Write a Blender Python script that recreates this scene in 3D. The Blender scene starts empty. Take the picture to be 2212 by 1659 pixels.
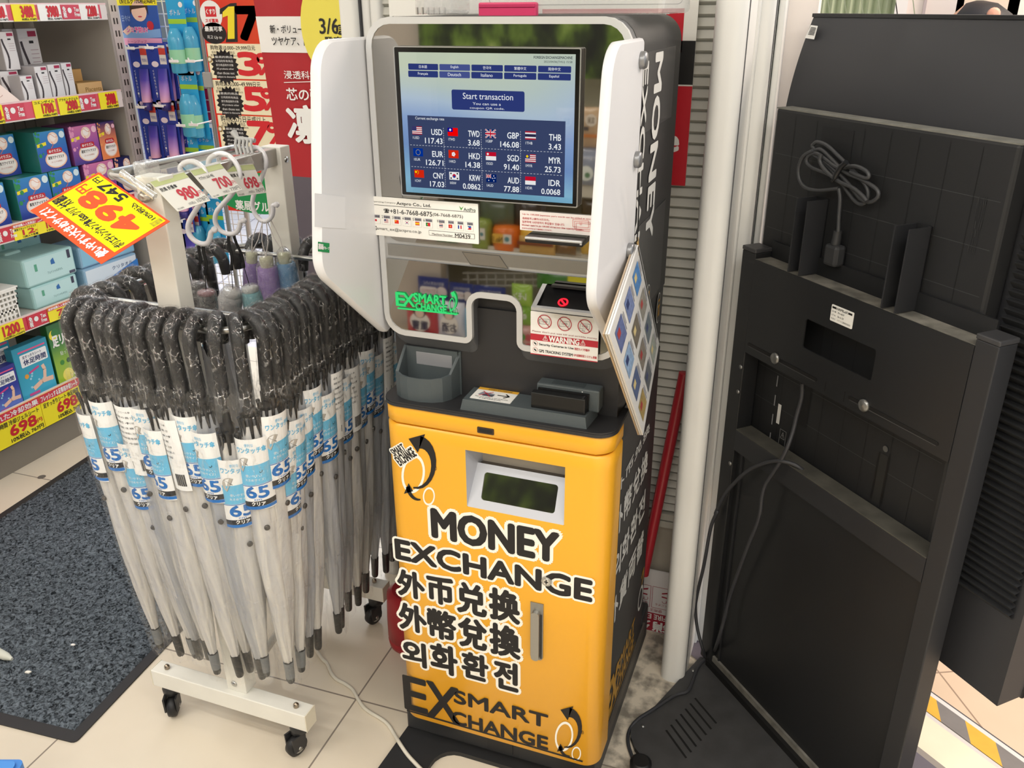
import bpy, bmesh, math, random
from math import sin, cos, pi, radians as R, atan2, sqrt
from mathutils import Vector as V, Matrix

random.seed(7)
SC = bpy.context.scene
COL = SC.collection

# ------------------------------------------------------------------ camera, world, exposure
FPX, W_PX, H_PX = 1852.0, 2212.0, 1659.0
YAW, PITCH, ROLL = R(20.46), R(23.87), R(0.38)
CAM = V((0.0, 0.0, 1.56))
FW = V((-sin(YAW) * cos(PITCH), cos(YAW) * cos(PITCH), -sin(PITCH)))
_r0 = V((cos(YAW), sin(YAW), 0)); _d0 = FW.cross(_r0)
RT = _r0 * cos(ROLL) + _d0 * sin(ROLL)
DN = _d0 * cos(ROLL) - _r0 * sin(ROLL)
cd = bpy.data.cameras.new('camera'); cam = bpy.data.objects.new('camera', cd); COL.objects.link(cam)
cd.sensor_fit = 'HORIZONTAL'; cd.sensor_width = 36.0; cd.lens = FPX / W_PX * 36.0; cd.clip_start = 0.02
cam.matrix_world = Matrix(((RT.x, -DN.x, -FW.x, CAM.x), (RT.y, -DN.y, -FW.y, CAM.y), (RT.z, -DN.z, -FW.z, CAM.z), (0, 0, 0, 1)))
SC.camera = cam
SC.view_settings.view_transform = 'Standard'; SC.view_settings.look = 'None'
SC.view_settings.exposure = 0.0; SC.view_settings.gamma = 1.0; SC.view_settings.use_curve_mapping = False
SC.cycles.transparent_max_bounces = 20; SC.cycles.max_bounces = 7; SC.cycles.diffuse_bounces = 4
SC.cycles.glossy_bounces = 4; SC.cycles.transmission_bounces = 5
SC.cycles.use_denoising = True; SC.cycles.caustics_reflective = False; SC.cycles.caustics_refractive = False
SC.cycles.sample_clamp_indirect = 6.0

wd = bpy.data.worlds.new('daylight'); SC.world = wd; wd.use_nodes = True
_bg = wd.node_tree.nodes['Background']; _bg.inputs[0].default_value = (0.86, 0.93, 1.0, 1); _bg.inputs[1].default_value = 1.0

def area_light(name, loc, target, sx, sy, power, col=(1, 1, 1)):
    l = bpy.data.lights.new(name, 'AREA'); l.shape = 'RECTANGLE'; l.size = sx; l.size_y = sy; l.energy = power; l.color = col
    o = bpy.data.objects.new(name, l); COL.objects.link(o); o.location = loc
    o.rotation_euler = (V(target) - V(loc)).to_track_quat('-Z', 'Y').to_euler(); return o
# daylight falling in through the open shop front, and the arcade lamps outside on the right
area_light('shopfront_daylight', (-2.6, 5.4, 2.9), (-1.2, 1.4, 0.3), 3.0, 1.6, 130, (0.97, 0.98, 1.0))
area_light('arcade_light', (1.3, 2.7, 2.6), (0.7, 1.9, 0.0), 0.8, 0.8, 42, (1.0, 0.83, 0.70))

# ------------------------------------------------------------------ points of the photo on real planes
def ray(x, y): return RT * (x - W_PX / 2) + DN * (y - H_PX / 2) + FW * FPX
def hit(x, y, o, n):
    v = ray(x, y); return CAM + v * ((V(o) - CAM).dot(V(n)) / v.dot(V(n)))
def py(x, y, Y): return hit(x, y, (0, Y, 0), (0, 1, 0))
def px(x, y, X): return hit(x, y, (X, 0, 0), (1, 0, 0))
def pz(x, y, Z): return hit(x, y, (0, 0, Z), (0, 0, 1))

# ------------------------------------------------------------------ materials
def lin(c):
    if isinstance(c, str): c = [int(c[i:i + 2], 16) for i in (0, 2, 4)]
    return tuple(((v / 255) / 12.92 if v / 255 <= .04045 else ((v / 255 + .055) / 1.055) ** 2.4) for v in c)
_mats = {}
def mat(col, rough=0.5, metal=0.0, spec=0.5, noise=0.0, scale=30.0, bump=0.0, bscale=120.0, emit=0.0, coat=0.0, alpha=1.0):
    key = (col if isinstance(col, str) else tuple(col), rough, metal, spec, noise, scale, bump, bscale, emit, coat, alpha)
    if key in _mats: return _mats[key]
    m = bpy.data.materials.new('surface_' + (col if isinstance(col, str) else '%02x%02x%02x' % tuple(col))); m.use_nodes = True
    nt = m.node_tree; p = nt.nodes['Principled BSDF']; c = lin(col)
    p.inputs['Base Color'].default_value = (*c, 1); p.inputs['Roughness'].default_value = rough; p.inputs['Metallic'].default_value = metal
    p.inputs['Specular IOR Level'].default_value = spec
    if coat: p.inputs['Coat Weight'].default_value = coat; p.inputs['Coat Roughness'].default_value = 0.08
    if alpha < 1: p.inputs['Alpha'].default_value = alpha
    if emit: p.inputs['Emission Color'].default_value = (*c, 1); p.inputs['Emission Strength'].default_value = emit
    if noise or bump:
        tc = nt.nodes.new('ShaderNodeTexCoord')
    if noise:
        n = nt.nodes.new('ShaderNodeTexNoise'); n.inputs['Scale'].default_value = scale; n.inputs['Detail'].default_value = 4
        nt.links.new(tc.outputs['Object'], n.inputs['Vector'])
        rp = nt.nodes.new('ShaderNodeMapRange'); rp.inputs['From Min'].default_value = .3; rp.inputs['From Max'].default_value = .7
        rp.inputs['To Min'].default_value = 1 - noise; rp.inputs['To Max'].default_value = 1 + noise
        nt.links.new(n.outputs['Fac'], rp.inputs['Value'])
        mx = nt.nodes.new('ShaderNodeMix'); mx.data_type = 'RGBA'; mx.blend_type = 'MULTIPLY'; mx.inputs[0].default_value = 1
        mx.inputs[6].default_value = (*c, 1); nt.links.new(rp.outputs[0], mx.inputs[7]); nt.links.new(mx.outputs[2], p.inputs['Base Color'])
    if bump:
        n2 = nt.nodes.new('ShaderNodeTexNoise'); n2.inputs['Scale'].default_value = bscale; n2.inputs['Detail'].default_value = 3
        nt.links.new(tc.outputs['Object'], n2.inputs['Vector'])
        b = nt.nodes.new('ShaderNodeBump'); b.inputs['Strength'].default_value = bump; b.inputs['Distance'].default_value = 0.01
        nt.links.new(n2.outputs['Fac'], b.inputs['Height']); nt.links.new(b.outputs[0], p.inputs['Normal'])
    _mats[key] = m; return m

def new_nodes(name):
    m = bpy.data.materials.new(name); m.use_nodes = True; nt = m.node_tree; nt.nodes.clear()
    o = nt.nodes.new('ShaderNodeOutputMaterial'); return m, nt, o
def film(name, tint=(0.96, 0.97, 0.97), base=0.05, edge=0.75, rough=0.12, bump=0.6, bscale=45.0, haze=0.10, crease_glint=0.0, cscale=(60, 60, 60), cwidth=0.05):
    """clear plastic film: mostly see-through, a sharp crinkled sheen, a little milky haze"""
    m, nt, o = new_nodes(name)
    tr = nt.nodes.new('ShaderNodeBsdfTransparent'); tr.inputs[0].default_value = (*tint, 1)
    gl = nt.nodes.new('ShaderNodeBsdfGlossy'); gl.inputs[0].default_value = (1, 1, 1, 1); gl.inputs['Roughness'].default_value = rough
    df = nt.nodes.new('ShaderNodeBsdfDiffuse'); df.inputs[0].default_value = (.85, .86, .86, 1)
    lw = nt.nodes.new('ShaderNodeLayerWeight'); lw.inputs[0].default_value = 0.25
    mr = nt.nodes.new('ShaderNodeMapRange'); mr.inputs['To Min'].default_value = base; mr.inputs['To Max'].default_value = edge
    nt.links.new(lw.outputs['Facing'], mr.inputs['Value'])
    fac = mr.outputs[0]
    if crease_glint:                                                      # fold lines of wrinkled film, bright glints painted in as extra gloss
        tc0 = nt.nodes.new('ShaderNodeTexCoord'); mp0 = nt.nodes.new('ShaderNodeMapping'); mp0.inputs['Scale'].default_value = cscale
        n0 = nt.nodes.new('ShaderNodeTexNoise'); n0.inputs['Scale'].default_value = 1.3; n0.inputs['Detail'].default_value = 3
        mxv = nt.nodes.new('ShaderNodeVectorMath'); mxv.operation = 'MULTIPLY_ADD'; mxv.inputs[1].default_value = (.9, .9, .9)
        vo = nt.nodes.new('ShaderNodeTexVoronoi'); vo.feature = 'DISTANCE_TO_EDGE'; vo.inputs['Scale'].default_value = 1.0
        nt.links.new(tc0.outputs['Object'], mp0.inputs[0]); nt.links.new(mp0.outputs[0], n0.inputs['Vector']); nt.links.new(n0.outputs['Color'], mxv.inputs[0]); nt.links.new(mp0.outputs[0], mxv.inputs[2]); nt.links.new(mxv.outputs[0], vo.inputs['Vector'])
        m0 = nt.nodes.new('ShaderNodeMapRange'); m0.inputs['From Min'].default_value = 0; m0.inputs['From Max'].default_value = cwidth; m0.inputs['To Min'].default_value = crease_glint; m0.inputs['To Max'].default_value = 0
        nt.links.new(vo.outputs['Distance'], m0.inputs['Value']); n1 = nt.nodes.new('ShaderNodeTexNoise'); n1.inputs['Scale'].default_value = .55; nt.links.new(mp0.outputs[0], n1.inputs['Vector'])
        r1 = nt.nodes.new('ShaderNodeMapRange'); r1.inputs['From Min'].default_value = .45; r1.inputs['From Max'].default_value = .62; nt.links.new(n1.outputs['Fac'], r1.inputs['Value'])
        mu = nt.nodes.new('ShaderNodeMath'); mu.operation = 'MULTIPLY'; nt.links.new(m0.outputs[0], mu.inputs[0]); nt.links.new(r1.outputs[0], mu.inputs[1])
        ad0 = nt.nodes.new('ShaderNodeMath'); ad0.operation = 'ADD'; ad0.use_clamp = True; nt.links.new(fac, ad0.inputs[0]); nt.links.new(mu.outputs[0], ad0.inputs[1]); fac = ad0.outputs[0]
    tc = nt.nodes.new('ShaderNodeTexCoord'); ns = nt.nodes.new('ShaderNodeTexNoise'); ns.inputs['Scale'].default_value = bscale
    ns.inputs['Detail'].default_value = 4; ns.inputs['Distortion'].default_value = 1.5
    nt.links.new(tc.outputs['Object'], ns.inputs['Vector'])
    bp = nt.nodes.new('ShaderNodeBump'); bp.inputs['Strength'].default_value = bump; bp.inputs['Distance'].default_value = 0.02
    nt.links.new(ns.outputs['Fac'], bp.inputs['Height'])
    for q in (gl, lw): nt.links.new(bp.outputs[0], q.inputs['Normal'])
    m1 = nt.nodes.new('ShaderNodeMixShader'); m1.inputs[0].default_value = haze
    nt.links.new(tr.outputs[0], m1.inputs[1]); nt.links.new(df.outputs[0], m1.inputs[2])
    m2 = nt.nodes.new('ShaderNodeMixShader'); nt.links.new(fac, m2.inputs[0])
    nt.links.new(m1.outputs[0], m2.inputs[1]); nt.links.new(gl.outputs[0], m2.inputs[2]); nt.links.new(m2.outputs[0], o.inputs[0])
    return m
def canopy_vinyl(name, col, clear, rough=0.25):
    """folded clear vinyl: pearly translucent layers that let some of the back show"""
    m, nt, o = new_nodes(name)
    tr = nt.nodes.new('ShaderNodeBsdfTransparent'); tr.inputs[0].default_value = (.93, .94, .95, 1)
    pr = nt.nodes.new('ShaderNodeBsdfPrincipled'); pr.inputs['Roughness'].default_value = rough
    tl = nt.nodes.new('ShaderNodeBsdfTranslucent'); tl.inputs[0].default_value = (*lin(col), 1)
    tc = nt.nodes.new('ShaderNodeTexCoord'); mp = nt.nodes.new('ShaderNodeMapping'); mp.inputs['Scale'].default_value = (60, 60, 7)
    ns = nt.nodes.new('ShaderNodeTexNoise'); ns.inputs['Scale'].default_value = 1.0; ns.inputs['Detail'].default_value = 3; ns.inputs['Distortion'].default_value = .8
    nt.links.new(tc.outputs['Object'], mp.inputs[0]); nt.links.new(mp.outputs[0], ns.inputs['Vector'])
    rp = nt.nodes.new('ShaderNodeValToRGB'); rp.color_ramp.elements[0].position = .32; rp.color_ramp.elements[1].position = .66
    c = lin(col); rp.color_ramp.elements[0].color = (c[0] * .72, c[1] * .74, c[2] * .82, 1); rp.color_ramp.elements[1].color = (*c, 1)
    nt.links.new(ns.outputs['Fac'], rp.inputs[0]); nt.links.new(rp.outputs[0], pr.inputs['Base Color'])
    bp = nt.nodes.new('ShaderNodeBump'); bp.inputs['Strength'].default_value = .5; bp.inputs['Distance'].default_value = .01
    nt.links.new(ns.outputs['Fac'], bp.inputs['Height']); nt.links.new(bp.outputs[0], pr.inputs['Normal'])
    a = nt.nodes.new('ShaderNodeMixShader'); a.inputs[0].default_value = .3; nt.links.new(pr.outputs[0], a.inputs[1]); nt.links.new(tl.outputs[0], a.inputs[2])
    b = nt.nodes.new('ShaderNodeMixShader'); b.inputs[0].default_value = clear; nt.links.new(a.outputs[0], b.inputs[1]); nt.links.new(tr.outputs[0], b.inputs[2])
    nt.links.new(b.outputs[0], o.inputs[0]); return m

WHITE = mat('f2f2f0', .35); PAPER = mat('f4f3ee', .6); BLACK = mat('17181a', .4); INK = mat('1c1a1a', .6); RED = mat('c8152a', .45)
STEEL = mat('b9bab8', .28, 1.0); CHROME = mat('d8d8d6', .12, 1.0)

# ------------------------------------------------------------------ mesh builder
_glyphs = {}
def glyphs(s):
    """outline letters as triangles: (verts2d, faces, bounds)"""
    if s in _glyphs: return _glyphs[s]
    cu = bpy.data.curves.new('lettering', 'FONT'); cu.body = s; cu.size = 1.0; cu.resolution_u = 3
    o = bpy.data.objects.new('lettering', cu); me = bpy.data.meshes.new_from_object(o)
    vs = [(v.co.x, v.co.y) for v in me.vertices]; fs = [tuple(p.vertices) for p in me.polygons]
    bpy.data.objects.remove(o); bpy.data.curves.remove(cu); bpy.data.meshes.remove(me)
    if not vs: vs = [(0, 0)]
    b = (min(v[0] for v in vs), min(v[1] for v in vs), max(v[0] for v in vs), max(v[1] for v in vs))
    _glyphs[s] = (vs, fs, b); return _glyphs[s]

class Fr:
    """a drawing frame on a real plane: origin, right, up; normal = right x up (towards the reader)"""
    def __init__(s, o, u, v): s.o = V(o); s.u = V(u).normalized(); s.v = V(v).normalized(); s.n = s.u.cross(s.v)
    def __call__(s, x, y, d=0.0): return s.o + s.u * x + s.v * y + s.n * d
    def inv(s, p): q = V(p) - s.o; return q.dot(s.u), q.dot(s.v)
class Aff:
    """a slanted sticker: origin, corner to the right, corner above (not square)"""
    def __init__(s, o, r, t): s.o = V(o); s.U = V(r) - V(o); s.V = V(t) - V(o); s.n = s.U.cross(s.V).normalized()
    def __call__(s, x, y, d=0.0): return s.o + s.U * x + s.V * y + s.n * d
XZ = lambda o: Fr(o, (1, 0, 0), (0, 0, 1))          # faces the camera side (-Y)

def rrect(x0, y0, x1, y1, r, n=5, corners=(1, 1, 1, 1)):
    """rounded rectangle, counter-clockwise from bottom left; corners = bl, br, tr, tl"""
    pts = []
    for (cx, cy, a0, on) in ((x0 + r, y0 + r, pi, corners[0]), (x1 - r, y0 + r, 1.5 * pi, corners[1]), (x1 - r, y1 - r, 0, corners[2]), (x0 + r, y1 - r, .5 * pi, corners[3])):
        if on:
            for i in range(n + 1):
                a = a0 + i / n * pi / 2; pts.append((cx + r * cos(a), cy + r * sin(a)))
        else: pts.append((cx + r * (1 if cos(a0 + pi / 4) > 0 else -1), cy + r * (1 if sin(a0 + pi / 4) > 0 else -1)))
    return pts
def circle(cx, cy, r, n=24, ry=None): return [(cx + r * cos(2 * pi * i / n), cy + (ry or r) * sin(2 * pi * i / n)) for i in range(n)]

class B:
    def __init__(s): s.v = []; s.f = []; s.mi = []; s.sm = []; s.mats = []
    def _m(s, m):
        if m not in s.mats: s.mats.append(m)
        return s.mats.index(m)
    def add(s, vs, fs, m, smooth=False):
        o = len(s.v); k = s._m(m); s.v += [tuple(q) for q in vs]
        for f in fs: s.f.append(tuple(i + o for i in f)); s.mi.append(k); s.sm.append(smooth)
        return s
    def box(s, x0, x1, y0, y1, z0, z1, m, bev=0.0, fr=None, seg=2):
        if bev:
            bm = bmesh.new(); bmesh.ops.create_cube(bm, size=1)
            for v in bm.verts: v.co = V(((x0 + x1) / 2 + v.co.x * (x1 - x0), (y0 + y1) / 2 + v.co.y * (y1 - y0), (z0 + z1) / 2 + v.co.z * (z1 - z0)))
            bmesh.ops.bevel(bm, geom=bm.edges[:], offset=bev, segments=seg, affect='EDGES', profile=.5)
            bm.verts.index_update(); vs = [v.co.copy() for v in bm.verts]; fs = [[v.index for v in f.verts] for f in bm.faces]; bm.free()
        else:
            vs = [V(p) for p in ((x0, y0, z0), (x1, y0, z0), (x1, y1, z0), (x0, y1, z0), (x0, y0, z1), (x1, y0, z1), (x1, y1, z1), (x0, y1, z1))]
            fs = [(3, 2, 1, 0), (4, 5, 6, 7), (0, 1, 5, 4), (1, 2, 6, 5), (2, 3, 7, 6), (3, 0, 4, 7)]
        if fr: vs = [fr(v.x, v.y, v.z) for v in vs]
        return s.add(vs, fs, m, False)
    def quad(s, a, b, c, d, m): return s.add([a, b, c, d], [(0, 1, 2, 3)], m)
    def poly(s, fr, pts, m, d=0.0): return s.add([fr(x, y, d) for x, y in pts], [tuple(range(len(pts)))], m)
    def rect(s, fr, x0, y0, x1, y1, m, d=0.0): return s.poly(fr, [(x0, y0), (x1, y0), (x1, y1), (x0, y1)], m, d)
    def prism(s, fr, pts, d0, d1, m, smooth=False, caps=(1, 1), side=None):
        n = len(pts); vs = [fr(x, y, d0) for x, y in pts] + [fr(x, y, d1) for x, y in pts]
        s.add(vs, [(i, (i + 1) % n, n + (i + 1) % n, n + i) for i in range(n)], side or m, smooth)
        if caps[1]: s.add([fr(x, y, d1) for x, y in pts], [tuple(range(n))], m)
        if caps[0]: s.add([fr(x, y, d0) for x, y in pts], [tuple(range(n))[::-1]], m)
        return s
    def ring(s, fr, outer, inner, d0, d1, m, back=False):
        """a flat frame between two outlines with the same number of points, d0..d1 thick"""
        n = len(outer); vs = []
        for pts, d in ((outer, d0), (outer, d1), (inner, d1), (inner, d0)): vs += [fr(x, y, d) for x, y in pts]
        fs = []
        for i in range(n):
            j = (i + 1) % n; fs += [(i, j, n + j, n + i), (n + i, n + j, 2 * n + j, 2 * n + i), (2 * n + i, 2 * n + j, 3 * n + j, 3 * n + i)]
            if back: fs.append((3 * n + i, 3 * n + j, j, i))
        return s.add(vs, fs, m)
    def line(s, fr, pts, w, m, d=0.0):
        """a drawn stroke of width w through 2d points"""
        for (ax, ay), (bx, by) in zip(pts, pts[1:]):
            l = sqrt((bx - ax) ** 2 + (by - ay) ** 2) or 1e-9; nx, ny = -(by - ay) / l * w / 2, (bx - ax) / l * w / 2
            s.poly(fr, [(ax - nx, ay - ny), (bx - nx, by - ny), (bx + nx, by + ny), (ax + nx, ay + ny)], m, d)
        return s
    def tube(s, path, r, m, n=8, caps=True, closed=False, smooth=True):
        path = [V(p) for p in path]; k = len(path); rs = r if isinstance(r, (list, tuple)) else [r] * k
        vs = []; fs = []; up = None
        for i, p in enumerate(path):
            t = (path[(i + 1) % k] - path[i - 1]) if closed else (path[min(i + 1, k - 1)] - path[max(i - 1, 0)])
            t = t.normalized() if t.length > 1e-9 else V((0, 0, 1))
            if up is None: up = t.orthogonal().normalized()
            up = (up - t * up.dot(t)); up = up.normalized() if up.length > 1e-6 else t.orthogonal().normalized()
            b = t.cross(up)
            for j in range(n):
                a = 2 * pi * j / n; vs.append(p + (up * cos(a) + b * sin(a)) * rs[i])
        for i in range(k if closed else k - 1):
            for j in range(n):
                a = i * n + j; b2 = i * n + (j + 1) % n; c = ((i + 1) % k) * n
                fs.append((a, b2, c + (j + 1) % n, c + j))
        s.add(vs, fs, m, smooth)
        if caps and not closed: s.add(vs[:n], [tuple(range(n))[::-1]], m); s.add(vs[-n:], [tuple(range(n))], m)
        return s
    def lathe(s, o, prof, m, n=16, axis=(0, 0, 1), smooth=True, caps=True):
        ax = V(axis).normalized(); return s.tube([V(o) + ax * z for _, z in prof], [max(r, 1e-5) for r, _ in prof], m, n, caps, False, smooth)
    def text(s, fr, t, x0, y0, x1, y1, m, d=0.0004, bold=0.0, out=None, outw=0.0, keep=False, align='c', rot=0.0):
        """lettering fitted to the box x0..x1, y0..y1 (keep = do not stretch); bold and outw in box heights"""
        vs, fs, (a0, b0, a1, b1) = glyphs(t); gw, gh = max(a1 - a0, 1e-4), max(b1 - b0, 1e-4)
        w, h = x1 - x0, y1 - y0; sx, sy = w / gw, h / gh
        if keep:
            k = min(sx, sy); sx = sy = k
            ox = x0 + {'l': 0, 'c': (w - gw * k) / 2, 'r': w - gw * k}[align]; oy = y0 + (h - gh * k) / 2
        else: ox, oy = x0, y0
        cx, cy = (x0 + x1) / 2, (y0 + y1) / 2; cr, sr = cos(rot), sin(rot)
        def put(rad, mm, dd, n):
            offs = [(0, 0)] if not rad else [(rad * cos(2 * pi * i / n), rad * sin(2 * pi * i / n)) for i in range(n)]
            for q, (ex, ey) in enumerate(offs):
                P = []
                for (gx, gy) in vs:
                    X = ox + (gx - a0) * sx + ex; Y = oy + (gy - b0) * sy + ey
                    if rot: X, Y = cx + (X - cx) * cr - (Y - cy) * sr, cy + (X - cx) * sr + (Y - cy) * cr
                    P.append(fr(X, Y, dd + q * 2e-6))
                s.add(P, fs, mm)
        if out: put(outw * h, out, d, 14)
        put(bold * h, m, d + (0.0004 if out else 0), 8 if h > .02 else 5); return s
    def build(s, name, parent=None, loc=None):
        me = bpy.data.meshes.new(name); o = bpy.data.objects.new(name, me)
        L = V(loc) if loc is not None else (V(parent['_w']) if parent is not None and '_w' in parent else V((0, 0, 0)))
        me.from_pydata([tuple(V(p) - L) for p in s.v], [], s.f)
        for m in s.mats: me.materials.append(m)
        me.polygons.foreach_set('material_index', s.mi); me.polygons.foreach_set('use_smooth', s.sm); me.update()
        COL.objects.link(o)
        if parent is not None: o.parent = parent; o['_w'] = tuple(L); o.location = L - V(parent['_w'])
        else: o.location = L; o['_w'] = tuple(L)
        return o

def tag(o, label, cat, group=None):
    o['label'] = label; o['category'] = cat
    if group: o['group'] = group
    return o
def thing(name, label, cat, loc, group=None):
    o = bpy.data.objects.new(name, None); COL.objects.link(o); o.location = loc; o['_w'] = tuple(loc); o.empty_display_size = .05
    return tag(o, label, cat, group)
def struct(o): o['kind'] = 'structure'; return o
def dup(root, loc, rotz=0, label=None, tilt=None):
    r = root.copy(); COL.objects.link(r); r.location = loc; r.rotation_euler = (tilt[0] if tilt else 0, tilt[1] if tilt else 0, rotz)
    if label: r['label'] = label
    for ch in list(root.children):
        c = ch.copy(); COL.objects.link(c); c.parent = r
        for g in list(ch.children):
            e = g.copy(); COL.objects.link(e); e.parent = c
    return r

# ================================================================== the setting
def tile_floor(name, col, grout, x0, y0, ang, size=0.6, gw=0.0042, dirt=None, rough=0.28):
    m, nt, o = new_nodes(name); N = nt.nodes.new; Lk = nt.links.new
    p = N('ShaderNodeBsdfPrincipled'); p.inputs['Roughness'].default_value = rough; p.inputs['Specular IOR Level'].default_value = .4
    tc = N('ShaderNodeTexCoord'); mp = N('ShaderNodeMapping'); mp.vector_type = 'TEXTURE'
    mp.inputs['Location'].default_value = (x0, y0, 0); mp.inputs['Rotation'].default_value = (0, 0, ang)
    Lk(tc.outputs['Object'], mp.inputs[0]); sp = N('ShaderNodeSeparateXYZ'); Lk(mp.outputs[0], sp.inputs[0])
    def mth(op, a, b=None):
        n = N('ShaderNodeMath'); n.operation = op
        for i, q in enumerate((a, b)):
            if q is None: continue
            if isinstance(q, (int, float)): n.inputs[i].default_value = q
            else: Lk(q, n.inputs[i])
        return n.outputs[0]
    ds = []
    for ax in ('X', 'Y'):
        f = mth('FRACT', mth('ADD', mth('DIVIDE', sp.outputs[ax], size), 0.5)); ds.append(mth('ABSOLUTE', mth('SUBTRACT', f, 0.5)))
    g = mth('LESS_THAN', mth('MINIMUM', ds[0], ds[1]), gw / 2 / size)
    ns = N('ShaderNodeTexNoise'); ns.inputs['Scale'].default_value = 3.5; ns.inputs['Detail'].default_value = 6; Lk(tc.outputs['Object'], ns.inputs['Vector'])
    rp = N('ShaderNodeValToRGB'); c = lin(col); rp.color_ramp.elements[0].position = .35; rp.color_ramp.elements[1].position = .65
    rp.color_ramp.elements[0].color = (c[0] * .94, c[1] * .93, c[2] * .92, 1); rp.color_ramp.elements[1].color = (*c, 1); Lk(ns.outputs['Fac'], rp.inputs[0])
    last = rp.outputs[0]
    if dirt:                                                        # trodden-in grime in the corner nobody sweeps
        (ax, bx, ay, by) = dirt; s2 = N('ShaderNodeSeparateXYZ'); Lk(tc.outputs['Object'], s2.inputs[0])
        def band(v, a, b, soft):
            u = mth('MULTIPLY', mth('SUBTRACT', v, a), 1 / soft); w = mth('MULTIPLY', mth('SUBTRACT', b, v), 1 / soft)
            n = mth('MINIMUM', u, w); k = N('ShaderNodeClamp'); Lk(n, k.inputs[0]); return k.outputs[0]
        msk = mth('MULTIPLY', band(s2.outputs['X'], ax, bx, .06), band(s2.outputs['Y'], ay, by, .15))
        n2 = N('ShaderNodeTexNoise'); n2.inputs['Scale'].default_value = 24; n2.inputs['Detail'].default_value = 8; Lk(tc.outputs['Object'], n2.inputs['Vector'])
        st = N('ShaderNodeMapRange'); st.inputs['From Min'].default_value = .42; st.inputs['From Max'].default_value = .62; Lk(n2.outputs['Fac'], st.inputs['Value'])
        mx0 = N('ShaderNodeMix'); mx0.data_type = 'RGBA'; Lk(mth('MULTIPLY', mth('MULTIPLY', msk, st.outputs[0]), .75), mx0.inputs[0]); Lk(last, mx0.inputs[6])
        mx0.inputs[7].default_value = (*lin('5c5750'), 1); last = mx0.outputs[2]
    mx = N('ShaderNodeMix'); mx.data_type = 'RGBA'; Lk(g, mx.inputs[0]); Lk(last, mx.inputs[6]); mx.inputs[7].default_value = (*lin(grout), 1)
    Lk(mx.outputs[2], p.inputs['Base Color']); Lk(p.outputs[0], o.inputs[0]); return m

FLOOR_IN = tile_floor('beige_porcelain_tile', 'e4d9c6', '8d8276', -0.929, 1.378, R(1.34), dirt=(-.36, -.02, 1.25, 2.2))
b = B(); b.box(-5.2, 1.7, -3.4, 1.9, -.05, 0, FLOOR_IN); b.box(-5.2, -1.1, 1.9, 3.3, -.05, 0, FLOOR_IN); b.box(-1.1, .2, 1.9, 2.2, -.05, 0, FLOOR_IN)
struct(b.build('floor'))
# arcade floor to the right of the shop front, with its kerb strips
TO = V((0.393, 1.881, 0.0)); TU = V((0.771, -0.637, 0)); TV_ = V((-0.637, -0.771, 0))
tf = Fr(TO, TU, -TV_)                                     # x along the strip, y away from the shop, normal up
b = B(); b.poly(tf, [(-1.2, .004), (2.6, .004), (2.6, 3), (-1.2, 3)], tile_floor('arcade_tile', 'dcc0a4', '9a7f6a', .42, 1.96, R(-64), size=.45), .004)
struct(b.build('floor_arcade'))
b = B()
b.rect(tf, -1.2, 0, 2.6, .004, mat('4a4548', .6), .0045); b.rect(tf, -1.2, -.012, 2.6, 0, mat('d9d2cc', .5), .0045)
b.rect(tf, -1.2, -.077, 2.6, -.066, mat('cfc6c0', .5), .0045)
b.rect(tf, -1.2, -.175, 2.6, -.077, mat('efdcc0', .3, noise=.05, scale=8), .0045); b.rect(tf, -1.2, -.192, 2.6, -.175, mat('8f857c', .5), .0045)
b.rect(tf, -1.2, -.42, 2.6, -.192, mat('5d5660', .5), .0045)
struct(b.build('trim_1'))
b = B(); ty = mat('e2a82c', .5, noise=.06); tg = mat('77706c', .5, noise=.06)
for k in range(-6, 12):
    x = .027 + k * .076
    b.poly(tf, [(x, -.013), (x + .076, -.013), (x + .126, -.065), (x + .05, -.065)], tg if k % 2 == 0 else ty, .0055)
tag(b.build('hazard_tape', loc=TO), 'yellow and grey striped hazard tape stuck along the arcade floor edge', 'tape')

# pavement outside, beyond the shop front on the left
PAVE = tile_floor('street_pavers', 'd3cfd4', '9c98a0', 0, 0, R(18), size=.34, gw=.012, rough=.6)
b = B(); b.box(-14, -.9, 3.3, 16, -.07, -.02, PAVE); struct(b.build('street_pavement'))
b = B(); b.box(-9, -1.5, 6.35, 6.55, -.02, .06, mat('d6d3cf', .7)); struct(b.build('street_kerb'))
b = B()
bw = mat('cfcac4', .8, noise=.1, scale=2); b.box(-14, -.4, 10, 10.3, -.02, 5, bw)
for k in range(9): b.box(-13.2 + k * 1.4, -12.3 + k * 1.4, 9.96, 10, .9, 2.4, mat('6d747a', .2)); b.box(-13.3 + k * 1.4, -12.2 + k * 1.4, 9.9, 10, .8, .9, mat('b9b2a8', .7))
struct(b.build('street_facade'))

# shutter at the back of the shop corner, behind the machine
b = B(); slat = mat('c9c8c0', .45, noise=.05, scale=12); sh_d = mat('a9a89f', .5)
z = .372
while z < 2.7:
    b.add([V((-1.03, 1.9, z)), V((-.225, 1.9, z)), V((-.225, 1.888, z + .006)), V((-1.03, 1.888, z + .006)), V((-.225, 1.894, z + .0215)), V((-1.03, 1.894, z + .0215)), V((-.225, 1.9, z + .0228)), V((-1.03, 1.9, z + .0228))],
          [(0, 1, 2, 3), (3, 2, 4, 5), (5, 4, 6, 7)], slat)
    z += .0228
b.box(-1.03, -.225, 1.902, 1.91, .33, 2.7, sh_d)
for k in range(2): b.box(-1.03, -.225, 1.884, 1.9, .328 + k * .022, .346 + k * .022, mat('c6c3b8', .5))
struct(b.build('wall_back'))
b = B(); b.box(-1.03, -.2, 1.9, 1.93, 0, .33, mat('b3ab9d', .7, noise=.08, scale=6)); struct(b.build('wall_back_panel'))

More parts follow.
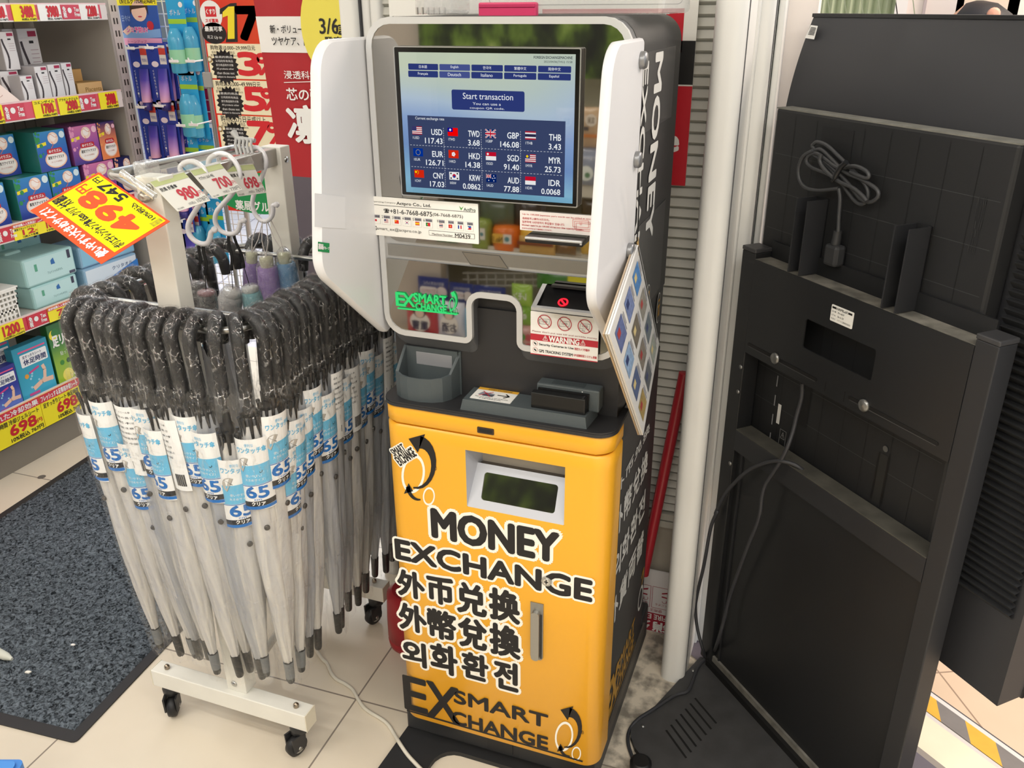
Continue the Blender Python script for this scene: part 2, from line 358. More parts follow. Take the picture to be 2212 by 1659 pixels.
PILL = mat('e9e9e6', .38, noise=.03, scale=5); PILD = mat('45464a', .6)
def column(b, x0, x1, y0, y1, z1=2.7, r=.02):
    pts = rrect(x0, y0, x1, y1, r, 6); b.prism(Fr((0, 0, 0), (1, 0, 0), (0, 1, 0)), pts, 0, z1, PILL, True, (1, 1))
b = B()
column(b, -.243, -.183, 1.70, 1.92, r=.024); b.box(-.1845, -.1815, 1.7235, 1.7275, 0, 2.7, PILD); b.box(-.186, -.182, 1.728, 1.92, 0, 2.7, PILL)
column(b, -.190, -.176, 1.86, 1.96, r=.004); column(b, -.196, -.148, 1.872, 1.97, r=.018); b.box(-.1495, -.1475, 1.884, 1.888, 0, 2.7, PILD)
column(b, -.146, -.132, 1.90, 1.99, r=.005)
struct(b.build('trim_2'))
b = B(); b.box(-.14, -.075, 1.965, 2.1, 0, 2.7, mat('efe6e0', .5, noise=.03, scale=3)); struct(b.build('trim_3'))
b = B()
column(b, -1.112, -1.066, 1.86, 1.96, r=.012); b.box(-1.067, -1.063, 1.875, 1.96, 0, 2.7, PILD); column(b, -1.064, -1.042, 1.88, 1.96, r=.008)
b.box(-1.043, -1.039, 1.89, 1.96, 0, 2.7, mat('8b8b88', .6)); column(b, -1.04, -1.012, 1.875, 1.96, r=.01)
struct(b.build('trim_4'))

# shop window and panels past the stand on the right (a few pixels show over its top)
b = B(); fr = XZ((0, 3.2, 0)); gl = canopy_vinyl('curtain_behind_glass', 'b9c4a6', .05, .4)
p0, p1 = py(1750, 20, 3.2), py(1936, 20, 3.2)
n = 26
for i in range(n):
    xa = p0.x - .1 + (p1.x - p0.x + .1) * i / n; xb = p0.x - .1 + (p1.x - p0.x + .1) * (i + 1) / n
    b.quad(V((xa, 3.2 + .02 * (i % 2), 0)), V((xb, 3.2 + .02 * ((i + 1) % 2), 0)), V((xb, 3.2 + .02 * ((i + 1) % 2), 2.7)), V((xa, 3.2 + .02 * (i % 2), 2.7)), mat('bcc6a8', .6, noise=.06, scale=4))
for k in range(9): b.line(fr, [(p0.x - .05 + k * .05, 1.4), (p0.x - .15 + k * .05, 1.75)], .003, mat('98a288', .6), .03)
struct(b.build('window_1'))
b = B(); p2 = py(2080, 20, 3.2).x; p3 = py(2200, 20, 3.2).x
b.box(p1.x, p2, 3.2, 3.25, 0, 2.7, mat('e8dfda', .5)); b.box(py(1998, 10, 3.2).x - .004, py(1998, 10, 3.2).x + .004, 3.19, 3.2, 0, 2.7, mat('b9aeb0', .5))
b.box(p1.x - .005, p1.x + .03, 3.17, 3.2, 0, 2.7, mat('f1efee', .4)); b.box(p3 - .03, 3.2, 3.2, 3.25, 0, 2.7, mat('f0efe6', .5))
b.box(p2 - .02, p3, 3.2, 3.25, 0, 2.7, mat('f2dcc8', .5)); struct(b.build('wall_right'))

# ceiling, lamps and the walls of the shop behind the camera
b = B(); b.box(-5.2, 1.75, -3.4, .8, 2.7, 2.76, mat('f0efec', .8)); b.box(-5.2, .35, .8, 2.05, 2.7, 2.76, mat('f0efec', .8)); struct(b.build('ceiling'))
b = B(); b.box(-5.2, 1.7, -3.45, -3.4, 0, 2.7, mat('cfc8bf', .7, noise=.05, scale=2)); struct(b.build('wall_front'))
b = B(); b.box(-5.25, -5.2, -3.4, 1.2, 0, 2.7, mat('d8d3cb', .7, noise=.05, scale=2)); struct(b.build('wall_left'))
b = B(); b.box(1.7, 1.75, -3.4, .3, 0, 2.7, mat('e6e2dc', .7, noise=.05, scale=2)); struct(b.build('wall_side'))
lampm, nt, o = new_nodes('lamp_diffuser'); e = nt.nodes.new('ShaderNodeEmission'); e.inputs[0].default_value = (1, .965, .90, 1); e.inputs[1].default_value = 25.0; nt.links.new(e.outputs[0], o.inputs[0])
for i, (x, y) in enumerate(((-3.6, -1.6), (-1.5, -1.6), (-3.6, .1), (-1.5, .1), (-3.4, 1.45), (.0, -.4), (1.0, -1.7), (.95, .35), (-.5, -1.3), (-2.4, -.75), (.3, -2.4))):  # lamps at the list's end are unseen, added to brighten surfaces facing the camera
    b = B(); b.box(x - .62, x + .62, y - .1, y + .1, 2.66, 2.70, mat('eeeeec', .5)); b.rect(Fr((x, y, 2.659), (-1, 0, 0), (0, 1, 0)), -.6, -.08, .6, .08, lampm)
    struct(b.build('ceiling_lamp'))

# ------------------------------------------------------------------ entrance mat, cable, small things on the floor
c0 = pz(163, 1607, 0); c1 = pz(391, 1365.7, 0); ang = atan2(c1.y - c0.y, c1.x - c0.x) - pi / 2
mfr = Fr((c0.x, c0.y, 0), (cos(ang), sin(ang), 0), (-sin(ang), cos(ang), 0))
ML, MW = 1.62, .95
t = thing('entrance_mat', 'charcoal speckled entrance mat with a flat black rubber border on the tiles', 'mat', (c0.x, c0.y, 0))
b = B(); b.prism(mfr, rrect(-MW, 0, 0, ML, .012, 3), 0.0005, .004, mat('2b2a2c', .6)); b.build('rubber_border', t)
carp, nt, o = new_nodes('mat_pile'); p = nt.nodes.new('ShaderNodeBsdfPrincipled'); p.inputs['Roughness'].default_value = .95; p.inputs['Specular IOR Level'].default_value = .1
tc = nt.nodes.new('ShaderNodeTexCoord'); vo = nt.nodes.new('ShaderNodeTexVoronoi'); vo.inputs['Scale'].default_value = 200
ns = nt.nodes.new('ShaderNodeTexNoise'); ns.inputs['Scale'].default_value = 95; ns.inputs['Detail'].default_value = 6; ns.inputs['Distortion'].default_value = 1.2
rp = nt.nodes.new('ShaderNodeValToRGB'); rp.color_ramp.elements[0].position = .36; rp.color_ramp.elements[1].position = .66
rp.color_ramp.elements[0].color = (*lin('1f2327'), 1); rp.color_ramp.elements[1].color = (*lin('747d86'), 1)
bp = nt.nodes.new('ShaderNodeBump'); bp.inputs['Strength'].default_value = 1.0; bp.inputs['Distance'].default_value = .006
nt.links.new(tc.outputs['Object'], ns.inputs['Vector']); nt.links.new(tc.outputs['Object'], vo.inputs['Vector'])
nt.links.new(ns.outputs['Fac'], rp.inputs[0]); nt.links.new(rp.outputs[0], p.inputs['Base Color'])
nt.links.new(ns.outputs['Fac'], bp.inputs['Height']); nt.links.new(bp.outputs[0], p.inputs['Normal']); nt.links.new(p.outputs[0], o.inputs[0])
b = B(); rnd = random.Random(3); nx, ny = 150, 250; vs = []; fs = []
for j in range(ny + 1):
    for i in range(nx + 1):
        e_ = i in (0, nx) or j in (0, ny)
        vs.append(mfr(-MW + .028 + (MW - .056) * i / nx + (0 if e_ else rnd.uniform(-.002, .002)), .03 + (ML - .06) * j / ny + (0 if e_ else rnd.uniform(-.002, .002)), .0042 if e_ else .0065 + rnd.uniform(0, .0045)))
for j in range(ny):
    for i in range(nx):
        q = j * (nx + 1) + i; fs.append((q, q + 1, q + nx + 2, q + nx + 1))
b.add(vs, fs, carp, True); o = b.build('carpet_pile', t); o['kind'] = 'stuff'
for k, (x, y, w, c, lb) in enumerate(((61, 1452, .008, 'e9e6dc', 'white paper scrap on the mat near its front left'), (158, 1393, .006, 'eceae6', 'thin white paper scrap farther back on the mat'), (245, 1018, .012, 'a08a5a', 'dry brown leaf scrap on the mat beside the left umbrellas'))):
    q = pz(x, y, .0125); b = B(); f2 = Fr(q, (1, .3, 0), (-.3, 1, 0)); b.prism(f2, [(-w, -w * .3), (w * .5, -w * .6), (w, w * .2), (w * .1, w * .5), (-w * .7, w * .4)], -.001, .002, mat(c, .8))
    tag(b.build('litter_scrap', loc=q), lb, 'scrap')
q = pz(90, 1030, .0008); b = B(); b.poly(Fr(q, (1, 0, 0), (0, 1, 0)), circle(0, 0, .014, 20), mat('6d665f', .8)); tag(b.build('round_scuff_sticker', loc=q), 'round dark sticker dot stuck on the beige tile below the shelf', 'sticker')

def spline(pts, k=8):
    """Catmull-Rom through points"""
    P = [V(p) for p in pts]; P = [P[0] * 2 - P[1]] + P + [P[-1] * 2 - P[-2]]; out = []
    for i in range(1, len(P) - 2):
        for j in range(k):
            t_ = j / k; a, b_, c, d = P[i - 1], P[i], P[i + 1], P[i + 2]
            out.append(.5 * ((2 * b_) + (c - a) * t_ + (2 * a - 5 * b_ + 4 * c - d) * t_ ** 2 + (3 * b_ - a - 3 * c + d) * t_ ** 3))
    return out + [P[-2]]
wc = mat('ddd8c9', .45)
pts = [pz(x, y, .0045) for x, y in ((600, 1220), (640, 1330), (690, 1415), (706, 1433), (716, 1455), (728, 1468), (745, 1477), (762, 1490), (772, 1508), (785, 1527), (800, 1539), (822, 1552), (838, 1565), (851, 1585))]
pts += [pz(863, 1605, .016), pz(880, 1630, .016), pz(900, 1652, .016), pz(925, 1678, .02), pz(950, 1710, .02)]
b = B(); b.tube(spline(pts, 6), .0045, wc, 8); tag(b.build('power_cable', loc=pts[3]), 'cream white power cable snaking over the tiles to the yellow machine', 'cable')
# pale plastic tip and blue pack that poke in at the bottom left of the frame
q0, q1 = pz(-60, 1385, .02), pz(26, 1424, .014); b = B(); b.tube([q0, q0.lerp(q1, .5), q0.lerp(q1, .85), q1], [.016, .014, .011, .004], mat('cfd0c4', .4), 10)
tag(b.build('plastic_handle_tip', loc=q0), 'pale grey plastic handle tip lying on the mat at the left edge', 'handle')
q = pz(20, 1640, .24); b = B(); f2 = Fr((q.x, q.y, 0), (cos(.35), sin(.35), 0), (-sin(.35), cos(.35), 0))
b.prism(f2, rrect(-.32, -.3, .027, .004, .012, 4), 0.001, .235, mat('3f86d8', .4)); b.prism(f2, rrect(-.31, -.29, .018, -.004, .012, 4), .235, .24, mat('4a92e2', .35), True)
tag(b.build('blue_carton', loc=(q.x - .1, q.y - .1, 0)), 'bright blue carton corner at the bottom left of the frame', 'carton')

# ================================================================== the money exchange machine
def K(ox, oy, s): return lambda x, y: (ox + x / s, oy + y / s)
k4, k5, k1 = K(660, 0, 2.6333), K(660, 420, 2.6333), K(800, 880, 2.1294)
kW, kL, kA, kB, kS, kT = K(1040, 560, 5.53), K(800, 700, 3.6867), K(800, 380, 4.424), K(800, 1380, 3.16), K(1280, 900, 3.0708), K(1240, 20, 3.073)
def on(fr, k, x, y): return fr.inv(hit(*k(x, y), fr.o, fr.n))
def rc(fr, k, xl, yb, xr, yt): return (*on(fr, k, xl, yb), *on(fr, k, xr, yt))
def tx(b, fr, k, t, xl, yb, xr, yt, m, **kw): b.text(fr, t, *rc(fr, k, xl, yb, xr, yt), m, **kw)
def fillet(pts, rad, n=5):
    out = []; N = len(pts)
    for i in range(N):
        p = V((*pts[i], 0)); a = V((*pts[i - 1], 0)) - p; c = V((*pts[(i + 1) % N], 0)) - p; r = rad[i] if isinstance(rad, (list, tuple)) else rad
        a.normalize(); c.normalize(); ang = a.angle(c); d = r / math.tan(ang / 2) if r > 0 else 0
        if r <= 0: out += [(p.x, p.y)] * (n + 1); continue
        cen = p + (a + c).normalized() * (r / sin(ang / 2)); s0 = p + a * d - cen; s1 = p + c * d - cen; th = s0.angle(s1)
        for j in range(n + 1):
            t_ = j / n; q = (s0 * sin((1 - t_) * th) + s1 * sin(t_ * th)) / max(sin(th), 1e-6); out.append((cen.x + q.x, cen.y + q.y))
    return out

YEL = mat('f2b02c', .38, noise=.015, scale=4, coat=.15); MBLK = mat('2b2b2d', .42); MGREY = mat('46474a', .45); SILV = mat('c6c7c8', .34, .55)
DGRN = mat('4b5356', .5, bump=.15, bscale=900); SEAM = mat('3a2a0c', .6)
mx = thing('money_exchange_machine', 'tall yellow and black money exchange machine with white wings and a touchscreen', 'machine', (-.53, 1.56, 0))
YF = 1.285; X0, X1 = -.744, -.296; SX = -.304; YB = 1.735
ZL = py(1044, 902, YF).z; ZS = py(1044, 946, YF).z; ZB = py(873, 1545, YF).z
FY = XZ((0, YF, 0))
# base and stabiliser foot
b = B(); b.box(-.764, -.306, 1.33, 1.84, .012, ZB + .02, mat('333436', .5), .006); b.build('base', mx)
b = B(); gx = Fr((0, 0, 0), (1, 0, 0), (0, 1, 0))
ci, cr_ = pz(936, 1659, .012), pz(1100, 1655, .012); cb = pz(1000, 1627, .012).y
b.prism(gx, fillet([(-.79, .92), (ci.x - .015, .92), (ci.x - .01, cb), (cr_.x + .12, cb), (cr_.x + .12, .92), (-.30, .92), (-.306, 1.34), (-.764, 1.34)], [.01, .01, .05, .05, .01, .01, .003, .003]), 0.0005, .012, mat('242527', .55, noise=.1, scale=20))
b.build('stabiliser_foot', mx)
b = B(); b.box(-.56, -.50, 1.327, 1.331, .025, ZB + .015, mat('2a2b2d', .5)); b.build('foot_cover', mx)
# door: bulging front sheet with the dispensing recess left open
hx0, hz0 = FY.inv(hit(*k1(445, 455), FY.o, FY.n)); hx1, hz1 = FY.inv(hit(*k1(897, 275), FY.o, FY.n))
hx1 = (hx1 + FY.inv(hit(*k1(890, 548), FY.o, FY.n))[0]) / 2
def wrap(z0, z1, m, hole=None, rr=.035, lip=.004, back=.085):
    """front sheet seen from above: side - round corner - front - round corner - side"""
    prof = [(X0, YF + back)] + [(X0 + rr - rr * cos(a), YF + rr - rr * sin(a)) for a in [i / 8 * pi / 2 for i in range(9)]]
    prof += [((hole[0] if hole else -.6), YF), ((hole[1] if hole else -.45), YF)]
    prof += [(X1 - rr + rr * sin(a), YF + rr - rr * cos(a)) for a in [i / 8 * pi / 2 for i in range(9)]] + [(X1, YF + back)]
    zs = [z0, z0 + lip] + ([hole[2], hole[3]] if hole else []) + [z1 - lip, z1]; vs = []; n = len(prof); bb = B()
    for i, z in enumerate(zs):
        ins = lip if i in (0, len(zs) - 1) else 0
        for (x, y) in prof: vs.append(V((x + (ins if x < -.6 else -ins) * (1 if y > YF + .001 else 0), y + ins, z)))
    fs = []
    for j in range(len(zs) - 1):
        for i in range(n - 1):
            if hole and j == 2 and i == 10: continue
            fs.append((j * n + i, j * n + i + 1, (j + 1) * n + i + 1, (j + 1) * n + i))
    bb.add(vs, fs, m, True)
    bb.add([vs[i] for i in range(n)], [tuple(range(n))[::-1]], m); bb.add([vs[(len(zs) - 1) * n + i] for i in range(n)], [tuple(range(n))], m); return bb
door = wrap(ZB, ZS - .002, YEL, (hx0, hx1, hz0, hz1))
# dispensing recess
fd = FY
def pr(x, y, d=0): u, v_ = on(FY, k1, x, y); return FY(u, v_, d)
rim = mat('b9bcc4', .4, .3); inn = mat('b5ac9e', .5)
hc = [FY(hx0, hz0), FY(hx1, hz0), FY(hx1, hz1), FY(hx0, hz1)]
a = B(); zt = hz1 - .012; zm = hz0 + (hz1 - hz0) * .60
yi = .055
a.quad(FY(hx0, hz1), FY(hx1, hz1), FY(hx1 - .008, zt, -yi), FY(hx0 + .012, zt, -yi), rim)
a.quad(FY(hx0, hz0), FY(hx0, hz1), FY(hx0 + .012, zt, -yi), FY(hx0 + .012, zm, -yi), rim); a.quad(FY(hx1, hz1), FY(hx1, hz0), FY(hx1 - .008, zm, -yi), FY(hx1 - .008, zt, -yi), rim)
a.quad(FY(hx0 + .012, zt, -yi), FY(hx1 - .008, zt, -yi), FY(hx1 - .008, zm, -yi), FY(hx0 + .012, zm, -yi), inn)
a.quad(FY(hx0 + .012, zm, -yi), FY(hx1 - .008, zm, -yi), FY(hx1 - .008, zm + .002, -yi + .012), FY(hx0 + .012, zm + .002, -yi + .012), mat('6a625a', .6))
sl = Fr(FY(hx0, hz0), (1, 0, 0), FY(hx0, zm + .004, -.038) - FY(hx0, hz0)); wv = (FY(hx0, zm + .004, -.038) - FY(hx0, hz0)).length; ww = hx1 - hx0
lip_o = rrect(0, 0, ww, wv, .002, 4); lip_i = rrect(ww * .13, wv * .20, ww * .89, wv * .82, .006, 4)
a.ring(sl, lip_o, lip_i, -.004, 0, mat('c9ccd6', .35, .2))
MIR = mat('a8a59f', .03, 1.0); MIRD = mat('8a867e', .05, 1.0)
a.build('dispensing_slot', mx)
a = B(); a.poly(sl, lip_i, MIRD, -.002); a.build('slot_window', mx)
# graphics on the door
def coinarrow(bb, fr, k, pts_fn, ink, white, sc=1.0):
    """two rings joined by two curved arrows; pts_fn maps unit coordinates to crop coordinates"""
    def P(x, y): return on(fr, k, *pts_fn(x, y))
    def blob(pts, m, d): bb.poly(fr, [P(x, y) for x, y in pts][::-1], m, d)
    def rg(cx, cy, rx, ry, w, m, d, tilt=.35):
        for (q0, q1) in (((rx, ry), (rx - w, ry - w)),):
            o = []; i_ = []
            for t_ in range(28):
                a_ = 2 * pi * t_ / 28
                for (lst, (ax, ay)) in ((o, q0), (i_, q1)):
                    x, y = ax * cos(a_), ay * sin(a_); lst.append((cx + x * cos(tilt) - y * sin(tilt), cy + x * sin(tilt) + y * cos(tilt)))
            for j in range(28): jn = (j + 1) % 28; bb.poly(fr, [P(*o[jn]), P(*o[j]), P(*i_[j]), P(*i_[jn])], m, d)
    rg(.40, .58, .25, .30, .05, white, .0006); rg(.74, .92, .13, .14, .03, white, .0006)
    def arc(cx, cy, r0, r1, a0, a1, w0, w1, n=12):
        L_, R_ = [], []
        for j in range(n + 1):
            t_ = j / n; a_ = a0 + (a1 - a0) * t_; r = r0 + (r1 - r0) * t_; w = w0 + (w1 - w0) * t_; x, y = cx + r * cos(a_), cy + r * sin(a_)
            L_.append((x - w / 2 * cos(a_), y - w / 2 * sin(a_))); R_.append((x + w / 2 * cos(a_), y + w / 2 * sin(a_)))
        for j in range(n): bb.poly(fr, [P(*L_[j]), P(*R_[j]), P(*R_[j + 1]), P(*L_[j + 1])], ink, .001)
    arc(.50, .40, .30, .40, -pi / 2 + .15, pi / 2 + .25, .19, .02); bb.poly(fr, [P(x, y) for x, y in ((.30, .05), (.66, -.02), (.50, .26))][::-1], ink, .001)
    arc(.52, .72, .24, .25, pi * .93, pi * .45, .09, .02); bb.poly(fr, [P(x, y) for x, y in ((.20, .88), (.30, .72), (.40, .84))][::-1], ink, .001)
g = door; WS = mat('f6f4ea', .45)
for (t_, xl, yb, xr, yt, bo) in (('MONEY', 290, 592, 863, 583, .062), ('EXCHANGE', 122, 692, 1018, 800, .062)):
    tx(g, FY, k1, t_, xl, yb, xr, yt, INK, bold=bo, out=WS, outw=.17)
for (t_, xl, yb, xr, yt) in (('外', 133, 858, 243, 770), ('币', 268, 888, 376, 795), ('兑', 405, 935, 528, 830), ('换', 553, 965, 683, 858),
                             ('外', 140, 1012, 252, 925), ('幣', 272, 1048, 388, 952), ('兌', 412, 1090, 530, 990), ('換', 556, 1125, 685, 1022),
                             ('외', 155, 1170, 250, 1092), ('화', 285, 1205, 393, 1110), ('환', 427, 1232, 537, 1150), ('전', 575, 1280, 675, 1185)):
    tx(g, FY, k1, t_, xl, yb, xr, yt, INK, bold=.045, out=WS, outw=.13)
def logo(bb, fr, k, ex, sm, ch, ul, ink, be=.028):
    tx(bb, fr, k, 'E', *ex[0], ink, bold=be, d=.0009); tx(bb, fr, k, 'X', *ex[1], ink, bold=be, d=.0009)
    tx(bb, fr, k, 'SMART', *sm, ink, bold=.045, d=.0009); tx(bb, fr, k, 'CHANGE', *ch, ink, bold=.05, d=.0009)
    (ax, ay), (bx, by) = on(fr, k, *ul[0]), on(fr, k, *ul[1]); bb.line(fr, [(ax, ay), (bx, by)], ul[2], ink, .0009)
logo(g, FY, kB, ((242, 470, 375, 288), (395, 520, 600, 345)), (575, 432, 1210, 520), (560, 570, 1210, 672), ((250, 485), (1450, 836), .0045), INK)
coinarrow(g, FY, kB, lambda x, y: (1225 + 245 * x, 465 + 345 * y), INK, WS)
coinarrow(g, FY, k1, lambda x, y: (113 + 212 * x, 128 + 305 * y), INK, WS)
for t_, cx, cy, w, h, ro in (('SMART', 128, 196, 66, 22, .62), ('EXCHANGE', 163, 226, 100, 24, .68)):
    tx(g, FY, k1, t_, cx - w / 2, cy + h / 2, cx + w / 2, cy - h / 2, INK, rot=ro, bold=.03, out=WS, outw=.18)
tx(g, FY, k1, '®', 289, 288, 306, 270, INK); tx(g, FY, kB, '®', 1437, 647, 1458, 628, INK)
g.build('door', mx)
a = B(); u, v_ = on(FY, k1, 812, 798); lf = Fr(FY(u, v_), (1, 0, 0), (0, 0, 1)); a.prism(lf, circle(0, 0, .0105, 24), 0, .003, STEEL, True); a.prism(lf, circle(0, 0, .007, 20), .003, .0045, CHROME, True); a.rect(lf, -.001, -.005, .001, .005, BLACK, .0048); a.rect(lf, -.004, -.001, .004, .001, BLACK, .0048)
a.build('door_lock', mx)
a = B(); x0, z0, x1, z1 = rc(FY, k1, 737, 1150, 797, 905); a.prism(FY, rrect(x0, z0, x1, z1, .008, 5, (1, 1, 0, 0)), 0, .002, mat('9b9a95', .35, .8)); a.prism(FY, rrect(x0 + .004, z0 + .004, x1 - .006, z1 - .018, .007, 5), .002, .011, mat('a9a8a4', .3, .85), True)
a.rect(FY, x1 - .006, z0 + .005, x1 - .002, z1 - .025, mat('3a3a38', .6), .0025); a.build('door_handle', mx)
cap = wrap(ZS + .001, ZL - .004, YEL)
cap.prism(FY, rrect(*rc(FY, kL, 853, 863, 985, 836), .002, 3), 0, .0012, mat('3a2c22', .4)); cap.prism(FY, rrect(*[q + e_ for q, e_ in zip(rc(FY, kL, 853, 863, 985, 836), (.003, .003, -.003, -.003))], .0015, 3), .0012, .0016, BLACK)
cap.build('cap_panel', mx)
# black counter ledge
b = B(); pts = fillet([(X0 - .003, YF - .003), (X1 + .003, YF - .003), (X1 + .003, 1.40), (X0 - .003, 1.40)], [.038, .038, .002, .002], 8)
b.prism(gx, pts, ZL - .004, ZL + .002, MBLK, True); b.prism(gx, [(x * .998 - .001, y + .001) for x, y in pts], ZL + .002, ZL + .005, MBLK, True); b.build('counter', mx)
ZT = ZL + .005
# cabinet behind the door, column and head body (one black shell)
b = B(); b.box(-.748, SX, 1.345, YB, ZB - .005, ZT - .002, MBLK); b.box(-.742, -.306, 1.357, YB, ZT - .002, 1.06, MBLK)
fs = Fr((SX + .0004, 0, 0), (0, 1, 0), (0, 0, 1)); fv = Fr((SX + .0004, 0, 0), (0, 0, -1), (0, 1, 0)); SW = mat('dadad6', .5); GOLD = mat('b98a2c', .45)
for (t_, xl, yb, xr, yt) in (('外币兑换', 147, 565, 385, 20), ('外幣兌換', 136, 855, 374, 190), ('외화환전', 125, 1150, 355, 470), ('外貨両替', 105, 1460, 345, 725)):
    y0, z0, y1, z1 = rc(fs, kS, xl, yb, xr, yt); n = len(t_); zc = (z0 + z1) / 2; h = abs(z1 - z0)
    if h > .12: zc, h = (z0 + z1) / 2, .085
    for i, ch in enumerate(t_): w_ = (y1 - y0) / n; b.text(fs, ch, y0 + w_ * (i + .06), zc - h / 2, y0 + w_ * (i + .92), zc + h / 2, SW, bold=.03)
y0, z1 = on(fs, kB, 1610, 250); y1, z0 = on(fs, kB, 1820, 330); z0, z1 = .135, .235
b.text(fs, 'EX', 1.385, z0, 1.475, z1 - .01, GOLD, bold=.06); b.text(fs, 'SMART', 1.475, z0 + .05, 1.64, z1 - .012, GOLD, bold=.04); b.text(fs, 'CHANGE', 1.475, z0, 1.64, z0 + .042, GOLD, bold=.04); b.rect(fs, 1.385, z0 - .012, 1.67, z0 - .008, GOLD, .0006)
for k_ in range(24):
    a0, a1 = 2 * pi * k_ / 24, 2 * pi * (k_ + 1) / 24
    b.poly(fs, [(1.695 + .028 * cos(a0), .24 + .034 * sin(a0)), (1.695 + .028 * cos(a1), .24 + .034 * sin(a1)), (1.695 + .021 * cos(a1), .24 + .026 * sin(a1)), (1.695 + .021 * cos(a0), .24 + .026 * sin(a0))], SW, .0006)
b.line(fs, [(1.69, .30), (1.715, .315), (1.715, .29), (1.70, .275)], .009, GOLD, .0006)
b.build('cabinet', mx)
b = B(); b.box(SX + .0002, SX + .004, 1.352, YB + .03, ZB - .02, ZB + .012, mat('55504a', .5)); b.build('skirting_strip', mx)
# head
def head_outline(t, zb=.999, n=5):
    xl, xr, zt = -.748, -.303, 1.5435; nl, nr, nz = -.572, -.487, 1.0885
    P = [(xl + t, zb + t), (nl - t, zb + t), (nl - t, nz + t), (nr + t, nz + t), (nr + t, zb + t), (xr - t, zb + t), (xr - t, zt - t), (xl + t, zt - t)]
    return fillet(P, [max(.04 - t, .004), max(.016 - t, .004), .018 + t, .018 + t, max(.016 - t, .004), max(.04 - t, .004), max(.045 - t, .004), max(.045 - t, .004)], n)
YH = 1.333; HF = XZ((0, YH, 0)); O0, O1 = head_outline(0), head_outline(.0105)
b = B(); b.poly(HF, O0, SILV, -.002); b.ring(HF, O0, O1, -.006, .003, mat('d3d4d5', .35, .35), True)
zA = py(*kA(1000, 690), YH).z; zB_ = py(*kA(1000, 868), YH).z
band = mat('9c9a96', .32, .75); b.rect(HF, -.733, zB_ + .006, -.318, zA - .006, band, .0005)
tp = [on(HF, kA, *q) for q in ((955, 845), (1322, 887), (1240, 760), (875, 722))]; b.poly(HF, tp, mat('4c4a46', .5), .0008); cx_ = sum(q[0] for q in tp) / 4; cz_ = sum(q[1] for q in tp) / 4
b.poly(HF, [(cx_ + (x - cx_) * .95, cz_ + (z - cz_) * .9) for x, z in tp], mat('8d8880', .3, .6), .0011)
b.build('face_frame', mx)
b = B(); b.poly(HF, fillet([(-.7375, zA), (-.3135, zA), (-.3135, 1.533), (-.7375, 1.533)], [.03, .004, .034, .034], 6), MIR, .001); b.build('upper_mirror_panel', mx)
def lower_outline():
    P = [(-.7375, 1.0095), (-.5825, 1.0095), (-.5825, 1.099), (-.4765, 1.099), (-.4765, 1.0095), (-.3135, 1.0095), (-.3135, zB_), (-.7375, zB_)]
    return fillet(P, [.03, .006, .028, .028, .006, .03, .003, .003], 5)
b = B(); b.poly(HF, lower_outline(), MIR, .001); b.build('lower_mirror_panel', mx)
b = B(); n = len(O0); low = [(x, z - (.046 if z < 1.06 else 0)) for x, z in O0]
b.add([HF(x, z, -.006) for x, z in O0] + [HF(x, z, -.036) for x, z in low], [(i, n + i, n + (i + 1) % n, (i + 1) % n) for i in range(n)], mat('55575a', .45), True)
b.build('skirt', mx)
b = B(); hp = fillet([(-.748, 1.02), (SX, 1.02), (SX, 1.5435), (-.748, 1.5435)], [.002, .002, .045, .045], 10)
b.prism(HF, hp, -.404, -.030, MBLK, True); b.prism(HF, [(x * 1.0 + (-.001 if x < -.5 else .001), z + .001) for x, z in hp], -.034, -.029, BLACK, True, (0, 0)); up = [(x, z) for x, z in hp]; b.prism(HF, [(max(min(x, SX), -.748), max(z, 1.10)) for x, z in hp], -.030, -.004, MBLK, True)
b.box(SX, SX + .001, 1.44, 1.68, 1.365, 1.49, mat('3a3a3c', .3)); b.box(SX, SX + .001, 1.44, 1.68, 1.03, 1.21, mat('38383a', .35))
y0 = px(*kT(528, 480), SX).y; y1 = px(*kT(584, 330), SX).y
b.text(fv, 'MONEY', -1.483, y0, -1.168, y1, SW, bold=.05, d=.0012)
y0 = px(*kT(452, 460), SX).y; y1 = px(*kT(492, 330), SX).y
b.text(fv, 'EXCHANGE', -1.475, y0, -1.04, y1, SW, bold=.05, d=.0012)
b.build('head_shell', mx)
b = B()
for (xx, yy) in ((1398, 650), (1421, 665)):
    q = px(xx, yy, SX); c = (q.y, q.z)
    b.poly(fs, circle(*c, .018, 28, .033), SW, .0008); b.poly(fs, circle(*c, .016, 28, .031), MBLK, .0011); b.text(fs, '元' if xx > 1400 else '円', c[0] - .009, c[1] - .018, c[0] + .009, c[1] + .018, GOLD, d=.0014, bold=.02)
b.build('coin_decal', mx)
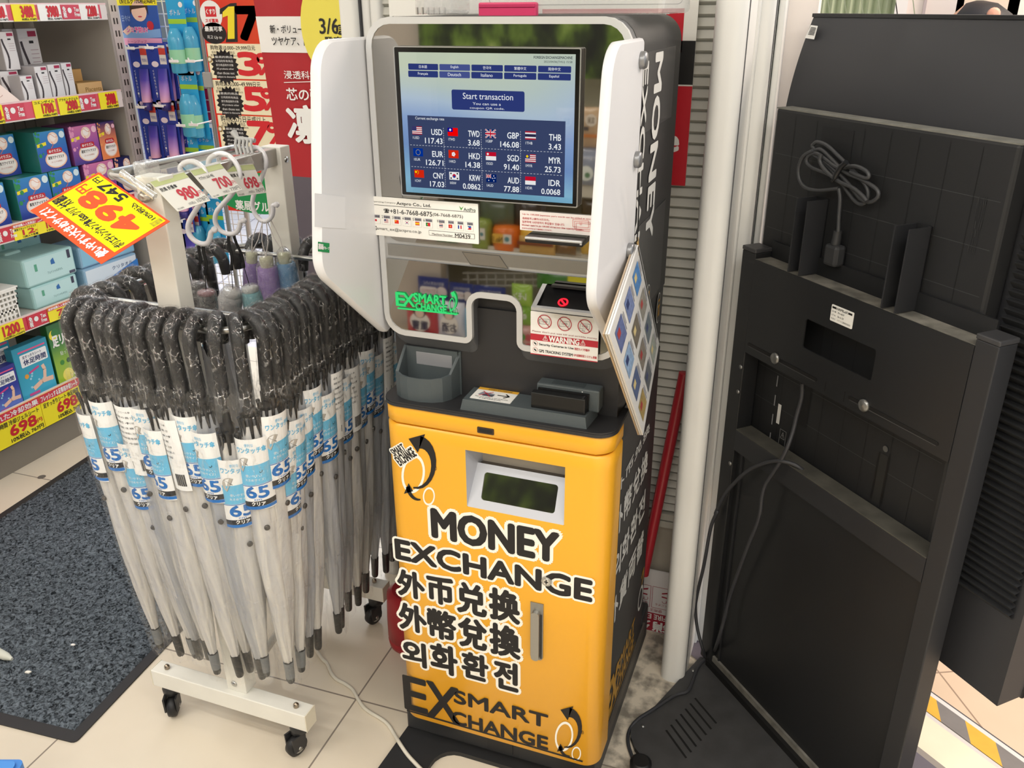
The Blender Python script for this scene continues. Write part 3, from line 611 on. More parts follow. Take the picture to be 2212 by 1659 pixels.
# white privacy wings
WG = mat('e4e5e8', .35, coat=.2)
def wing(name, xo, xi, flip):
    q = lambda yy, zz: (yy, zz)
    P = fillet([q(1.143, 1.165), q(1.345, .992), q(1.378, 1.0), q(1.388, 1.13), q(1.388, 1.513), q(1.20, 1.513)], [.05, .02, .01, .06, .006, .05], 8)
    f = Fr((xi, 0, 0), (0, 1, 0), (0, 0, 1)); bb = B(); n = len(P); t = xo - xi
    cy_, cz_ = 1.32, 1.28; vs = []
    for (d, s_) in ((0, .982), (t * .15, .996), (t * .5, 1), (t * .85, .996), (t, .982)):
        vs += [V((xi + d, cy_ + (y - cy_) * s_, cz_ + (z - cz_) * s_)) for y, z in P]
    fs_ = []
    for k_ in range(4): fs_ += [(k_ * n + i, k_ * n + (i + 1) % n, (k_ + 1) * n + (i + 1) % n, (k_ + 1) * n + i) for i in range(n)]
    bb.add(vs, fs_, WG, True); bb.add(vs[:n], [tuple(range(n))[::-1]], WG); bb.add(vs[-n:], [tuple(range(n))], WG); return bb
wl = wing('wing', -.771, -.7525, 0)
fw_ = Fr((-.7520, 0, 0), (0, -1, 0), (0, 0, 1))          # inner face of the left wing, read from the right
fw_ = Fr((-.7520, 0, 0), (0, 1, 0), (0, 0, 1))
gs = Aff(px(686, 543, -.7520), px(711, 546, -.7520), px(686, 522, -.7520)); wl.rect(gs, 0, 0, 1, 1, mat('15904f', .5), .0006); wl.text(gs, '薬局', .03, .25, .44, .82, WHITE, d=.001, bold=.04); wl.text(gs, 'グループ', .46, .3, .97, .6, WHITE, d=.001, bold=.03)
gs = Aff(px(679, 490, -.7520), px(745, 494, -.7520), px(679, 417, -.7520)); wl.rect(gs, 0, 0, 1, 1, mat('e9eaed', .3), .0005)
wl.build('privacy_wing', mx)
wr = wing('wing', -.2985, -.314, 1); w_o = wr.build('privacy_wing', mx)
for (xx, yy) in ((1392, 130), (1380, 345), (1364, 542)):
    q = px(xx, yy, -.293); a = B(); a.lathe((-.298, q.y, q.z), [(.013, 0), (.013, .006), (.011, .009), (.0001, .0095)], mat('8f9092', .35, .6), 20, (1, 0, 0)); a.build('wing_bolt', w_o)
# LED tube along the left edge of the lower mirror, and the lit emblem
def glow(name, col, s):
    m, nt, o = new_nodes(name); e = nt.nodes.new('ShaderNodeEmission'); e.inputs[0].default_value = (*lin(col), 1); e.inputs[1].default_value = s; nt.links.new(e.outputs[0], o.inputs[0]); return m
GRN = glow('green_led', '3fe07a', .95)
HG = XZ((0, YH - .003, 0)); b = B(); logo(b, HG, kA, ((250, 1235, 330, 1120), (312, 1238, 420, 1130)), (418, 1200, 722, 1152), (436, 1274, 725, 1243), ((262, 1262), (835, 1322), .003), GRN)
coinarrow(b, HG, kA, lambda x, y: (738 + 100 * x, 1105 + 215 * y), GRN, GRN); b.build('lit_emblem', mx)
# touchscreen
YSC = 1.320; SF = XZ((0, YSC, 0)); sx0, sz0, sx1, sz1 = -.6925, 1.2615, -.3785, 1.5005
scr = B(); scr.prism(SF, rrect(sx0, sz0, sx1, sz1, .003, 3), -.013, -.001, mat('26272a', .35)); scr.ring(SF, rrect(sx0, sz0, sx1, sz1, .003, 3), rrect(sx0 + .0018, sz0 + .0018, sx1 - .0018, sz1 - .0018, .002, 3), -.002, .0004, mat('bfc0c2', .3, .8))
scr.poly(SF, rrect(sx0 + .0018, sz0 + .0018, sx1 - .0018, sz1 - .0018, .002, 3), mat('0b0b0d', .15), 0)
so = scr.build('touchscreen', mx)
d = B(); dx0, dz0, dx1, dz1 = sx0 + .0095, sz0 + .0065, sx1 - .0085, sz1 - .009
m, nt, o = new_nodes('screen_picture'); tc = nt.nodes.new('ShaderNodeTexCoord'); sp = nt.nodes.new('ShaderNodeSeparateXYZ'); nt.links.new(tc.outputs['Generated'], sp.inputs[0])
rp = nt.nodes.new('ShaderNodeValToRGB'); el = rp.color_ramp.elements; el[0].position = 0; el[0].color = (*lin('6d9fb8'), 1); el[1].position = 1; el[1].color = (*lin('bfcab4'), 1)
for pz_, c in ((.14, '79aecb'), (.32, '6689bd'), (.5, '7f9cc9'), (.68, 'a8bccf'), (.82, 'b3c3bf')): e = el.new(pz_); e.color = (*lin(c), 1)
wv_ = nt.nodes.new('ShaderNodeTexWave'); wv_.wave_type = 'RINGS'; wv_.rings_direction = 'SPHERICAL'; wv_.inputs['Scale'].default_value = .55; wv_.inputs['Distortion'].default_value = 2.2; wv_.inputs['Detail'].default_value = 1
nt.links.new(tc.outputs['Generated'], wv_.inputs['Vector']); ad = nt.nodes.new('ShaderNodeMath'); ad.operation = 'MULTIPLY_ADD'; ad.inputs[1].default_value = .16; nt.links.new(wv_.outputs['Fac'], ad.inputs[0]); nt.links.new(sp.outputs['Z'], ad.inputs[2])
sb = nt.nodes.new('ShaderNodeMath'); sb.operation = 'SUBTRACT'; sb.inputs[1].default_value = .06; nt.links.new(ad.outputs[0], sb.inputs[0]); nt.links.new(sb.outputs[0], rp.inputs[0])
em = nt.nodes.new('ShaderNodeEmission'); em.inputs[1].default_value = .92; nt.links.new(rp.outputs[0], em.inputs[0]); gl_ = nt.nodes.new('ShaderNodeBsdfGlossy'); gl_.inputs['Roughness'].default_value = .02; gl_.inputs[0].default_value = (.05, .05, .05, 1)
as_ = nt.nodes.new('ShaderNodeAddShader'); nt.links.new(em.outputs[0], as_.inputs[0]); nt.links.new(gl_.outputs[0], as_.inputs[1]); nt.links.new(as_.outputs[0], o.inputs[0])
d.rect(SF, dx0, dz0, dx1, dz1, m, .0006)
NAV, NAV2, PAN, WHI, DK = glow('navy', '2e3b78', .9), glow('navy_light', '48548f', .9), glow('panel_blue', '3a4568', .9), glow('screen_white', 'eef2f4', .95), glow('screen_ink', '23303a', .9)
tx(d, SF, k4, 'FOREIGN EXCHANGEMACHINE', 1300, 333, 1520, 321, DK, d=.0012, bold=.02); tx(d, SF, k4, '2023/04/06(THU) 15:58', 1357, 360, 1519, 347, DK, d=.0012)
for r_, (row, xl, yb, xr, yt) in enumerate(((('日本語', 'English', '한국어', '繁體中文', '简体中文'), 583, 396, 1517, 377), (('Français', 'Deutsch', 'Italiano', 'Português', 'Español'), 583, 437, 1515, 420))):
    a0, b0, a1, b1 = rc(SF, k4, xl, yb, xr, yt); w_ = (a1 - a0) / 5
    for i, t_ in enumerate(row):
        xa, xb = a0 + w_ * i + .0012, a0 + w_ * (i + 1) - .0012; d.poly(SF, rrect(xa, b0, xb, b1, .0014, 3), NAV2 if i in (1,) else NAV, .0010)
        d.text(SF, t_, xa + (xb - xa) * .2, b0 + (b1 - b0) * .28, xb - (xb - xa) * .2, b1 - (b1 - b0) * .22, WHI, d=.0014, keep=True)
d.poly(SF, rrect(*rc(SF, k4, 835, 622, 1247, 520), .003, 4), NAV, .0010)
for t_, q in (('Start transaction', (897, 562, 1182, 535)), ('You can use a', (953, 596, 1113, 586)), ('coupon QR code.', (937, 621, 1133, 613))): tx(d, SF, k4, t_, *q, WHI, d=.0014)
a0, b0, a1, b1 = rc(SF, k4, 602, 1063, 1480, 690); d.rect(SF, a0, b0, a1, b1, PAN, .0009); PW, PH = a1 - a0, b1 - b0
def pp(fx, fy): return a0 + PW * fx, b1 - PH * fy
tx(d, SF, k4, 'Current exchange rate', 627, 683, 790, 669, WHI, d=.0014)
rates = ((('USD', '117.43'), ('TWD', '3.68'), ('GBP', '146.08'), ('THB', '3.43')), (('EUR', '126.71'), ('HKD', '14.38'), ('SGD', '91.40'), ('MYR', '25.73')), (('CNY', '17.03'), ('KRW', '0.0862'), ('AUD', '77.88'), ('IDR', '0.0068')))
fl = {c: glow('flag_' + c, c, .85) for c in ('b22234', 'f4f4f4', '3c3b6e', '012169', 'c8102e', '003399', 'de2910', 'ffde00', '2d2a4a', 'fe0000', '000095', '0047a0', '111111')}
def flag(bb, fr, c, x0, y0, x1, y1, dd, F):
    w, h = x1 - x0, y1 - y0
    def R_(a_, b_, c_, d_, col, e_=0): bb.rect(fr, x0 + w * a_, y0 + h * b_, x0 + w * c_, y0 + h * d_, F[col], dd + e_)
    def D_(cx, cy, r, col, e_=.0001): bb.poly(fr, [(x0 + w * cx + r * h * cos(2 * pi * i / 12), y0 + h * cy + r * h * sin(2 * pi * i / 12)) for i in range(12)], F[col], dd + e_)
    def stripes(cols, n):
        for i in range(n): R_(0, i / n, 1, (i + 1) / n, cols[i % len(cols)])
    if c == 'USD' or c == 'MYR': stripes(('b22234', 'f4f4f4'), 9); R_(0, .45, .45, 1, '3c3b6e', .0001); (c == 'MYR') and D_(.2, .72, .16, 'ffde00', .0002)
    elif c == 'TWD': R_(0, 0, 1, 1, 'fe0000'); R_(0, .5, .5, 1, '000095', .0001); D_(.25, .75, .15, 'f4f4f4', .0002)
    elif c in ('GBP', 'AUD'):
        R_(0, 0, 1, 1, '012169'); q = (0, 0, 1, 1) if c == 'GBP' else (0, .5, .5, 1); X, Y, W_, H_ = q[0], q[1], q[2] - q[0], q[3] - q[1]
        for wd_, col, e_ in ((.14, 'f4f4f4', .0001), (.06, 'c8102e', .0002)):
            for s_ in (0, 1): bb.line(fr, [(x0 + w * X, y0 + h * (Y + H_ * s_)), (x0 + w * (X + W_), y0 + h * (Y + H_ * (1 - s_)))], h * H_ * wd_ * 1.3, F[col], dd + e_)
        for wd_, col, e_ in ((.34, 'f4f4f4', .0003), (.2, 'c8102e', .0004)):
            R_(X, Y + H_ * (.5 - wd_ / 2), X + W_, Y + H_ * (.5 + wd_ / 2), col, e_); R_(X + W_ * (.5 - wd_ / 4), Y, X + W_ * (.5 + wd_ / 4), Y + H_, col, e_)
        if c == 'AUD':
            for p_ in ((.25, .22), (.75, .8), (.65, .5), (.85, .55), (.75, .2)): D_(*p_, .07, 'f4f4f4')
    elif c == 'THB': R_(0, 0, 1, 1, 'b22234'); R_(0, 1 / 6, 1, 5 / 6, 'f4f4f4', .0001); R_(0, 1 / 3, 1, 2 / 3, '2d2a4a', .0002)
    elif c == 'EUR':
        R_(0, 0, 1, 1, '003399')
        for i in range(12): D_(.5 + .22 * cos(pi * i / 6), .5 + .33 * sin(pi * i / 6), .04, 'ffde00')
    elif c == 'HKD':
        R_(0, 0, 1, 1, 'de2910')
        for i in range(5): D_(.5 + .11 * cos(2 * pi * i / 5), .5 + .17 * sin(2 * pi * i / 5), .12, 'f4f4f4')
    elif c in ('SGD', 'IDR'): R_(0, .5, 1, 1, 'c8102e'); R_(0, 0, 1, .5, 'f4f4f4'); (c == 'SGD') and D_(.2, .75, .14, 'f4f4f4')
    elif c == 'CNY':
        R_(0, 0, 1, 1, 'de2910'); D_(.18, .72, .15, 'ffde00')
        for p_ in ((.36, .9), (.43, .76), (.43, .6), (.36, .48)): D_(*p_, .05, 'ffde00')
    elif c == 'KRW':
        R_(0, 0, 1, 1, 'f4f4f4'); D_(.5, .5, .25, 'c8102e'); D_(.5, .4, .15, '0047a0', .0002)
        for p_ in ((.18, .2), (.82, .2), (.18, .8), (.82, .8)): R_(p_[0] - .07, p_[1] - .09, p_[0] + .07, p_[1] + .09, '111111', .0001)
for r_ in range(3):
    for c_ in range(4):
        cur, val = rates[r_][c_]; fx = (.028, .265, .508, .757)[c_]; rx = (.228, .47, .718, .975)[c_]; yy = .301 * r_
        x0_, y0_ = pp(fx, .255 + yy); x1_, y1_ = pp(fx + .066, .145 + yy); flag(d, SF, cur, x0_, y0_, x1_, y1_, .0012, fl)
        x0_, y0_ = pp(fx + .003, .318 + yy); x1_, y1_ = pp(fx + .045, .283 + yy); d.text(SF, '1' + cur, x0_, y0_, x1_, y1_, WHI, d=.0012)
        x0_, y0_ = pp(rx - .072, .252 + yy); x1_, y1_ = pp(rx, .172 + yy); d.text(SF, cur, x0_, y0_, x1_, y1_, WHI, d=.0012, bold=.02)
        x0_, y0_ = pp(rx - .021 * len(val) + .01, .37 + yy); x1_, y1_ = pp(rx, .295 + yy); d.text(SF, val, x0_, y0_, x1_, y1_, WHI, d=.0012, bold=.02)
for fx in (.236, .48, .727):
    for k_ in range(26): d.rect(SF, *pp(fx, .15 + .032 * k_ + .018), *pp(fx + .0018, .15 + .032 * k_), WHI, .0012)
for fy in (.405, .708):
    for k_ in range(48): d.rect(SF, *pp(.01 + .0205 * k_, fy), *pp(.01 + .0205 * k_ + .011, fy - .004), WHI, .0012)
d.build('display', so)
# stickers and cards on the mirrored face
CF = XZ((0, YH - .004, 0))
c = B(); cb_ = rc(CF, kA, 5, 560, 1028, 268); c.prism(CF, rrect(*cb_, .001, 2), -.002, 0, PAPER)
tx(c, CF, kA, 'Operating Company', 18, 251, 242, 253, INK); tx(c, CF, kA, 'Actpro Co., Ltd.', 252, 283, 578, 270, INK, bold=.02)
p_, q_ = on(CF, kA, 15, 273), on(CF, kA, 1005, 353); c.line(CF, [p_, (q_[0], p_[1])], .0007, INK, .0004)
tx(c, CF, kA, 'ActPro', 893, 334, 1006, 312, mat('2c4a3c', .6), bold=.02); lf_ = [on(CF, kA, *q) for q in ((868, 330), (892, 290), (870, 308), (848, 285))]; c.poly(CF, lf_, mat('4c9a3a', .6), .0004)
tx(c, CF, kA, '☎', 130, 350, 180, 315, INK, bold=.03); tx(c, CF, kA, '+81-6-7668-6875', 190, 357, 590, 345, INK, bold=.012); tx(c, CF, kA, '(06-7668-6875)', 598, 390, 885, 374, INK)
grey_l, grey_h = mat('c9c9c6', .6), mat('8d8c98', .6)
cf_ = {k_: mat(k_, .6) for k_ in ('b22234', 'f4f4f4', '3c3b6e', '012169', 'c8102e', '003399', 'de2910', 'ffde00', '2d2a4a', 'fe0000', '000095', '0047a0', '111111', '0a7a3c', 'f1bf00')}
r0 = on(CF, kA, 15, 452); r1 = on(CF, kA, 15, 365); zb_, zt_ = r0[1], r1[1]
def fx_(x): return on(CF, kA, x, 440 + (x - 15) * .078)[0]
names = ('日本語', 'English', '中文', '한국어', 'Español', 'Portugues', 'ภาษาไทย', 'Tiếng Việt', 'Français', 'Tagalog')
for i, (xa, xb) in enumerate(((15, 98), (113, 195), (212, 295), (310, 393), (408, 493), (510, 597), (640, 715), (728, 803), (818, 893), (908, 985))):
    u0, u1 = fx_(xa), fx_(xb); c.rect(CF, u0, zb_, u1, zt_, grey_l, .0003); c.rect(CF, u0 + .0004, zb_ + .0004, u1 - .0004, zt_ - .0004, PAPER, .0005); hh = zt_ - zb_
    c.rect(CF, u0 + (u1 - u0) * .25, zt_ - hh * .33, u1 - .0006, zt_ - .0006, grey_h, .0007); c.text(CF, names[i], u0 + (u1 - u0) * .3, zt_ - hh * .3, u1 - .001, zt_ - .0012, INK, d=.001); 
    if i < 7: c.text(CF, '1234569'[i], u0 + .0006, zt_ - hh * .32, u0 + (u1 - u0) * .18, zt_ - hh * .05, INK, d=.001)
    f0, f1, g0, g1 = u0 + (u1 - u0) * .28, u1 - (u1 - u0) * .25, zb_ + hh * .2, zt_ - hh * .42; w3 = (f1 - f0) / 3; hm = (g0 + g1) / 2; cx_ = (f0 + f1) / 2
    if i == 0: c.rect(CF, f0, g0, f1, g1, PAPER, .0007); c.poly(CF, circle(cx_, hm, (g1 - g0) * .33, 12), cf_['c8102e'], .0009)
    elif i == 1: flag(c, CF, 'USD', f0, g0, f1, g1, .0007, cf_)
    elif i == 2: flag(c, CF, 'CNY', f0, g0, f1, g1, .0007, cf_)
    elif i == 3: flag(c, CF, 'KRW', f0, g0, f1, g1, .0007, cf_)
    elif i == 4: c.rect(CF, f0, g0, f1, g1, cf_['c8102e'], .0007); c.rect(CF, f0, g0 + (g1 - g0) * .25, f1, g0 + (g1 - g0) * .75, cf_['f1bf00'], .0008)
    elif i == 5: c.rect(CF, f0, g0, f1, g1, cf_['c8102e'], .0007); c.rect(CF, f0, g0, f0 + w3 * 1.2, g1, cf_['0a7a3c'], .0008); c.poly(CF, circle(f0 + w3 * 1.2, hm, .001, 8), cf_['f1bf00'], .0009)
    elif i == 6: flag(c, CF, 'THB', f0, g0, f1, g1, .0007, cf_)
    elif i == 7: c.rect(CF, f0, g0, f1, g1, cf_['c8102e'], .0007); c.poly(CF, circle(cx_, hm, .0012, 5), cf_['ffde00'], .0008)
    elif i == 8:
        for j, q in enumerate(('003399', 'f4f4f4', 'c8102e')): c.rect(CF, f0 + w3 * j, g0, f0 + w3 * (j + 1), g1, cf_[q], .0007)
    else: c.rect(CF, f0, g0, f1, hm, cf_['c8102e'], .0007); c.rect(CF, f0, hm, f1, g1, cf_['0047a0'], .0007); c.poly(CF, [(f0, g0), (f0 + w3 * 1.2, hm), (f0, g1)], PAPER, .0008)
tx(c, CF, kA, '✉', 15, 512, 60, 480, INK, bold=.02); tx(c, CF, kA, 'smart_ex@actpro.co.jp', 67, 520, 487, 520, INK)
mb = rc(CF, kA, 562, 566, 997, 555); c.rect(CF, *mb, INK, .0004); c.rect(CF, mb[0] + .0006, mb[1] + .0006, mb[2] - .0006, mb[3] - .0006, PAPER, .0006)
tx(c, CF, kA, 'Machine Number', 593, 562, 790, 560, INK, d=.001); tx(c, CF, kA, 'M0439', 812, 590, 957, 560, INK, d=.001, bold=.012)
c.build('contact_card', mx)
c = B(); pk, pr_ = mat('f1ded9', .5), mat('c23a44', .5); c.prism(CF, rrect(*rc(CF, kA, 1430, 515, 2150, 383), .001, 2), -.002, 0, mat('f3ece8', .5))
for t_, q in (("Up to 100,000 Japanese yen's worth can be added at once.", (1455, 373, 2122, 406)), ('连续投币上额为10万日元。', (1453, 412, 1712, 412)), ('일본화에 10만엔까지 투입할수 있습니다.', (1452, 446, 1858, 456)), ('Можно внести до 100.000 японских йен одновременно.', (1450, 478, 2038, 504)), ('日本円10万円分まで連続投入できます。', (1450, 504, 1738, 514))): tx(c, CF, kA, t_, *q, pr_, bold=.015)
for k_ in range(3):
    e_ = k_ * 16; P_ = [on(CF, kA, x + e_, y + e_ * 1.1) for x, y in ((1935, 484), (2085, 496), (2085, 426), (1935, 414))]; c.line(CF, P_ + P_[:1], .0011, mat('e9a9a6', .5), .0005)
tx(c, CF, kA, '¥', 1995, 472, 2028, 438, mat('e9a9a6', .5)); c.build('notice_card', mx)
c = B(); q = rc(CF, kA, 1517, 606, 2070, 588); c.prism(CF, rrect(*q, .003, 4), -.003, .02, mat('1a1a1c', .35)); hq = q[3] - q[1]
c.box(q[0] + .001, q[2] - .001, hq * .58 + q[1], q[3] - .0005, .019, .026, mat('c9cacb', .3, .5), .0015, Fr(CF.o, CF.u, CF.v)); c.rect(CF, q[0] + .004, q[1] + hq * .28, q[2] - .006, q[1] + hq * .42, mat('3a3a3c', .5), .0204); c.box(q[2] - .005, q[2] - .002, q[1] + .004, q[1] + hq * .6, .02, .024, mat('d2d2d2', .4), 0, CF)
c.build('note_inlet', mx)
# banknote tray with the red standby light
TY = 1.272; tfz = XZ((0, TY, 0))
lz0 = py(*kW(640, 612), TY).z; lz1 = py(*kW(640, 575), TY).z; txl = py(*kW(592, 590), TY).x; txr = -.302
ztop = py(*kW(690, 290), 1.33).z; yk = 1.332
c = B(); sv = mat('c3c4c6', .32, .5)
c.add([V((txl, TY, lz0)), V((txr, TY, lz0)), V((txr, TY, lz1)), V((txl, TY, lz1)), V((txl, yk, lz0)), V((txr, yk, lz0)), V((txr, yk, ztop)), V((txl, yk, ztop))], [(0, 1, 2, 3), (4, 0, 3, 7), (1, 5, 6, 2), (0, 4, 5, 1)], sv)
for (xa, xb) in ((txl, txl + .008), (txr - .004, txr)): c.add([V((xa, TY, lz1)), V((xb, TY, lz1)), V((xb, yk, ztop)), V((xa, yk, ztop))], [(0, 1, 2, 3)], sv)
c.add([V((txl, TY, lz1)), V((txr, TY, lz1)), V((txr, TY + .006, lz1 + .002)), V((txl, TY + .006, lz1 + .002))], [(0, 1, 2, 3)], sv)
bk = mat('0d0d0f', .28); xa, xb = txl + .008, txr - .004; zf = lz1 - .004; yr = yk - .004
c.add([V((xa, TY + .006, lz1 + .002)), V((xb, TY + .006, lz1 + .002)), V((xb, TY + .012, zf)), V((xa, TY + .012, zf)), V((xb, yr, zf + .026)), V((xa, yr, zf + .026)), V((xb, yr, ztop - .001)), V((xa, yr, ztop - .001))], [(1, 0, 3, 2), (3, 5, 4, 2), (5, 7, 6, 4), (0, 7, 5, 3), (6, 1, 2, 4)], bk)
c.box(xa + .012, xb - .012, yr - .010, yr, (zf + .026 + ztop) / 2, (zf + .026 + ztop) / 2 + .004, mat('1c1c1e', .4)); c.build('note_tray', mx)
a = B(); ld = Fr((xa, TY + .012, zf + .0008), (1, 0, 0), V((0, yr - TY - .012, .026))); q = hit(*kW(975, 515), ld.o, ld.n); cu, cv = ld.inv(q); RG = glow('red_led', 'ff1420', 5.0)
for k_ in range(28):
    a0_, a1_ = 2 * pi * k_ / 28, 2 * pi * (k_ + 1) / 28; ro_, ri_ = .0088, .0062
    a.poly(ld, [(cu + ri_ * cos(a0_), cv + ri_ * sin(a0_)), (cu + ro_ * cos(a0_), cv + ro_ * sin(a0_)), (cu + ro_ * cos(a1_), cv + ro_ * sin(a1_)), (cu + ri_ * cos(a1_), cv + ri_ * sin(a1_))], RG, .0005)
a.line(ld, [(cu - .0055, cv + .0055), (cu + .0055, cv - .0055)], .0028, RG, .0006); a.build('standby_light', mx)
# warning card
WF = XZ((0, YH - .010, 0)); c = B(); q = rc(WF, kW, 586, 1128, 1405, 715); wz1 = WF.inv(hit(*kW(587, 617), WF.o, WF.n))[1]
c.prism(WF, rrect(q[0], q[1], q[2], wz1, .001, 2), -.002, 0, mat('eeece8', .5)); WR = mat('b92436', .5)
hw = q[2] - q[0]
for (cx_, cy_) in ((755, 745), (993, 772), (1237, 803)):
    u, v_ = on(WF, kW, cx_, cy_); r_ = .0128
    nt_ = [(u - .009, v_ - .005), (u + .008, v_ - .004), (u + .009, v_ + .005), (u - .008, v_ + .004)]; c.line(WF, nt_ + nt_[:1], .0005, INK, .0004); c.text(WF, '1000', u - .005, v_ - .002, u + .005, v_ + .0025, INK, d=.0004)
    if cx_ < 800: c.line(WF, [(u - .009, v_ - .005), (u - .011, v_ + .001), (u - .008, v_ + .004)], .0005, INK, .0004)
    if cx_ > 1100: c.line(WF, circle(u - .004, v_ - .0075, .0012, 8) + [(u - .0028, v_ - .0075)], .0004, INK, .0004); c.line(WF, circle(u - .001, v_ - .0085, .0012, 8) + [(u + .0002, v_ - .0085)], .0004, INK, .0004)
    for k_ in range(30):
        a0_, a1_ = 2 * pi * k_ / 30, 2 * pi * (k_ + 1) / 30
        c.poly(WF, [(u + (r_ - .0014) * cos(a0_), v_ + (r_ - .0014) * sin(a0_)), (u + r_ * cos(a0_), v_ + r_ * sin(a0_)), (u + r_ * cos(a1_), v_ + r_ * sin(a1_)), (u + (r_ - .0014) * cos(a1_), v_ + (r_ - .0014) * sin(a1_))], WR, .0008)
    c.line(WF, [(u - r_ * .69, v_ + r_ * .69), (u + r_ * .69, v_ - r_ * .69)], .0013, WR, .0008)
tx(c, WF, kW, "Please don't put wet bill and wrinkle money", 607, 868, 1383, 938, mat('8e2a32', .5))
zr0, zr1 = on(WF, kW, 587, 958)[1], on(WF, kW, 587, 882)[1]; c.rect(WF, q[0], zr0, q[2], zr1, WR, .0004)
tx(c, WF, kW, 'WARNING', 808, 980, 1170, 960, WHITE, d=.0009, bold=.05); tx(c, WF, kW, '⚠', 735, 965, 793, 915, WHITE, d=.0009, bold=.02); tx(c, WF, kW, '⚠', 1185, 1022, 1243, 972, WHITE, d=.0009, bold=.02)
for (cx_, cy_) in ((643, 1003), (643, 1080)):
    u, v_ = on(WF, kW, cx_, cy_); c.poly(WF, circle(u, v_, .0047, 20), WR, .0004); c.poly(WF, circle(u, v_, .0042, 20), mat('eeece8', .5), .0006); c.poly(WF, [(u - .003, v_ + .001), (u - .001, v_ + .0025), (u + .003, v_ - .001), (u + .001, v_ - .0025)], INK, .0008)
tx(c, WF, kW, 'Security Cameras in Use', 690, 1032, 1100, 1052, INK, bold=.03); tx(c, WF, kW, '防犯カメラ作動中', 1113, 1084, 1292, 1076, WR, bold=.02)
tx(c, WF, kW, 'GPS TRACKING SYSTEM', 687, 1108, 1090, 1127, INK, bold=.03); tx(c, WF, kW, 'GPS追跡防犯システム搭載', 1100, 1157, 1378, 1163, WR, bold=.02)
c.rect(WF, q[0], q[1], q[2], q[1] + .0016, WR, .0004); c.build('warning_card', mx)
# receipt bin on the counter
def lp(x, y, z=ZT): return pz(*kL(x, y), z)
foot = [lp(213, 560), lp(245, 585), lp(300, 605), lp(390, 622), lp(490, 628), lp(580, 622), lp(650, 600), lp(745, 545)]
rl, rr_ = V((foot[0].x, 1.354, ZT)), V((foot[-1].x, 1.354, ZT)); loop = [rl] + foot + [rr_]
cen = sum(loop, V()) / len(loop); bn = B(); n = len(loop)
def hgt(p): t_ = (p.y - foot[4].y) / (1.354 - foot[4].y); t_ = max(0, min(1, t_)); return .047 + .006 * t_ + .034 * max(0, t_ - .55) / .45
out_t = [p + V((0, 0, hgt(p))) for p in loop]; in_t = [p.lerp(V((cen.x, cen.y, p.z)), .10) for p in out_t]; in_b = [V((p.x, p.y, ZT + .012)) for p in in_t]
vs = loop + out_t + in_t + in_b
fs_ = []
for k_ in range(3): fs_ += [(k_ * n + i, k_ * n + (i + 1) % n, (k_ + 1) * n + (i + 1) % n, (k_ + 1) * n + i) for i in range(n)]
bn.add(vs, fs_, DGRN); bn.add(in_b, [tuple(range(n))], mat('26292b', .5)); bo = bn.build('receipt_bin', mx)
a = B(); xa, xb = loop[0].lerp(loop[-1], .22).x, loop[0].lerp(loop[-1], .86).x; a.box(xa, xb, 1.3505, 1.3535, ZT + .052, ZT + .078, mat('8b8d92', .3), .001); a.build('receipt_outlet', mx)
# card reader base and reader
c = B(); th = .02
T_ = [lp(735, 597, ZT + th), lp(1712, 745, ZT + th), lp(1785, 665, ZT + th), lp(840, 488, ZT + th)]; T_[1].y = T_[0].y = (T_[0].y + T_[1].y) / 2; T_[2].y = T_[3].y = 1.353
Bt = [V((p.x - (.004 if i in (0, 3) else -.004), p.y - (.004 if i < 2 else 0), ZT)) for i, p in enumerate(T_)]
c.add(Bt + T_, [(0, 1, 5, 4), (1, 2, 6, 5), (2, 3, 7, 6), (3, 0, 4, 7), (4, 5, 6, 7)], DGRN); cb2 = c.build('card_reader_base', mx)
c = B(); pf = Fr((0, 0, ZT + th), (1, 0, 0), (0, 1, 0)); q = [on(pf, kL, *p) for p in ((793, 592), (1120, 633), (1188, 546), (865, 505))]
xa, xb = (q[0][0] + q[3][0]) / 2, (q[1][0] + q[2][0]) / 2; ya, yb = (q[0][1] + q[1][1]) / 2, (q[2][1] + q[3][1]) / 2
c.prism(pf, rrect(xa, ya, xb, yb, .001, 2), 0, .0008, PAPER); hh = yb - ya; c.rect(pf, xa, yb - hh * .2, xb, yb, mat('eab03a', .5), .001)
c.text(pf, 'SMART EXCHANGE', xa + .02, yb - hh * .16, xb - .012, yb - hh * .05, INK, d=.0013); c.poly(pf, [(xa + .008, ya + hh * .38), (xa + .035, ya + hh * .32), (xa + .04, ya + hh * .55), (xa + .014, ya + hh * .64)], mat('8f93a0', .5), .001); c.poly(pf, [(xa + .018, ya + hh * .3), (xa + .038, ya + hh * .3), (xa + .04, ya + hh * .45), (xa + .02, ya + hh * .48)], mat('4c5260', .5), .0013)
c.line(pf, [(xa + .012, ya + hh * .28), (xa + .034, ya + hh * .68)], .0016, RED, .0016); c.line(pf, [(xa + .034, ya + hh * .28), (xa + .014, ya + hh * .68)], .0016, RED, .0016)
c.line(pf, [(xb - .034, ya + hh * .5), (xb - .012, ya + hh * .5)], .0028, INK, .0013); c.line(pf, [(xb - .02, ya + hh * .66), (xb - .011, ya + hh * .5), (xb - .02, ya + hh * .34)], .0028, INK, .0013)
c.text(pf, 'This card reader is out of service.', xa + .006, ya + hh * .17, xb - .008, ya + hh * .25, INK, d=.0012); c.text(pf, '本卡座为磁条读卡机', xa + .016, ya + hh * .05, xb - .02, ya + hh * .13, INK, d=.0012); c.build('instruction_sticker', mx)
c = B(); zc = ZT + th; xa = lp(1262, 600, zc + .02).x; xb = lp(1700, 660, zc + .02).x; ya = lp(1262, 660, zc).y
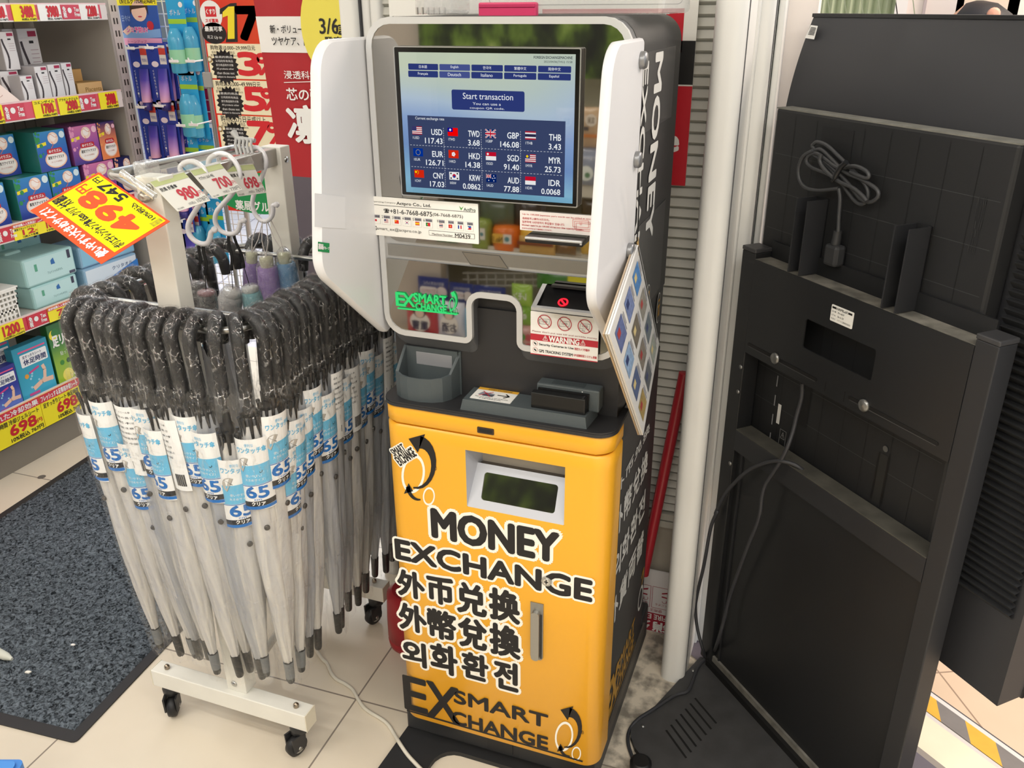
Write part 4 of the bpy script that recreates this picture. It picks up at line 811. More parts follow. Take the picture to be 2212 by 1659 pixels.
c.box(xa, xb, ya, ya + .016, zc - .002, zc + .030, mat('121315', .35), .002); c.box(xb - .006, xb - .003, ya + .002, ya + .014, zc + .004, zc + .031, mat('2c2d2f', .4))
c.box(xa + .004, xb + .02, ya + .020, 1.354, zc - .002, zc + .040, DGRN, .003); c.box(xa + .008, xb + .002, ya + .0155, ya + .0205, zc, zc + .033, mat('08080a', .4)); c.box(xa + .03, xb - .01, ya + .026, 1.349, zc + .0395, zc + .0405, mat('3c4447', .5)); c.box(xb - .012, xb - .010, ya + .019, ya + .0205, zc + .034, zc + .0355, mat('e8e8e8', .3)); c.build('card_reader', mx)

# laminated rate sheets hanging on the side from the middle bolt
cor = [px(1312, 722, -.262), px(1386, 940, -.258), px(1421, 742, -.286), px(1376, 528, -.290)]
def bl(u, v_, d=0.0):
    p = cor[0].lerp(cor[1], u).lerp(cor[3].lerp(cor[2], u), v_); nn = (cor[1] - cor[0]).cross(cor[3] - cor[0]).normalized(); return p + nn * d
sh = B()
for k_, (cl, off) in enumerate((('b7a184', -.007), ('d8d6d2', -.0035), ('e6e5e2', 0.0))):
    vs = [bl(u, v_, off + dd) for dd in (0, .0028) for u, v_ in ((0, 0), (1, 0), (1, 1), (0, 1))]; sh.add(vs, [(3, 2, 1, 0), (4, 5, 6, 7), (0, 1, 5, 4), (1, 2, 6, 5), (2, 3, 7, 6), (3, 0, 4, 7)], mat(cl, .35, coat=.3))
rnd = random.Random(5); cols = ('5c6a9a', '6d7fae', '3f7fbf', '8aa7c9', '6e6558', '8e8a80', '4a5f8a', '7d7468', '5a6a74', 'a88e4a', '46505a', '9aa39a')
def bq(u0, v0, u1, v1, m, d): sh.add([bl(u0, v0, d), bl(u1, v0, d), bl(u1, v1, d), bl(u0, v1, d)], [(0, 1, 2, 3)], m)
for r_ in range(4):
    for c_ in range(3):
        u0, v0 = .06 + r_ * .235, .08 + c_ * .30; m = mat(cols[(r_ * 3 + c_) % 12], .4, noise=.35, scale=160)
        bq(u0, v0, u0 + .17, v0 + .2, m, .0032); bq(u0 + .02, v0 + .215, u0 + .15, v0 + .225, mat('6b6f86', .5), .0032); bq(u0 + .02, v0 + .24, u0 + .12, v0 + .25, mat('9a9aa6', .5), .0032)
        bq(u0 + .03, v0 + .03, u0 + .08, v0 + .1, mat(('a83a3a', '2c3a6a', 'd8c48a')[(r_ + c_) % 3], .5), .0034)
bq(.0, .955, .9, .985, mat('2a2a2c', .4), .0033)
so_ = sh.build('rate_sheets', loc=cor[3]); tag(so_, 'laminated picture sheets hanging by a corner on the black side of the machine', 'placard')
bt = px(1381, 372, -.2755); cord = B(); cord.tube([bt, bt.lerp(cor[3], .5) + V((.001, 0, 0)), cor[3] + V((0, 0, .004))], .0012, mat('1c1c1e', .6), 6); cord.tube([cor[3] + V((.0, 0, .012)), cor[3] + V((.002, 0, -.004)), cor[3] + V((.003, -.004, -.018))], .0022, mat('a98c5c', .5, .4), 6)
tag(cord.build('hanging_cord', loc=cor[3]), 'thin black cord from the wing bolt holding the picture sheets', 'cord')
# clear cases on top of the machine
ztp = 1.5445; CLR = film('clear_case_plastic', (.985, .985, .985), .05, .4, .1, .05, 20, .28)
t = thing('clear_document_case', 'clear plastic case with a pink latch lying on top of the machine', 'case', (-.49, 1.56, ztp))
b = B(); b.box(-.70, -.285, 1.45, 1.70, ztp, ztp + .075, CLR, .008); b.build('body', t)
x0_, x1_ = py(1037, 20, 1.447).x, py(1162, 20, 1.447).x; b = B(); b.box(x0_, x1_, 1.438, 1.452, ztp - .006, ztp + .019, mat('d8386c', .4), .003); b.box(x0_ + .002, x1_ - .002, 1.4365, 1.44, ztp + .011, ztp + .017, mat('c42c60', .4), .001); b.build('latch', t)
t = thing('clear_cup_lid', 'small ribbed clear plastic tub on the back left of the machine top', 'tub', (-.735, 1.6, ztp))
b = B(); b.box(-.765, -.69, 1.55, 1.64, ztp, ztp + .06, film('clear_tub', (.97, .97, .97), .08, .5, .1, .1, 60, .25), .006)
for k_ in range(6): b.box(-.76 + k_ * .011, -.757 + k_ * .011, 1.545, 1.55, ztp, ztp + .012, mat('c7c2bc', .4))
b.build('tub', t)
# poster board on the shutter
PB = XZ((0, 1.878, 0)); b = B(); xr = -.299; xl = -.99
b.prism(PB, [(xl, 1.2), (xr, 1.2), (xr, 1.82), (xl, 1.82)], -.003, 0, PAPER); zk = py(1490, 210, 1.878).z; zr = py(1485, 184, 1.878)
zk1 = py(1488, 88, 1.878).z; zk2 = py(1483, 183, 1.878).z; zb2 = py(1480, 345, 1.878).z
b.rect(PB, xl, zk2, xr, zk1, BLACK, .0006); b.rect(PB, xl, 1.2, xr, zk2 - .003, RED, .0006)
sx_, sz_ = PB.inv(py(1340, 78, 1.878)); ex_, ez_ = PB.inv(py(1479, 18, 1.878)); b.rect(PB, ex_ - .30, sz_ - .03, ex_, ez_, RED, .0006)
b.text(PB, '50万日元以下', sx_ + .01, PB.inv(py(1361, 42, 1.878))[1], PB.inv(py(1446, 30, 1.878))[0], PB.inv(py(1446, 28, 1.878))[1], WHITE, d=.001, bold=.04); b.text(PB, '购物满5万日元', ex_ - .29, sz_ + .02, sx_ + .004, ez_ - .018, WHITE, d=.001, bold=.03)
u, v_ = PB.inv(py(1452, 326, 1.878)); b.text(PB, 'Tax free', u - .2, v_ - .0, u + .012, v_ + .045, WHITE, d=.001, bold=.05)
rr2 = rrect(ex_ - .42, ez_ + .008, ex_ - .005, 1.79, .01, 4); 
for p_, q_ in zip(rr2, rr2[1:] + rr2[:1]): b.line(PB, [p_, q_], .0015, mat('4a4a4c', .5), .0006)
tag(b.build('poster_board', loc=(-.64, 1.878, 1.2)), 'large white, black and red poster board on the shutter behind the machine', 'poster')
# red pole and fire extinguisher sign in the gap, red extinguisher foot on the other side
p0, p1 = pz(1391, 1230, .02), py(1479, 806, 1.83); p0 = py(1390, 1240, 1.80)
b = B(); b.tube([p0, p0.lerp(p1, .5), p1], .0135, mat('a3242f', .35, coat=.2), 14); b.lathe(p1, [(.0135, 0), (.0128, .001), (.0001, .0012)], mat('b03038', .4), 14, p1 - p0)
tag(b.build('red_pole', loc=p0), 'red plastic pole leaning in the gap between machine and shutter post', 'pole')
SG = Fr((0, 1.87, 0), (-1, 0, 0), (0, 0, -1)); b = B()      # the board stands on its head, so its writing reads upside down
x0_, x1_ = -.37, -.244
b.prism(SG, [(-x1_, -.2), (-x0_, -.2), (-x0_, -.002), (-x1_, -.002)], -.004, 0, mat('e6e2e2', .5)); WR2 = mat('a32338', .5)
b.rect(SG, -x1_, -.064, -x0_, -.004, WR2, .0005); b.text(SG, '消', -x1_ + .012, -.036, -x1_ + .052, -.006, WHITE, d=.001, bold=.05); b.text(SG, '火', -x1_ + .06, -.036, -x1_ + .10, -.006, WHITE, d=.001, bold=.05); b.text(SG, 'FIRE EXTINGUISHER', -x1_ + .018, -.060, -x0_ + .06, -.044, WHITE, d=.001, bold=.03, keep=False)
b.text(SG, '使用法', -x1_ + .03, -.079, -x1_ + .062, -.069, WR2, d=.001)
for j in range(2):
    a_ = -x1_ + .004 + j * .06; P_ = [(a_, -.15), (a_ + .055, -.15), (a_ + .055, -.082), (a_, -.082)]; b.line(SG, P_ + P_[:1], .0012, WR2, .0006); b.poly(SG, [(a_ + .006, -.142), (a_ + .03, -.134), (a_ + .03, -.13), (a_ + .008, -.136)], WR2, .0006); b.line(SG, [(a_ + .008, -.12), (a_ + .03, -.122)], .004, WR2, .0006); b.line(SG, circle(a_ + .012, -.108, .006, 8)[:6], .0012, WR2, .0006); b.line(SG, circle(a_ + .022, -.108, .006, 8)[:6], .0012, WR2, .0006); b.text(SG, '強くにぎる', a_ + .006, -.098, a_ + .045, -.091, WR2, d=.001)
tag(b.build('fire_extinguisher_sign', loc=(-.305, 1.87, 0)), 'red and white fire extinguisher sign standing upside down against the wall', 'sign')
c_ = pz(848, 1395, .0); c_.y += .04; b = B(); b.lathe((c_.x + .045, c_.y, 0.0005), [(.060, 0), (.066, .004), (.068, .02), (.066, .022), (.066, .028), (.068, .03), (.067, .09), (.064, .16), (.05, .17)], mat('a8222c', .35), 28)
tag(b.build('extinguisher_stand', loc=(c_.x + .045, c_.y, 0)), 'round red plastic stand half hidden behind the left side of the machine', 'stand')

# ================================================================== the umbrella rack
WP = mat('e9e7de', .4, noise=.03, scale=14)
RX, RY = -1.145, 1.2
t = thing('umbrella_rack', 'white steel umbrella rack on castors with a square top bar and hanging ring', 'rack', (-1.15, 1.45, 0))
gxy = Fr((0, 0, 0), (1, 0, 0), (0, 1, 0))
FZ0, FZ1 = .082, .128
def foot_bar(yc, xc):
    b = B(); b.box(xc - .212, xc + .212, yc - .019, yc + .019, FZ0, FZ1, WP, .002)
    for s_ in (-1, 1): b.box(xc + s_ * .2125 - .001, xc + s_ * .2125 + .001, yc - .0195, yc + .0195, FZ0 - .0005, FZ1 + .0005, mat('e3dcc8', .5), .0005)
    o = b.build('foot_bar', t)
    for s_ in (-1, 1):
        a = B(); x = xc + s_ * .178; a.lathe((x, yc, FZ1), [(.006, -.001), (.0065, .004), (.006, .008), (.0035, .011), (.0001, .0125)], mat('9c9080', .25, .9), 14); a.build('castor_nut', o)
        c = B(); an = .5 if s_ < 0 else -.35; wx, wy = x + .012 * sin(an), yc - .014 * cos(an); ax = V((cos(an), sin(an), 0))
        c.lathe((x, yc, .055), [(.010, 0), (.020, .004), (.021, .018), (.018, .027)], mat('2a2a2c', .45), 16)
        for w_ in (-1, 1): p_ = V((wx, wy, .026)) + ax * w_ * .014; c.add([p_ + V((-ax.y * q, ax.x * q, z)) + ax * e for e in (-.002, .002) for q, z in ((-.016, -.006), (.016, -.006), (.018, .034), (-.018, .034))], [(3, 2, 1, 0), (4, 5, 6, 7), (0, 1, 5, 4), (1, 2, 6, 5), (2, 3, 7, 6), (3, 0, 4, 7)], mat('29292b', .45))
        co = c.build('castor', t)
        c = B(); c.lathe(V((wx, wy, .0255)) - ax * .011, [(.0005, 0), (.017, 0), (.0245, .003), (.0252, .011), (.0245, .019), (.017, .022), (.0005, .022)], mat('1d1d1f', .5), 26, ax); c.lathe(V((wx, wy, .0255)) - ax * .0125, [(.0005, 0), (.014, 0), (.014, .025), (.0005, .025)], mat('b5b5b0', .4), 20, ax); c.lathe(V((wx, wy, .0255)) - ax * .0165, [(.0005, 0), (.005, 0), (.005, .033), (.0005, .033)], STEEL, 8, ax)
        c.build('wheel', co)
    return o
foot_bar(1.199, -1.145); foot_bar(1.66, -1.20)
def upright(xc, yc, zt):
    b = B(); b.box(xc - .026, xc + .026, yc - .019, yc + .019, FZ1, zt, WP, .002)
    u = b.build('upright', t); a = B()
    for (dx, z) in ((-.004, FZ1 + .022), (.004, zt - .018)):
        a.lathe((xc + dx, yc - .0188, z), [(.0075, 0), (.0075, .002), (.004, .004), (.0001, .004)], STEEL, 14, (0, -1, 0))
    a.lathe((xc + .0258, yc, zt - .03), [(.007, 0), (.007, .002), (.0001, .0035)], STEEL, 12, (1, 0, 0)); a.build('bolt', u); return u
upright(-1.121, 1.212, 1.290); upright(-1.195, 1.68, 1.272)
b = B(); bd = V((-1.195 + 1.121, 1.68 - 1.212, -.012)); bp_ = V((-1.121, 1.212, 1.262)); bf = Fr(bp_, bd, (0, 0, 1))
b.box(.0, bd.length, -.019, .019, -.012, .012, mat('a39f98', .3, .7), .002, bf); b.build('top_bar', t)
b = B(); q0 = pz(240, 377, 1.272); q1 = pz(510, 322, 1.272); b.tube([q0, q1], .0105, STEEL, 12); b.tube([q0, V((-1.145, 1.2, 1.262))], .005, mat('d8d8d4', .2, .6), 8); b.tube([q1, V((-1.2, 1.67, 1.262))], .006, STEEL, 8); b.build('side_tube', t)
b = B(); b.lathe((-1.121, 1.193, 1.258), [(.011, 0), (.011, .012), (.008, .014), (.008, .02), (.0001, .02)], mat('b8b2a8', .3, .8), 14, (0, -1, 0)); b.build('bar_socket', t)
# beam low between the feet and the hanging ring
b = B(); b.tube([V((-1.14, 1.215, .105)), V((-1.2, 1.645, .105))], .010, WP, 8); b.build('tie_bar', t)
L, Rr, Fy, By, ZR = -1.348, -.955, 1.168, 1.70, 1.028
ringp = [V((x, y, ZR)) for x, y in fillet([(L, Fy), (Rr, Fy), (Rr, By), (L, By)], .07, 6)]
b = B(); b.tube(ringp, .007, STEEL, 8, closed=True); b.tube([V((L, 1.25, ZR)), V((Rr, 1.25, ZR))], .006, STEEL, 8); b.tube([V((L, 1.64, ZR)), V((Rr, 1.64, ZR))], .006, STEEL, 8); b.build('hanging_ring', t)

# umbrellas: one of each kind built with its parts, then copied round the ring
HBLK = mat('1b1c1e', .5); SHFT = mat('1c1c1f', .4); RIBM = mat('161618', .45); SNAP = mat('4a4744', .4); TIPB = mat('191a1c', .4); TIPG = mat('6f7376', .35)
WRAP = film('handle_wrap_film', (.985, .985, .985), .025, .13, .16, .8, 75, .004, .5, (95, 95, 55), .09); BAG = film('umbrella_bag_film', (.994, .995, .995), .010, .16, .09, .8, 30, .008, .22, (38, 38, 9), .045)
VIN = canopy_vinyl('pearl_vinyl', 'faf7f0', .05); VIN_SHADED = canopy_vinyl('shaded_vinyl', 'e0e2e4', .22)  # second vinyl: darker, clearer copy with the right-side umbrellas' shade in its colour
LBW, LBB, LBD, LBT = mat('f3f4f4', .5), mat('69bde6', .5), mat('0b6fc2', .5), mat('a8cfe6', .5)
def label_mesh(b, z1, az, kind):
    """a printed paper sleeve, bent round the folded canopy; z1 = its top edge"""
    r0, hgt_, half = .0335, .155, .036
    fl_ = Fr((0, 0, 0), (1, 0, 0), (0, 1, 0)); f = B()
    def strip(ya, yb, m, d, w=half, slope=0.0):
        n_ = 10
        for i in range(n_):
            xa, xb = -w + 2 * w * i / n_, -w + 2 * w * (i + 1) / n_; f.add([V((xa, ya + slope * xa, d)), V((xb, ya + slope * xb, d)), V((xb, yb + slope * xb, d)), V((xa, yb + slope * xa, d))], [(0, 1, 2, 3)], m)
    H_ = hgt_; strip(-H_, 0, LBW, 0)
    if kind == 'front':
        strip(-H_ * .64, -H_ * .36, LBB, .0003, slope=.10); strip(-H_ * .655, -H_ * .645, LBD, .0005, slope=.1); strip(-H_ * .955, -H_ * .88, BLACK, .0003, slope=.1); strip(-H_, -H_ * .955, LBD, .0003, slope=.08)
        f.text(fl_, '便利な', -.010, -H_ * .10, .006, -H_ * .055, LBB, d=.0006); f.text(fl_, 'ワンタッチ傘', -.029, -H_ * .19, .029, -H_ * .11, LBB, d=.0006, bold=.03)
        # printed umbrella picture
        pts = [(-.014 + .016 * cos(a), -H_ * .36 + .017 * sin(a)) for a in [pi * .35 + pi * i / 10 for i in range(11)]]
        f.poly(fl_, pts, mat('b9b5ae', .5), .0006); f.line(fl_, [(-.012, -H_ * .34), (.012, -H_ * .47)], .0012, INK, .0008); f.line(fl_, [(.012, -H_ * .47), (.015, -H_ * .46), (.0155, -H_ * .44)], .0012, INK, .0008)
        for e_ in (0, 4, 7, 10): f.line(fl_, [pts[e_], (-.012, -H_ * .34)], .0005, INK, .0008)
        f.text(fl_, '使いやすい', -.017, -H_ * .53, .013, -H_ * .49, LBW, d=.0006); f.text(fl_, '大きめサイズ！', -.019, -H_ * .59, .019, -H_ * .55, LBW, d=.0006)
        f.text(fl_, '65', -.022, -H_ * .83, .022, -H_ * .67, LBD, d=.0006, bold=.05); f.text(fl_, 'cm', -.007, -H_ * .87, .007, -H_ * .845, LBD, d=.0006); f.text(fl_, 'クリア', -.013, -H_ * .945, .013, -H_ * .89, LBW, d=.0006, bold=.05)
    else:
        for k_ in range(7): f.text(fl_, ('品名　ビニール傘', '親骨の長さ', '素材', '取扱注意', '開閉時は周囲に注意', '強風時使用禁止', '組立 中国')[k_], -.03, -H_ * (.09 + .075 * k_), .012 + .004 * (k_ % 3), -H_ * (.06 + .075 * k_), mat('55585c', .6), d=.0004); f.line(fl_, [(-.032, -H_ * (.1 + .075 * k_)), (.026, -H_ * (.1 + .075 * k_))], .0004, mat('9a9c9e', .6), .0003)
        for k_ in range(16): f.rect(fl_, .006 + .0014 * k_, -H_ * .93, .0066 + .0014 * k_ + .0004 * (k_ % 3), -H_ * .76, INK, .0004)
        f.rect(fl_, -.03, -H_ * .9, -.012, -H_ * .8, BLACK, .0003)
    vs = []
    for (x, y, d) in f.v:
        a = x / r0 + az; rr = r0 + d + .0006; vs.append((rr * sin(a), -.036 - rr * cos(a) * .8, z1 + y))
    o = len(b.v); b.v += vs
    for ff, mi, sm in zip(f.f, f.mi, f.sm): b.f.append(tuple(i + o for i in ff)); b.mi.append(b._m(f.mats[mi])); b.sm.append(sm)
def make_umbrella(kind, vin, lz, az, label_kind, tip, seed, rz_=-.17):
    rn = random.Random(seed); u = thing('clear_umbrella', 'x', 'umbrella', (0, 0, 0), 'clear 65 cm umbrellas in plastic bags round the rack')
    ay, r_ = -.036, .036; zc = -.0235
    path = [V((0, r_, zc - .028)), V((0, r_, zc - .012))] + [V((0, r_ * cos(a), zc + r_ * sin(a))) for a in [pi * i / 12 for i in range(13)]] + [V((0, ay, zc - .03)), V((0, ay, zc - .07)), V((0, ay, -.112))]
    b = B(); b.tube(path, [.0105, .0118] + [.0122] * 13 + [.0122, .0125, .0128], HBLK, 10); b.lathe((0, ay, -.128), [(.0095, 0), (.0118, .004), (.0118, .017)], SHFT, 10); b.build('handle', u)
    b = B(); n_ = len(path); pw = [path[0] + V((0, 0, -.006))] + path[:-1] + [V((0, ay, -.105)), V((0, ay + .002, -.15))]
    rw = [.006, .0145] + [.0152 + rn.uniform(-.0012, .0018) for _ in range(len(pw) - 4)] + [.018, .023]; b.tube(pw, rw, WRAP, 12, False); b.build('handle_wrap', u)
    b = B(); b.lathe((0, ay, -.80), [(.0042, 0), (.0042, .69)], SHFT, 8); b.lathe((0, ay, rz_ + .02), [(.010, 0), (.012, .006), (.012, .018), (.008, .024), (.0075, .05)], RIBM, 10); b.build('shaft', u)
    b = B()
    for k_ in range(8):
        a = 2 * pi * k_ / 8; c = V((.0165 * cos(a), ay + .0145 * sin(a), rz_)); b.tube([c + V((0, 0, -.02)), c, c + V((.003 * cos(a), .003 * sin(a), .026 + rn.uniform(-.005, .008)))], [.003, .0036, .0042], RIBM, 6)
    b.build('rib_ends', u)
    prof = [(rz_ + .005, .017), (rz_ - .02, .021), (rz_ - .07, .0255), (-.36, .0285), (-.47, .0285), (-.56, .026), (-.64, .0215), (-.71, .016), (-.755, .0115), (-.778, .0095)]
    vs = []; N = 40
    for i, (z, r) in enumerate(prof):
        for j in range(N):
            a = 2 * pi * j / N; tw = (z + .228) * 3.2; pl = .5 + .5 * sin(5 * (a + tw) + 1.1 * sin(2 * a + seed)); rr = r * (.80 + .22 * pl ** .6) * (1 + rn.uniform(-.02, .02)); vs.append(V((rr * cos(a), ay + rr * sin(a) * .86, z)))
    b = B(); b.add(vs, [(i * N + j, i * N + (j + 1) % N, (i + 1) * N + (j + 1) % N, (i + 1) * N + j) for i in range(len(prof) - 1) for j in range(N)], vin, True); b.build('canopy', u)
    b = B(); a = az + .25; c = V((.028 * sin(a), ay - .026 * cos(a), lz - .20)); nn = V((sin(a), -cos(a), 0)); b.lathe(c, [(.0058, -.001), (.0058, .002), (.0045, .0032), (.0001, .0034)], SNAP, 12, nn); b.build('snap_button', u)
    b = B(); b.lathe((0, ay, -.835), [(.0072, 0), (.0085, .004), (.0102, .062)], TIPB, 12); 
    if tip: b.lathe((0, ay, -.820), [(.0098, 0), (.0112, .045)], TIPG, 12)
    b.build('ferrule', u)
    b = B(); label_mesh(b, lz, az, label_kind); b.build('paper_label', u)
    vs = []; zs = [-.105, -.16, -.23, -.33, -.45, -.57, -.68, -.77, -.845]; rs = [.030, .031, .0345, .0365, .0365, .034, .029, .024, .020]; N = 18
    for i, (z, r) in enumerate(zip(zs, rs)):
        for j in range(N):
            a = 2 * pi * j / N; rr = r * (1 + .06 * sin(3 * a + i) + rn.uniform(-.03, .03)); vs.append(V((rr * 1.04 * cos(a), ay + rr * .84 * sin(a), z + (rn.uniform(-.018, .02) if i == 0 else 0))))
    b = B(); b.add(vs, [(i * N + j, i * N + (j + 1) % N, (i + 1) * N + (j + 1) % N, (i + 1) * N + j) for i in range(len(zs) - 1) for j in range(N)], BAG, True); b.build('plastic_bag', u)
    return u
KIND = {'a': ('a', VIN, -.165, .1, 'front', 0, 1, -.165), 'b': ('b', VIN, -.20, -.25, 'front', 1, 2, -.185), 'c': ('c', VIN_SHADED, -.16, .3, 'back', 0, 3, -.15), 'd': ('d', VIN_SHADED, -.19, -.15, 'front', 0, 4, -.165), 'e': ('e', VIN, -.25, .2, 'front', 1, 5, -.225), 'f': ('f', VIN, -.175, -.4, 'back', 0, 6, -.16)}
masters = {}; rnd = random.Random(11); ZH = ZR + .0075
ORD = ('first', 'second', 'third', 'fourth', 'fifth', 'sixth', 'seventh', 'eighth', 'ninth', 'tenth', 'eleventh', 'twelfth', 'thirteenth', 'fourteenth')
def hang(kind, x, y, rz, label, tx_=0.0, ty_=0.0, dz=0.0):
    if kind not in masters: masters[kind] = make_umbrella(*KIND[kind]); o = masters[kind]; o.location = (x, y, ZH + dz); o.rotation_euler = (tx_, ty_, rz); o['label'] = label; return o
    return dup(masters[kind], (x, y, ZH + dz), rz, label, (tx_, ty_))
sides = []
fx = [(-1.306, Fy, -.25), (-1.272, Fy, -.1), (-1.238, Fy, 0), (-1.206, Fy, 0), (-1.175, Fy, 0), (-1.143, Fy, 0), (-1.108, Fy, .05), (-1.073, Fy, 0), (-1.038, Fy, .1), (-1.003, Fy + .006, .35), (-.975, Fy + .022, .75), (-.959, Fy + .044, 1.15)]
for i, ((x, y, rz_), k_) in enumerate(zip(fx, 'baecabfadeba')):
    hang(k_, x, y, rz_ + rnd.uniform(-.16, .16), 'clear umbrella with black crook handle on the front rail, %s from its left corner' % ORD[i], R(rnd.uniform(2.5, 4.6)), R(rnd.uniform(-1.5, 1.5)), rnd.uniform(-.004, .006))
ry = [1.225, 1.258, 1.292, 1.326, 1.362, 1.398, 1.434, 1.47, 1.507, 1.545, 1.583, 1.622, 1.66]
for i, (y, k_) in enumerate(zip(ry, 'ebdadcdfdadcd')):
    hang(k_, Rr, y, pi / 2 + rnd.uniform(-.25, .1) - .2 * (i < 1), 'clear umbrella with black crook handle on the right rail, %s from the front' % ORD[i], R(rnd.uniform(2.5, 4.6)), R(rnd.uniform(-1.5, 1.5)), rnd.uniform(-.004, .006))
ly = [1.225, 1.268, 1.311, 1.355, 1.40, 1.446, 1.492, 1.538, 1.585, 1.632]
for i, (y, k_) in enumerate(zip(ly, 'abfcadbeac')):
    hang(k_, L, y, -pi / 2 + rnd.uniform(-.05, .35), 'clear umbrella with black crook handle on the left rail, %s from the front' % ORD[i], R(rnd.uniform(2.5, 4.6)), R(rnd.uniform(-1.5, 1.5)), rnd.uniform(-.004, .006))
for i, (x, k_) in enumerate(zip([-1.29, -1.24, -1.19, -1.135, -1.08, -1.02], 'dcdadb')):
    hang(k_, x, By, pi + rnd.uniform(-.2, .2), 'clear umbrella with black crook handle on the rear rail, %s from its left corner' % ORD[i], R(rnd.uniform(2.5, 4.6)), R(rnd.uniform(-1.5, 1.5)), rnd.uniform(-.004, .006))

# S-hooks with folding umbrellas
kH = K(220, 280, 4.809); kF = K(420, 480, 5.183); SHK = mat('eeeef2', .3, coat=.3)
def at(k, pts, Y): return [py(*k(x, y), Y) for x, y in pts]
hooks = ((1.34, ((820, 430), (815, 390), (860, 345), (930, 330), (1010, 360), (1070, 430), (1100, 520), (1090, 620), (1040, 730), (980, 830), (920, 930), (895, 1010), (910, 1090), (960, 1150), (1030, 1185), (1095, 1180), (1125, 1120), (1135, 1070), (1170, 1040)), 'front'),
         (1.47, ((1105, 360), (1120, 300), (1190, 255), (1260, 250), (1340, 290), (1410, 380), (1435, 470), (1410, 570), (1350, 670), (1260, 770), (1195, 850), (1175, 930), (1195, 1000), (1250, 1060), (1330, 1085), (1400, 1065), (1430, 1010), (1440, 960), (1475, 945)), 'middle'),
         (1.60, ((1500, 290), (1510, 230), (1560, 195), (1620, 190), (1680, 250), (1705, 330), (1690, 410), (1650, 520), (1590, 640), (1565, 740), (1570, 820), (1610, 900), (1670, 950), (1730, 940), (1770, 890), (1780, 830), (1775, 790), (1815, 780)), 'rear'))
for Y, pts, w in hooks:
    P_ = at(kH, pts, Y); b = B(); b.tube(spline(P_, 3), .0052, SHK, 10); b.lathe(P_[-1], [(.0001, -.007), (.0055, -.004), (.007, 0), (.0055, .004), (.0001, .007)], SHK, 10, (1, 0, .4))
    tag(b.build('s_hook', loc=P_[3]), 'large white S-hook over the top bar of the rack, the %s of the three' % w, 'hook', 'white S-hooks on the rack bar')
STR = mat('121214', .8)
def strap(b, top, bot, w=.006):
    n = 6; pa = [top.lerp(bot, i / n) + V((.003 * sin(i), 0, 0)) for i in range(n + 1)]
    for i in range(n): a, c = pa[i], pa[i + 1]; b.add([a + V((-w / 2, 0, 0)), a + V((w / 2, 0, 0)), c + V((w / 2, 0, 0)), c + V((-w / 2, 0, 0)), a + V((-w / 2, .0015, 0)), a + V((w / 2, .0015, 0)), c + V((w / 2, .0015, 0)), c + V((-w / 2, .0015, 0))], [(0, 1, 2, 3), (7, 6, 5, 4), (0, 3, 7, 4), (1, 5, 6, 2)], STR)
FWRAP = film('folding_umbrella_film', (.95, .95, .95), .06, .6, .1, .8, 60, .10)
def folding(name_l, capp, base, rcap, rs, col, capc, strand, strapc, Y):
    c, d = py(*kF(*capp), Y), py(*kF(*base), Y); ax = (c - d).normalized(); t_ = thing('folding_umbrella', name_l, 'umbrella', d, 'folding umbrellas on the S-hooks')
    L_ = (c - d).length; cloth = mat(col, .6); b = B(); n_ = 26; vs = []
    for i, (h, r) in enumerate(((0, .8), (.04, 1), (.3, 1.03), (.6, .98), (.80, .9), (.815, .84))):
        for j in range(n_): a = 2 * pi * j / n_; rr = rs * r * (1 + .03 * sin(6 * a + 5 * h)); o_ = ax.orthogonal().normalized(); q = ax.cross(o_); vs.append(d + ax * L_ * h + (o_ * cos(a) + q * sin(a)) * rr)
    b.add(vs, [(i * n_ + j, i * n_ + (j + 1) % n_, (i + 1) * n_ + (j + 1) % n_, (i + 1) * n_ + j) for i in range(5) for j in range(n_)], cloth, True); b.add(vs[:n_], [tuple(range(n_))], cloth); b.add(vs[-n_:], [tuple(range(n_))], cloth); b.build('canopy', t_)
    b = B(); b.lathe(d, [(rs * .5, L_ * .78), (rcap * .93, L_ * .82), (rcap, L_ * .96), (rcap * .9, L_), (.0001, L_ + .0015)], mat(capc, .35), 20, ax); b.build('handle', t_)
    b = B(); top = py(*strand, Y)
    if strapc == 'w':
        for s_ in (-.006, .005): b.tube([c, c.lerp(top, .45) + V((s_ * 1.5, 0, 0)), top + V((s_, 0, 0))], .0011, mat('dcd6d2', .6), 6)
    else:
        kb = c.lerp(top, .42); b.tube([c, kb], .0008, STR, 6); strap(b, kb, top, .007); b.lathe(kb, [(.0035, -.008), (.0042, 0), (.003, .004)], STR, 8)
    b.build('wrist_strap', t_)
    b = B(); b.lathe(d, [(rs * 1.05, L_ * .0), (rs * 1.1, L_ * .4), (rs * 1.04, L_ * .82), (rcap * 1.12, L_ * .95), (rcap * 1.0, L_ * 1.04), (.006, L_ * 1.12)], FWRAP, 16, ax, True, False); b.build('plastic_sleeve', t_)
h3 = tuple(a / 4.809 + o for a, o in zip((1680, 955), (220, 280))); inv = lambda p: ((p[0] - 420) * 5.183, (p[1] - 480) * 5.183)
folding('purple folding umbrella with pale handle end, leftmost on the rear S-hook', (640, 345), (660, 900), .0135, .021, '8f6cc0', 'c7c9a4', (*kH(1650, 950),), 'w', 1.605)
folding('purple folding umbrella with pale handle end, in the middle under the rear S-hook', (800, 392), (880, 960), .0155, .0245, '9a72c6', 'cdcba8', (*kH(1690, 955),), 'w', 1.58)
folding('bright blue folding umbrella with pale handle end under the rear S-hook', (1000, 345), (1090, 920), .0155, .0245, '3f8fc4', 'c9cba6', (*kH(1740, 945),), 'w', 1.61)
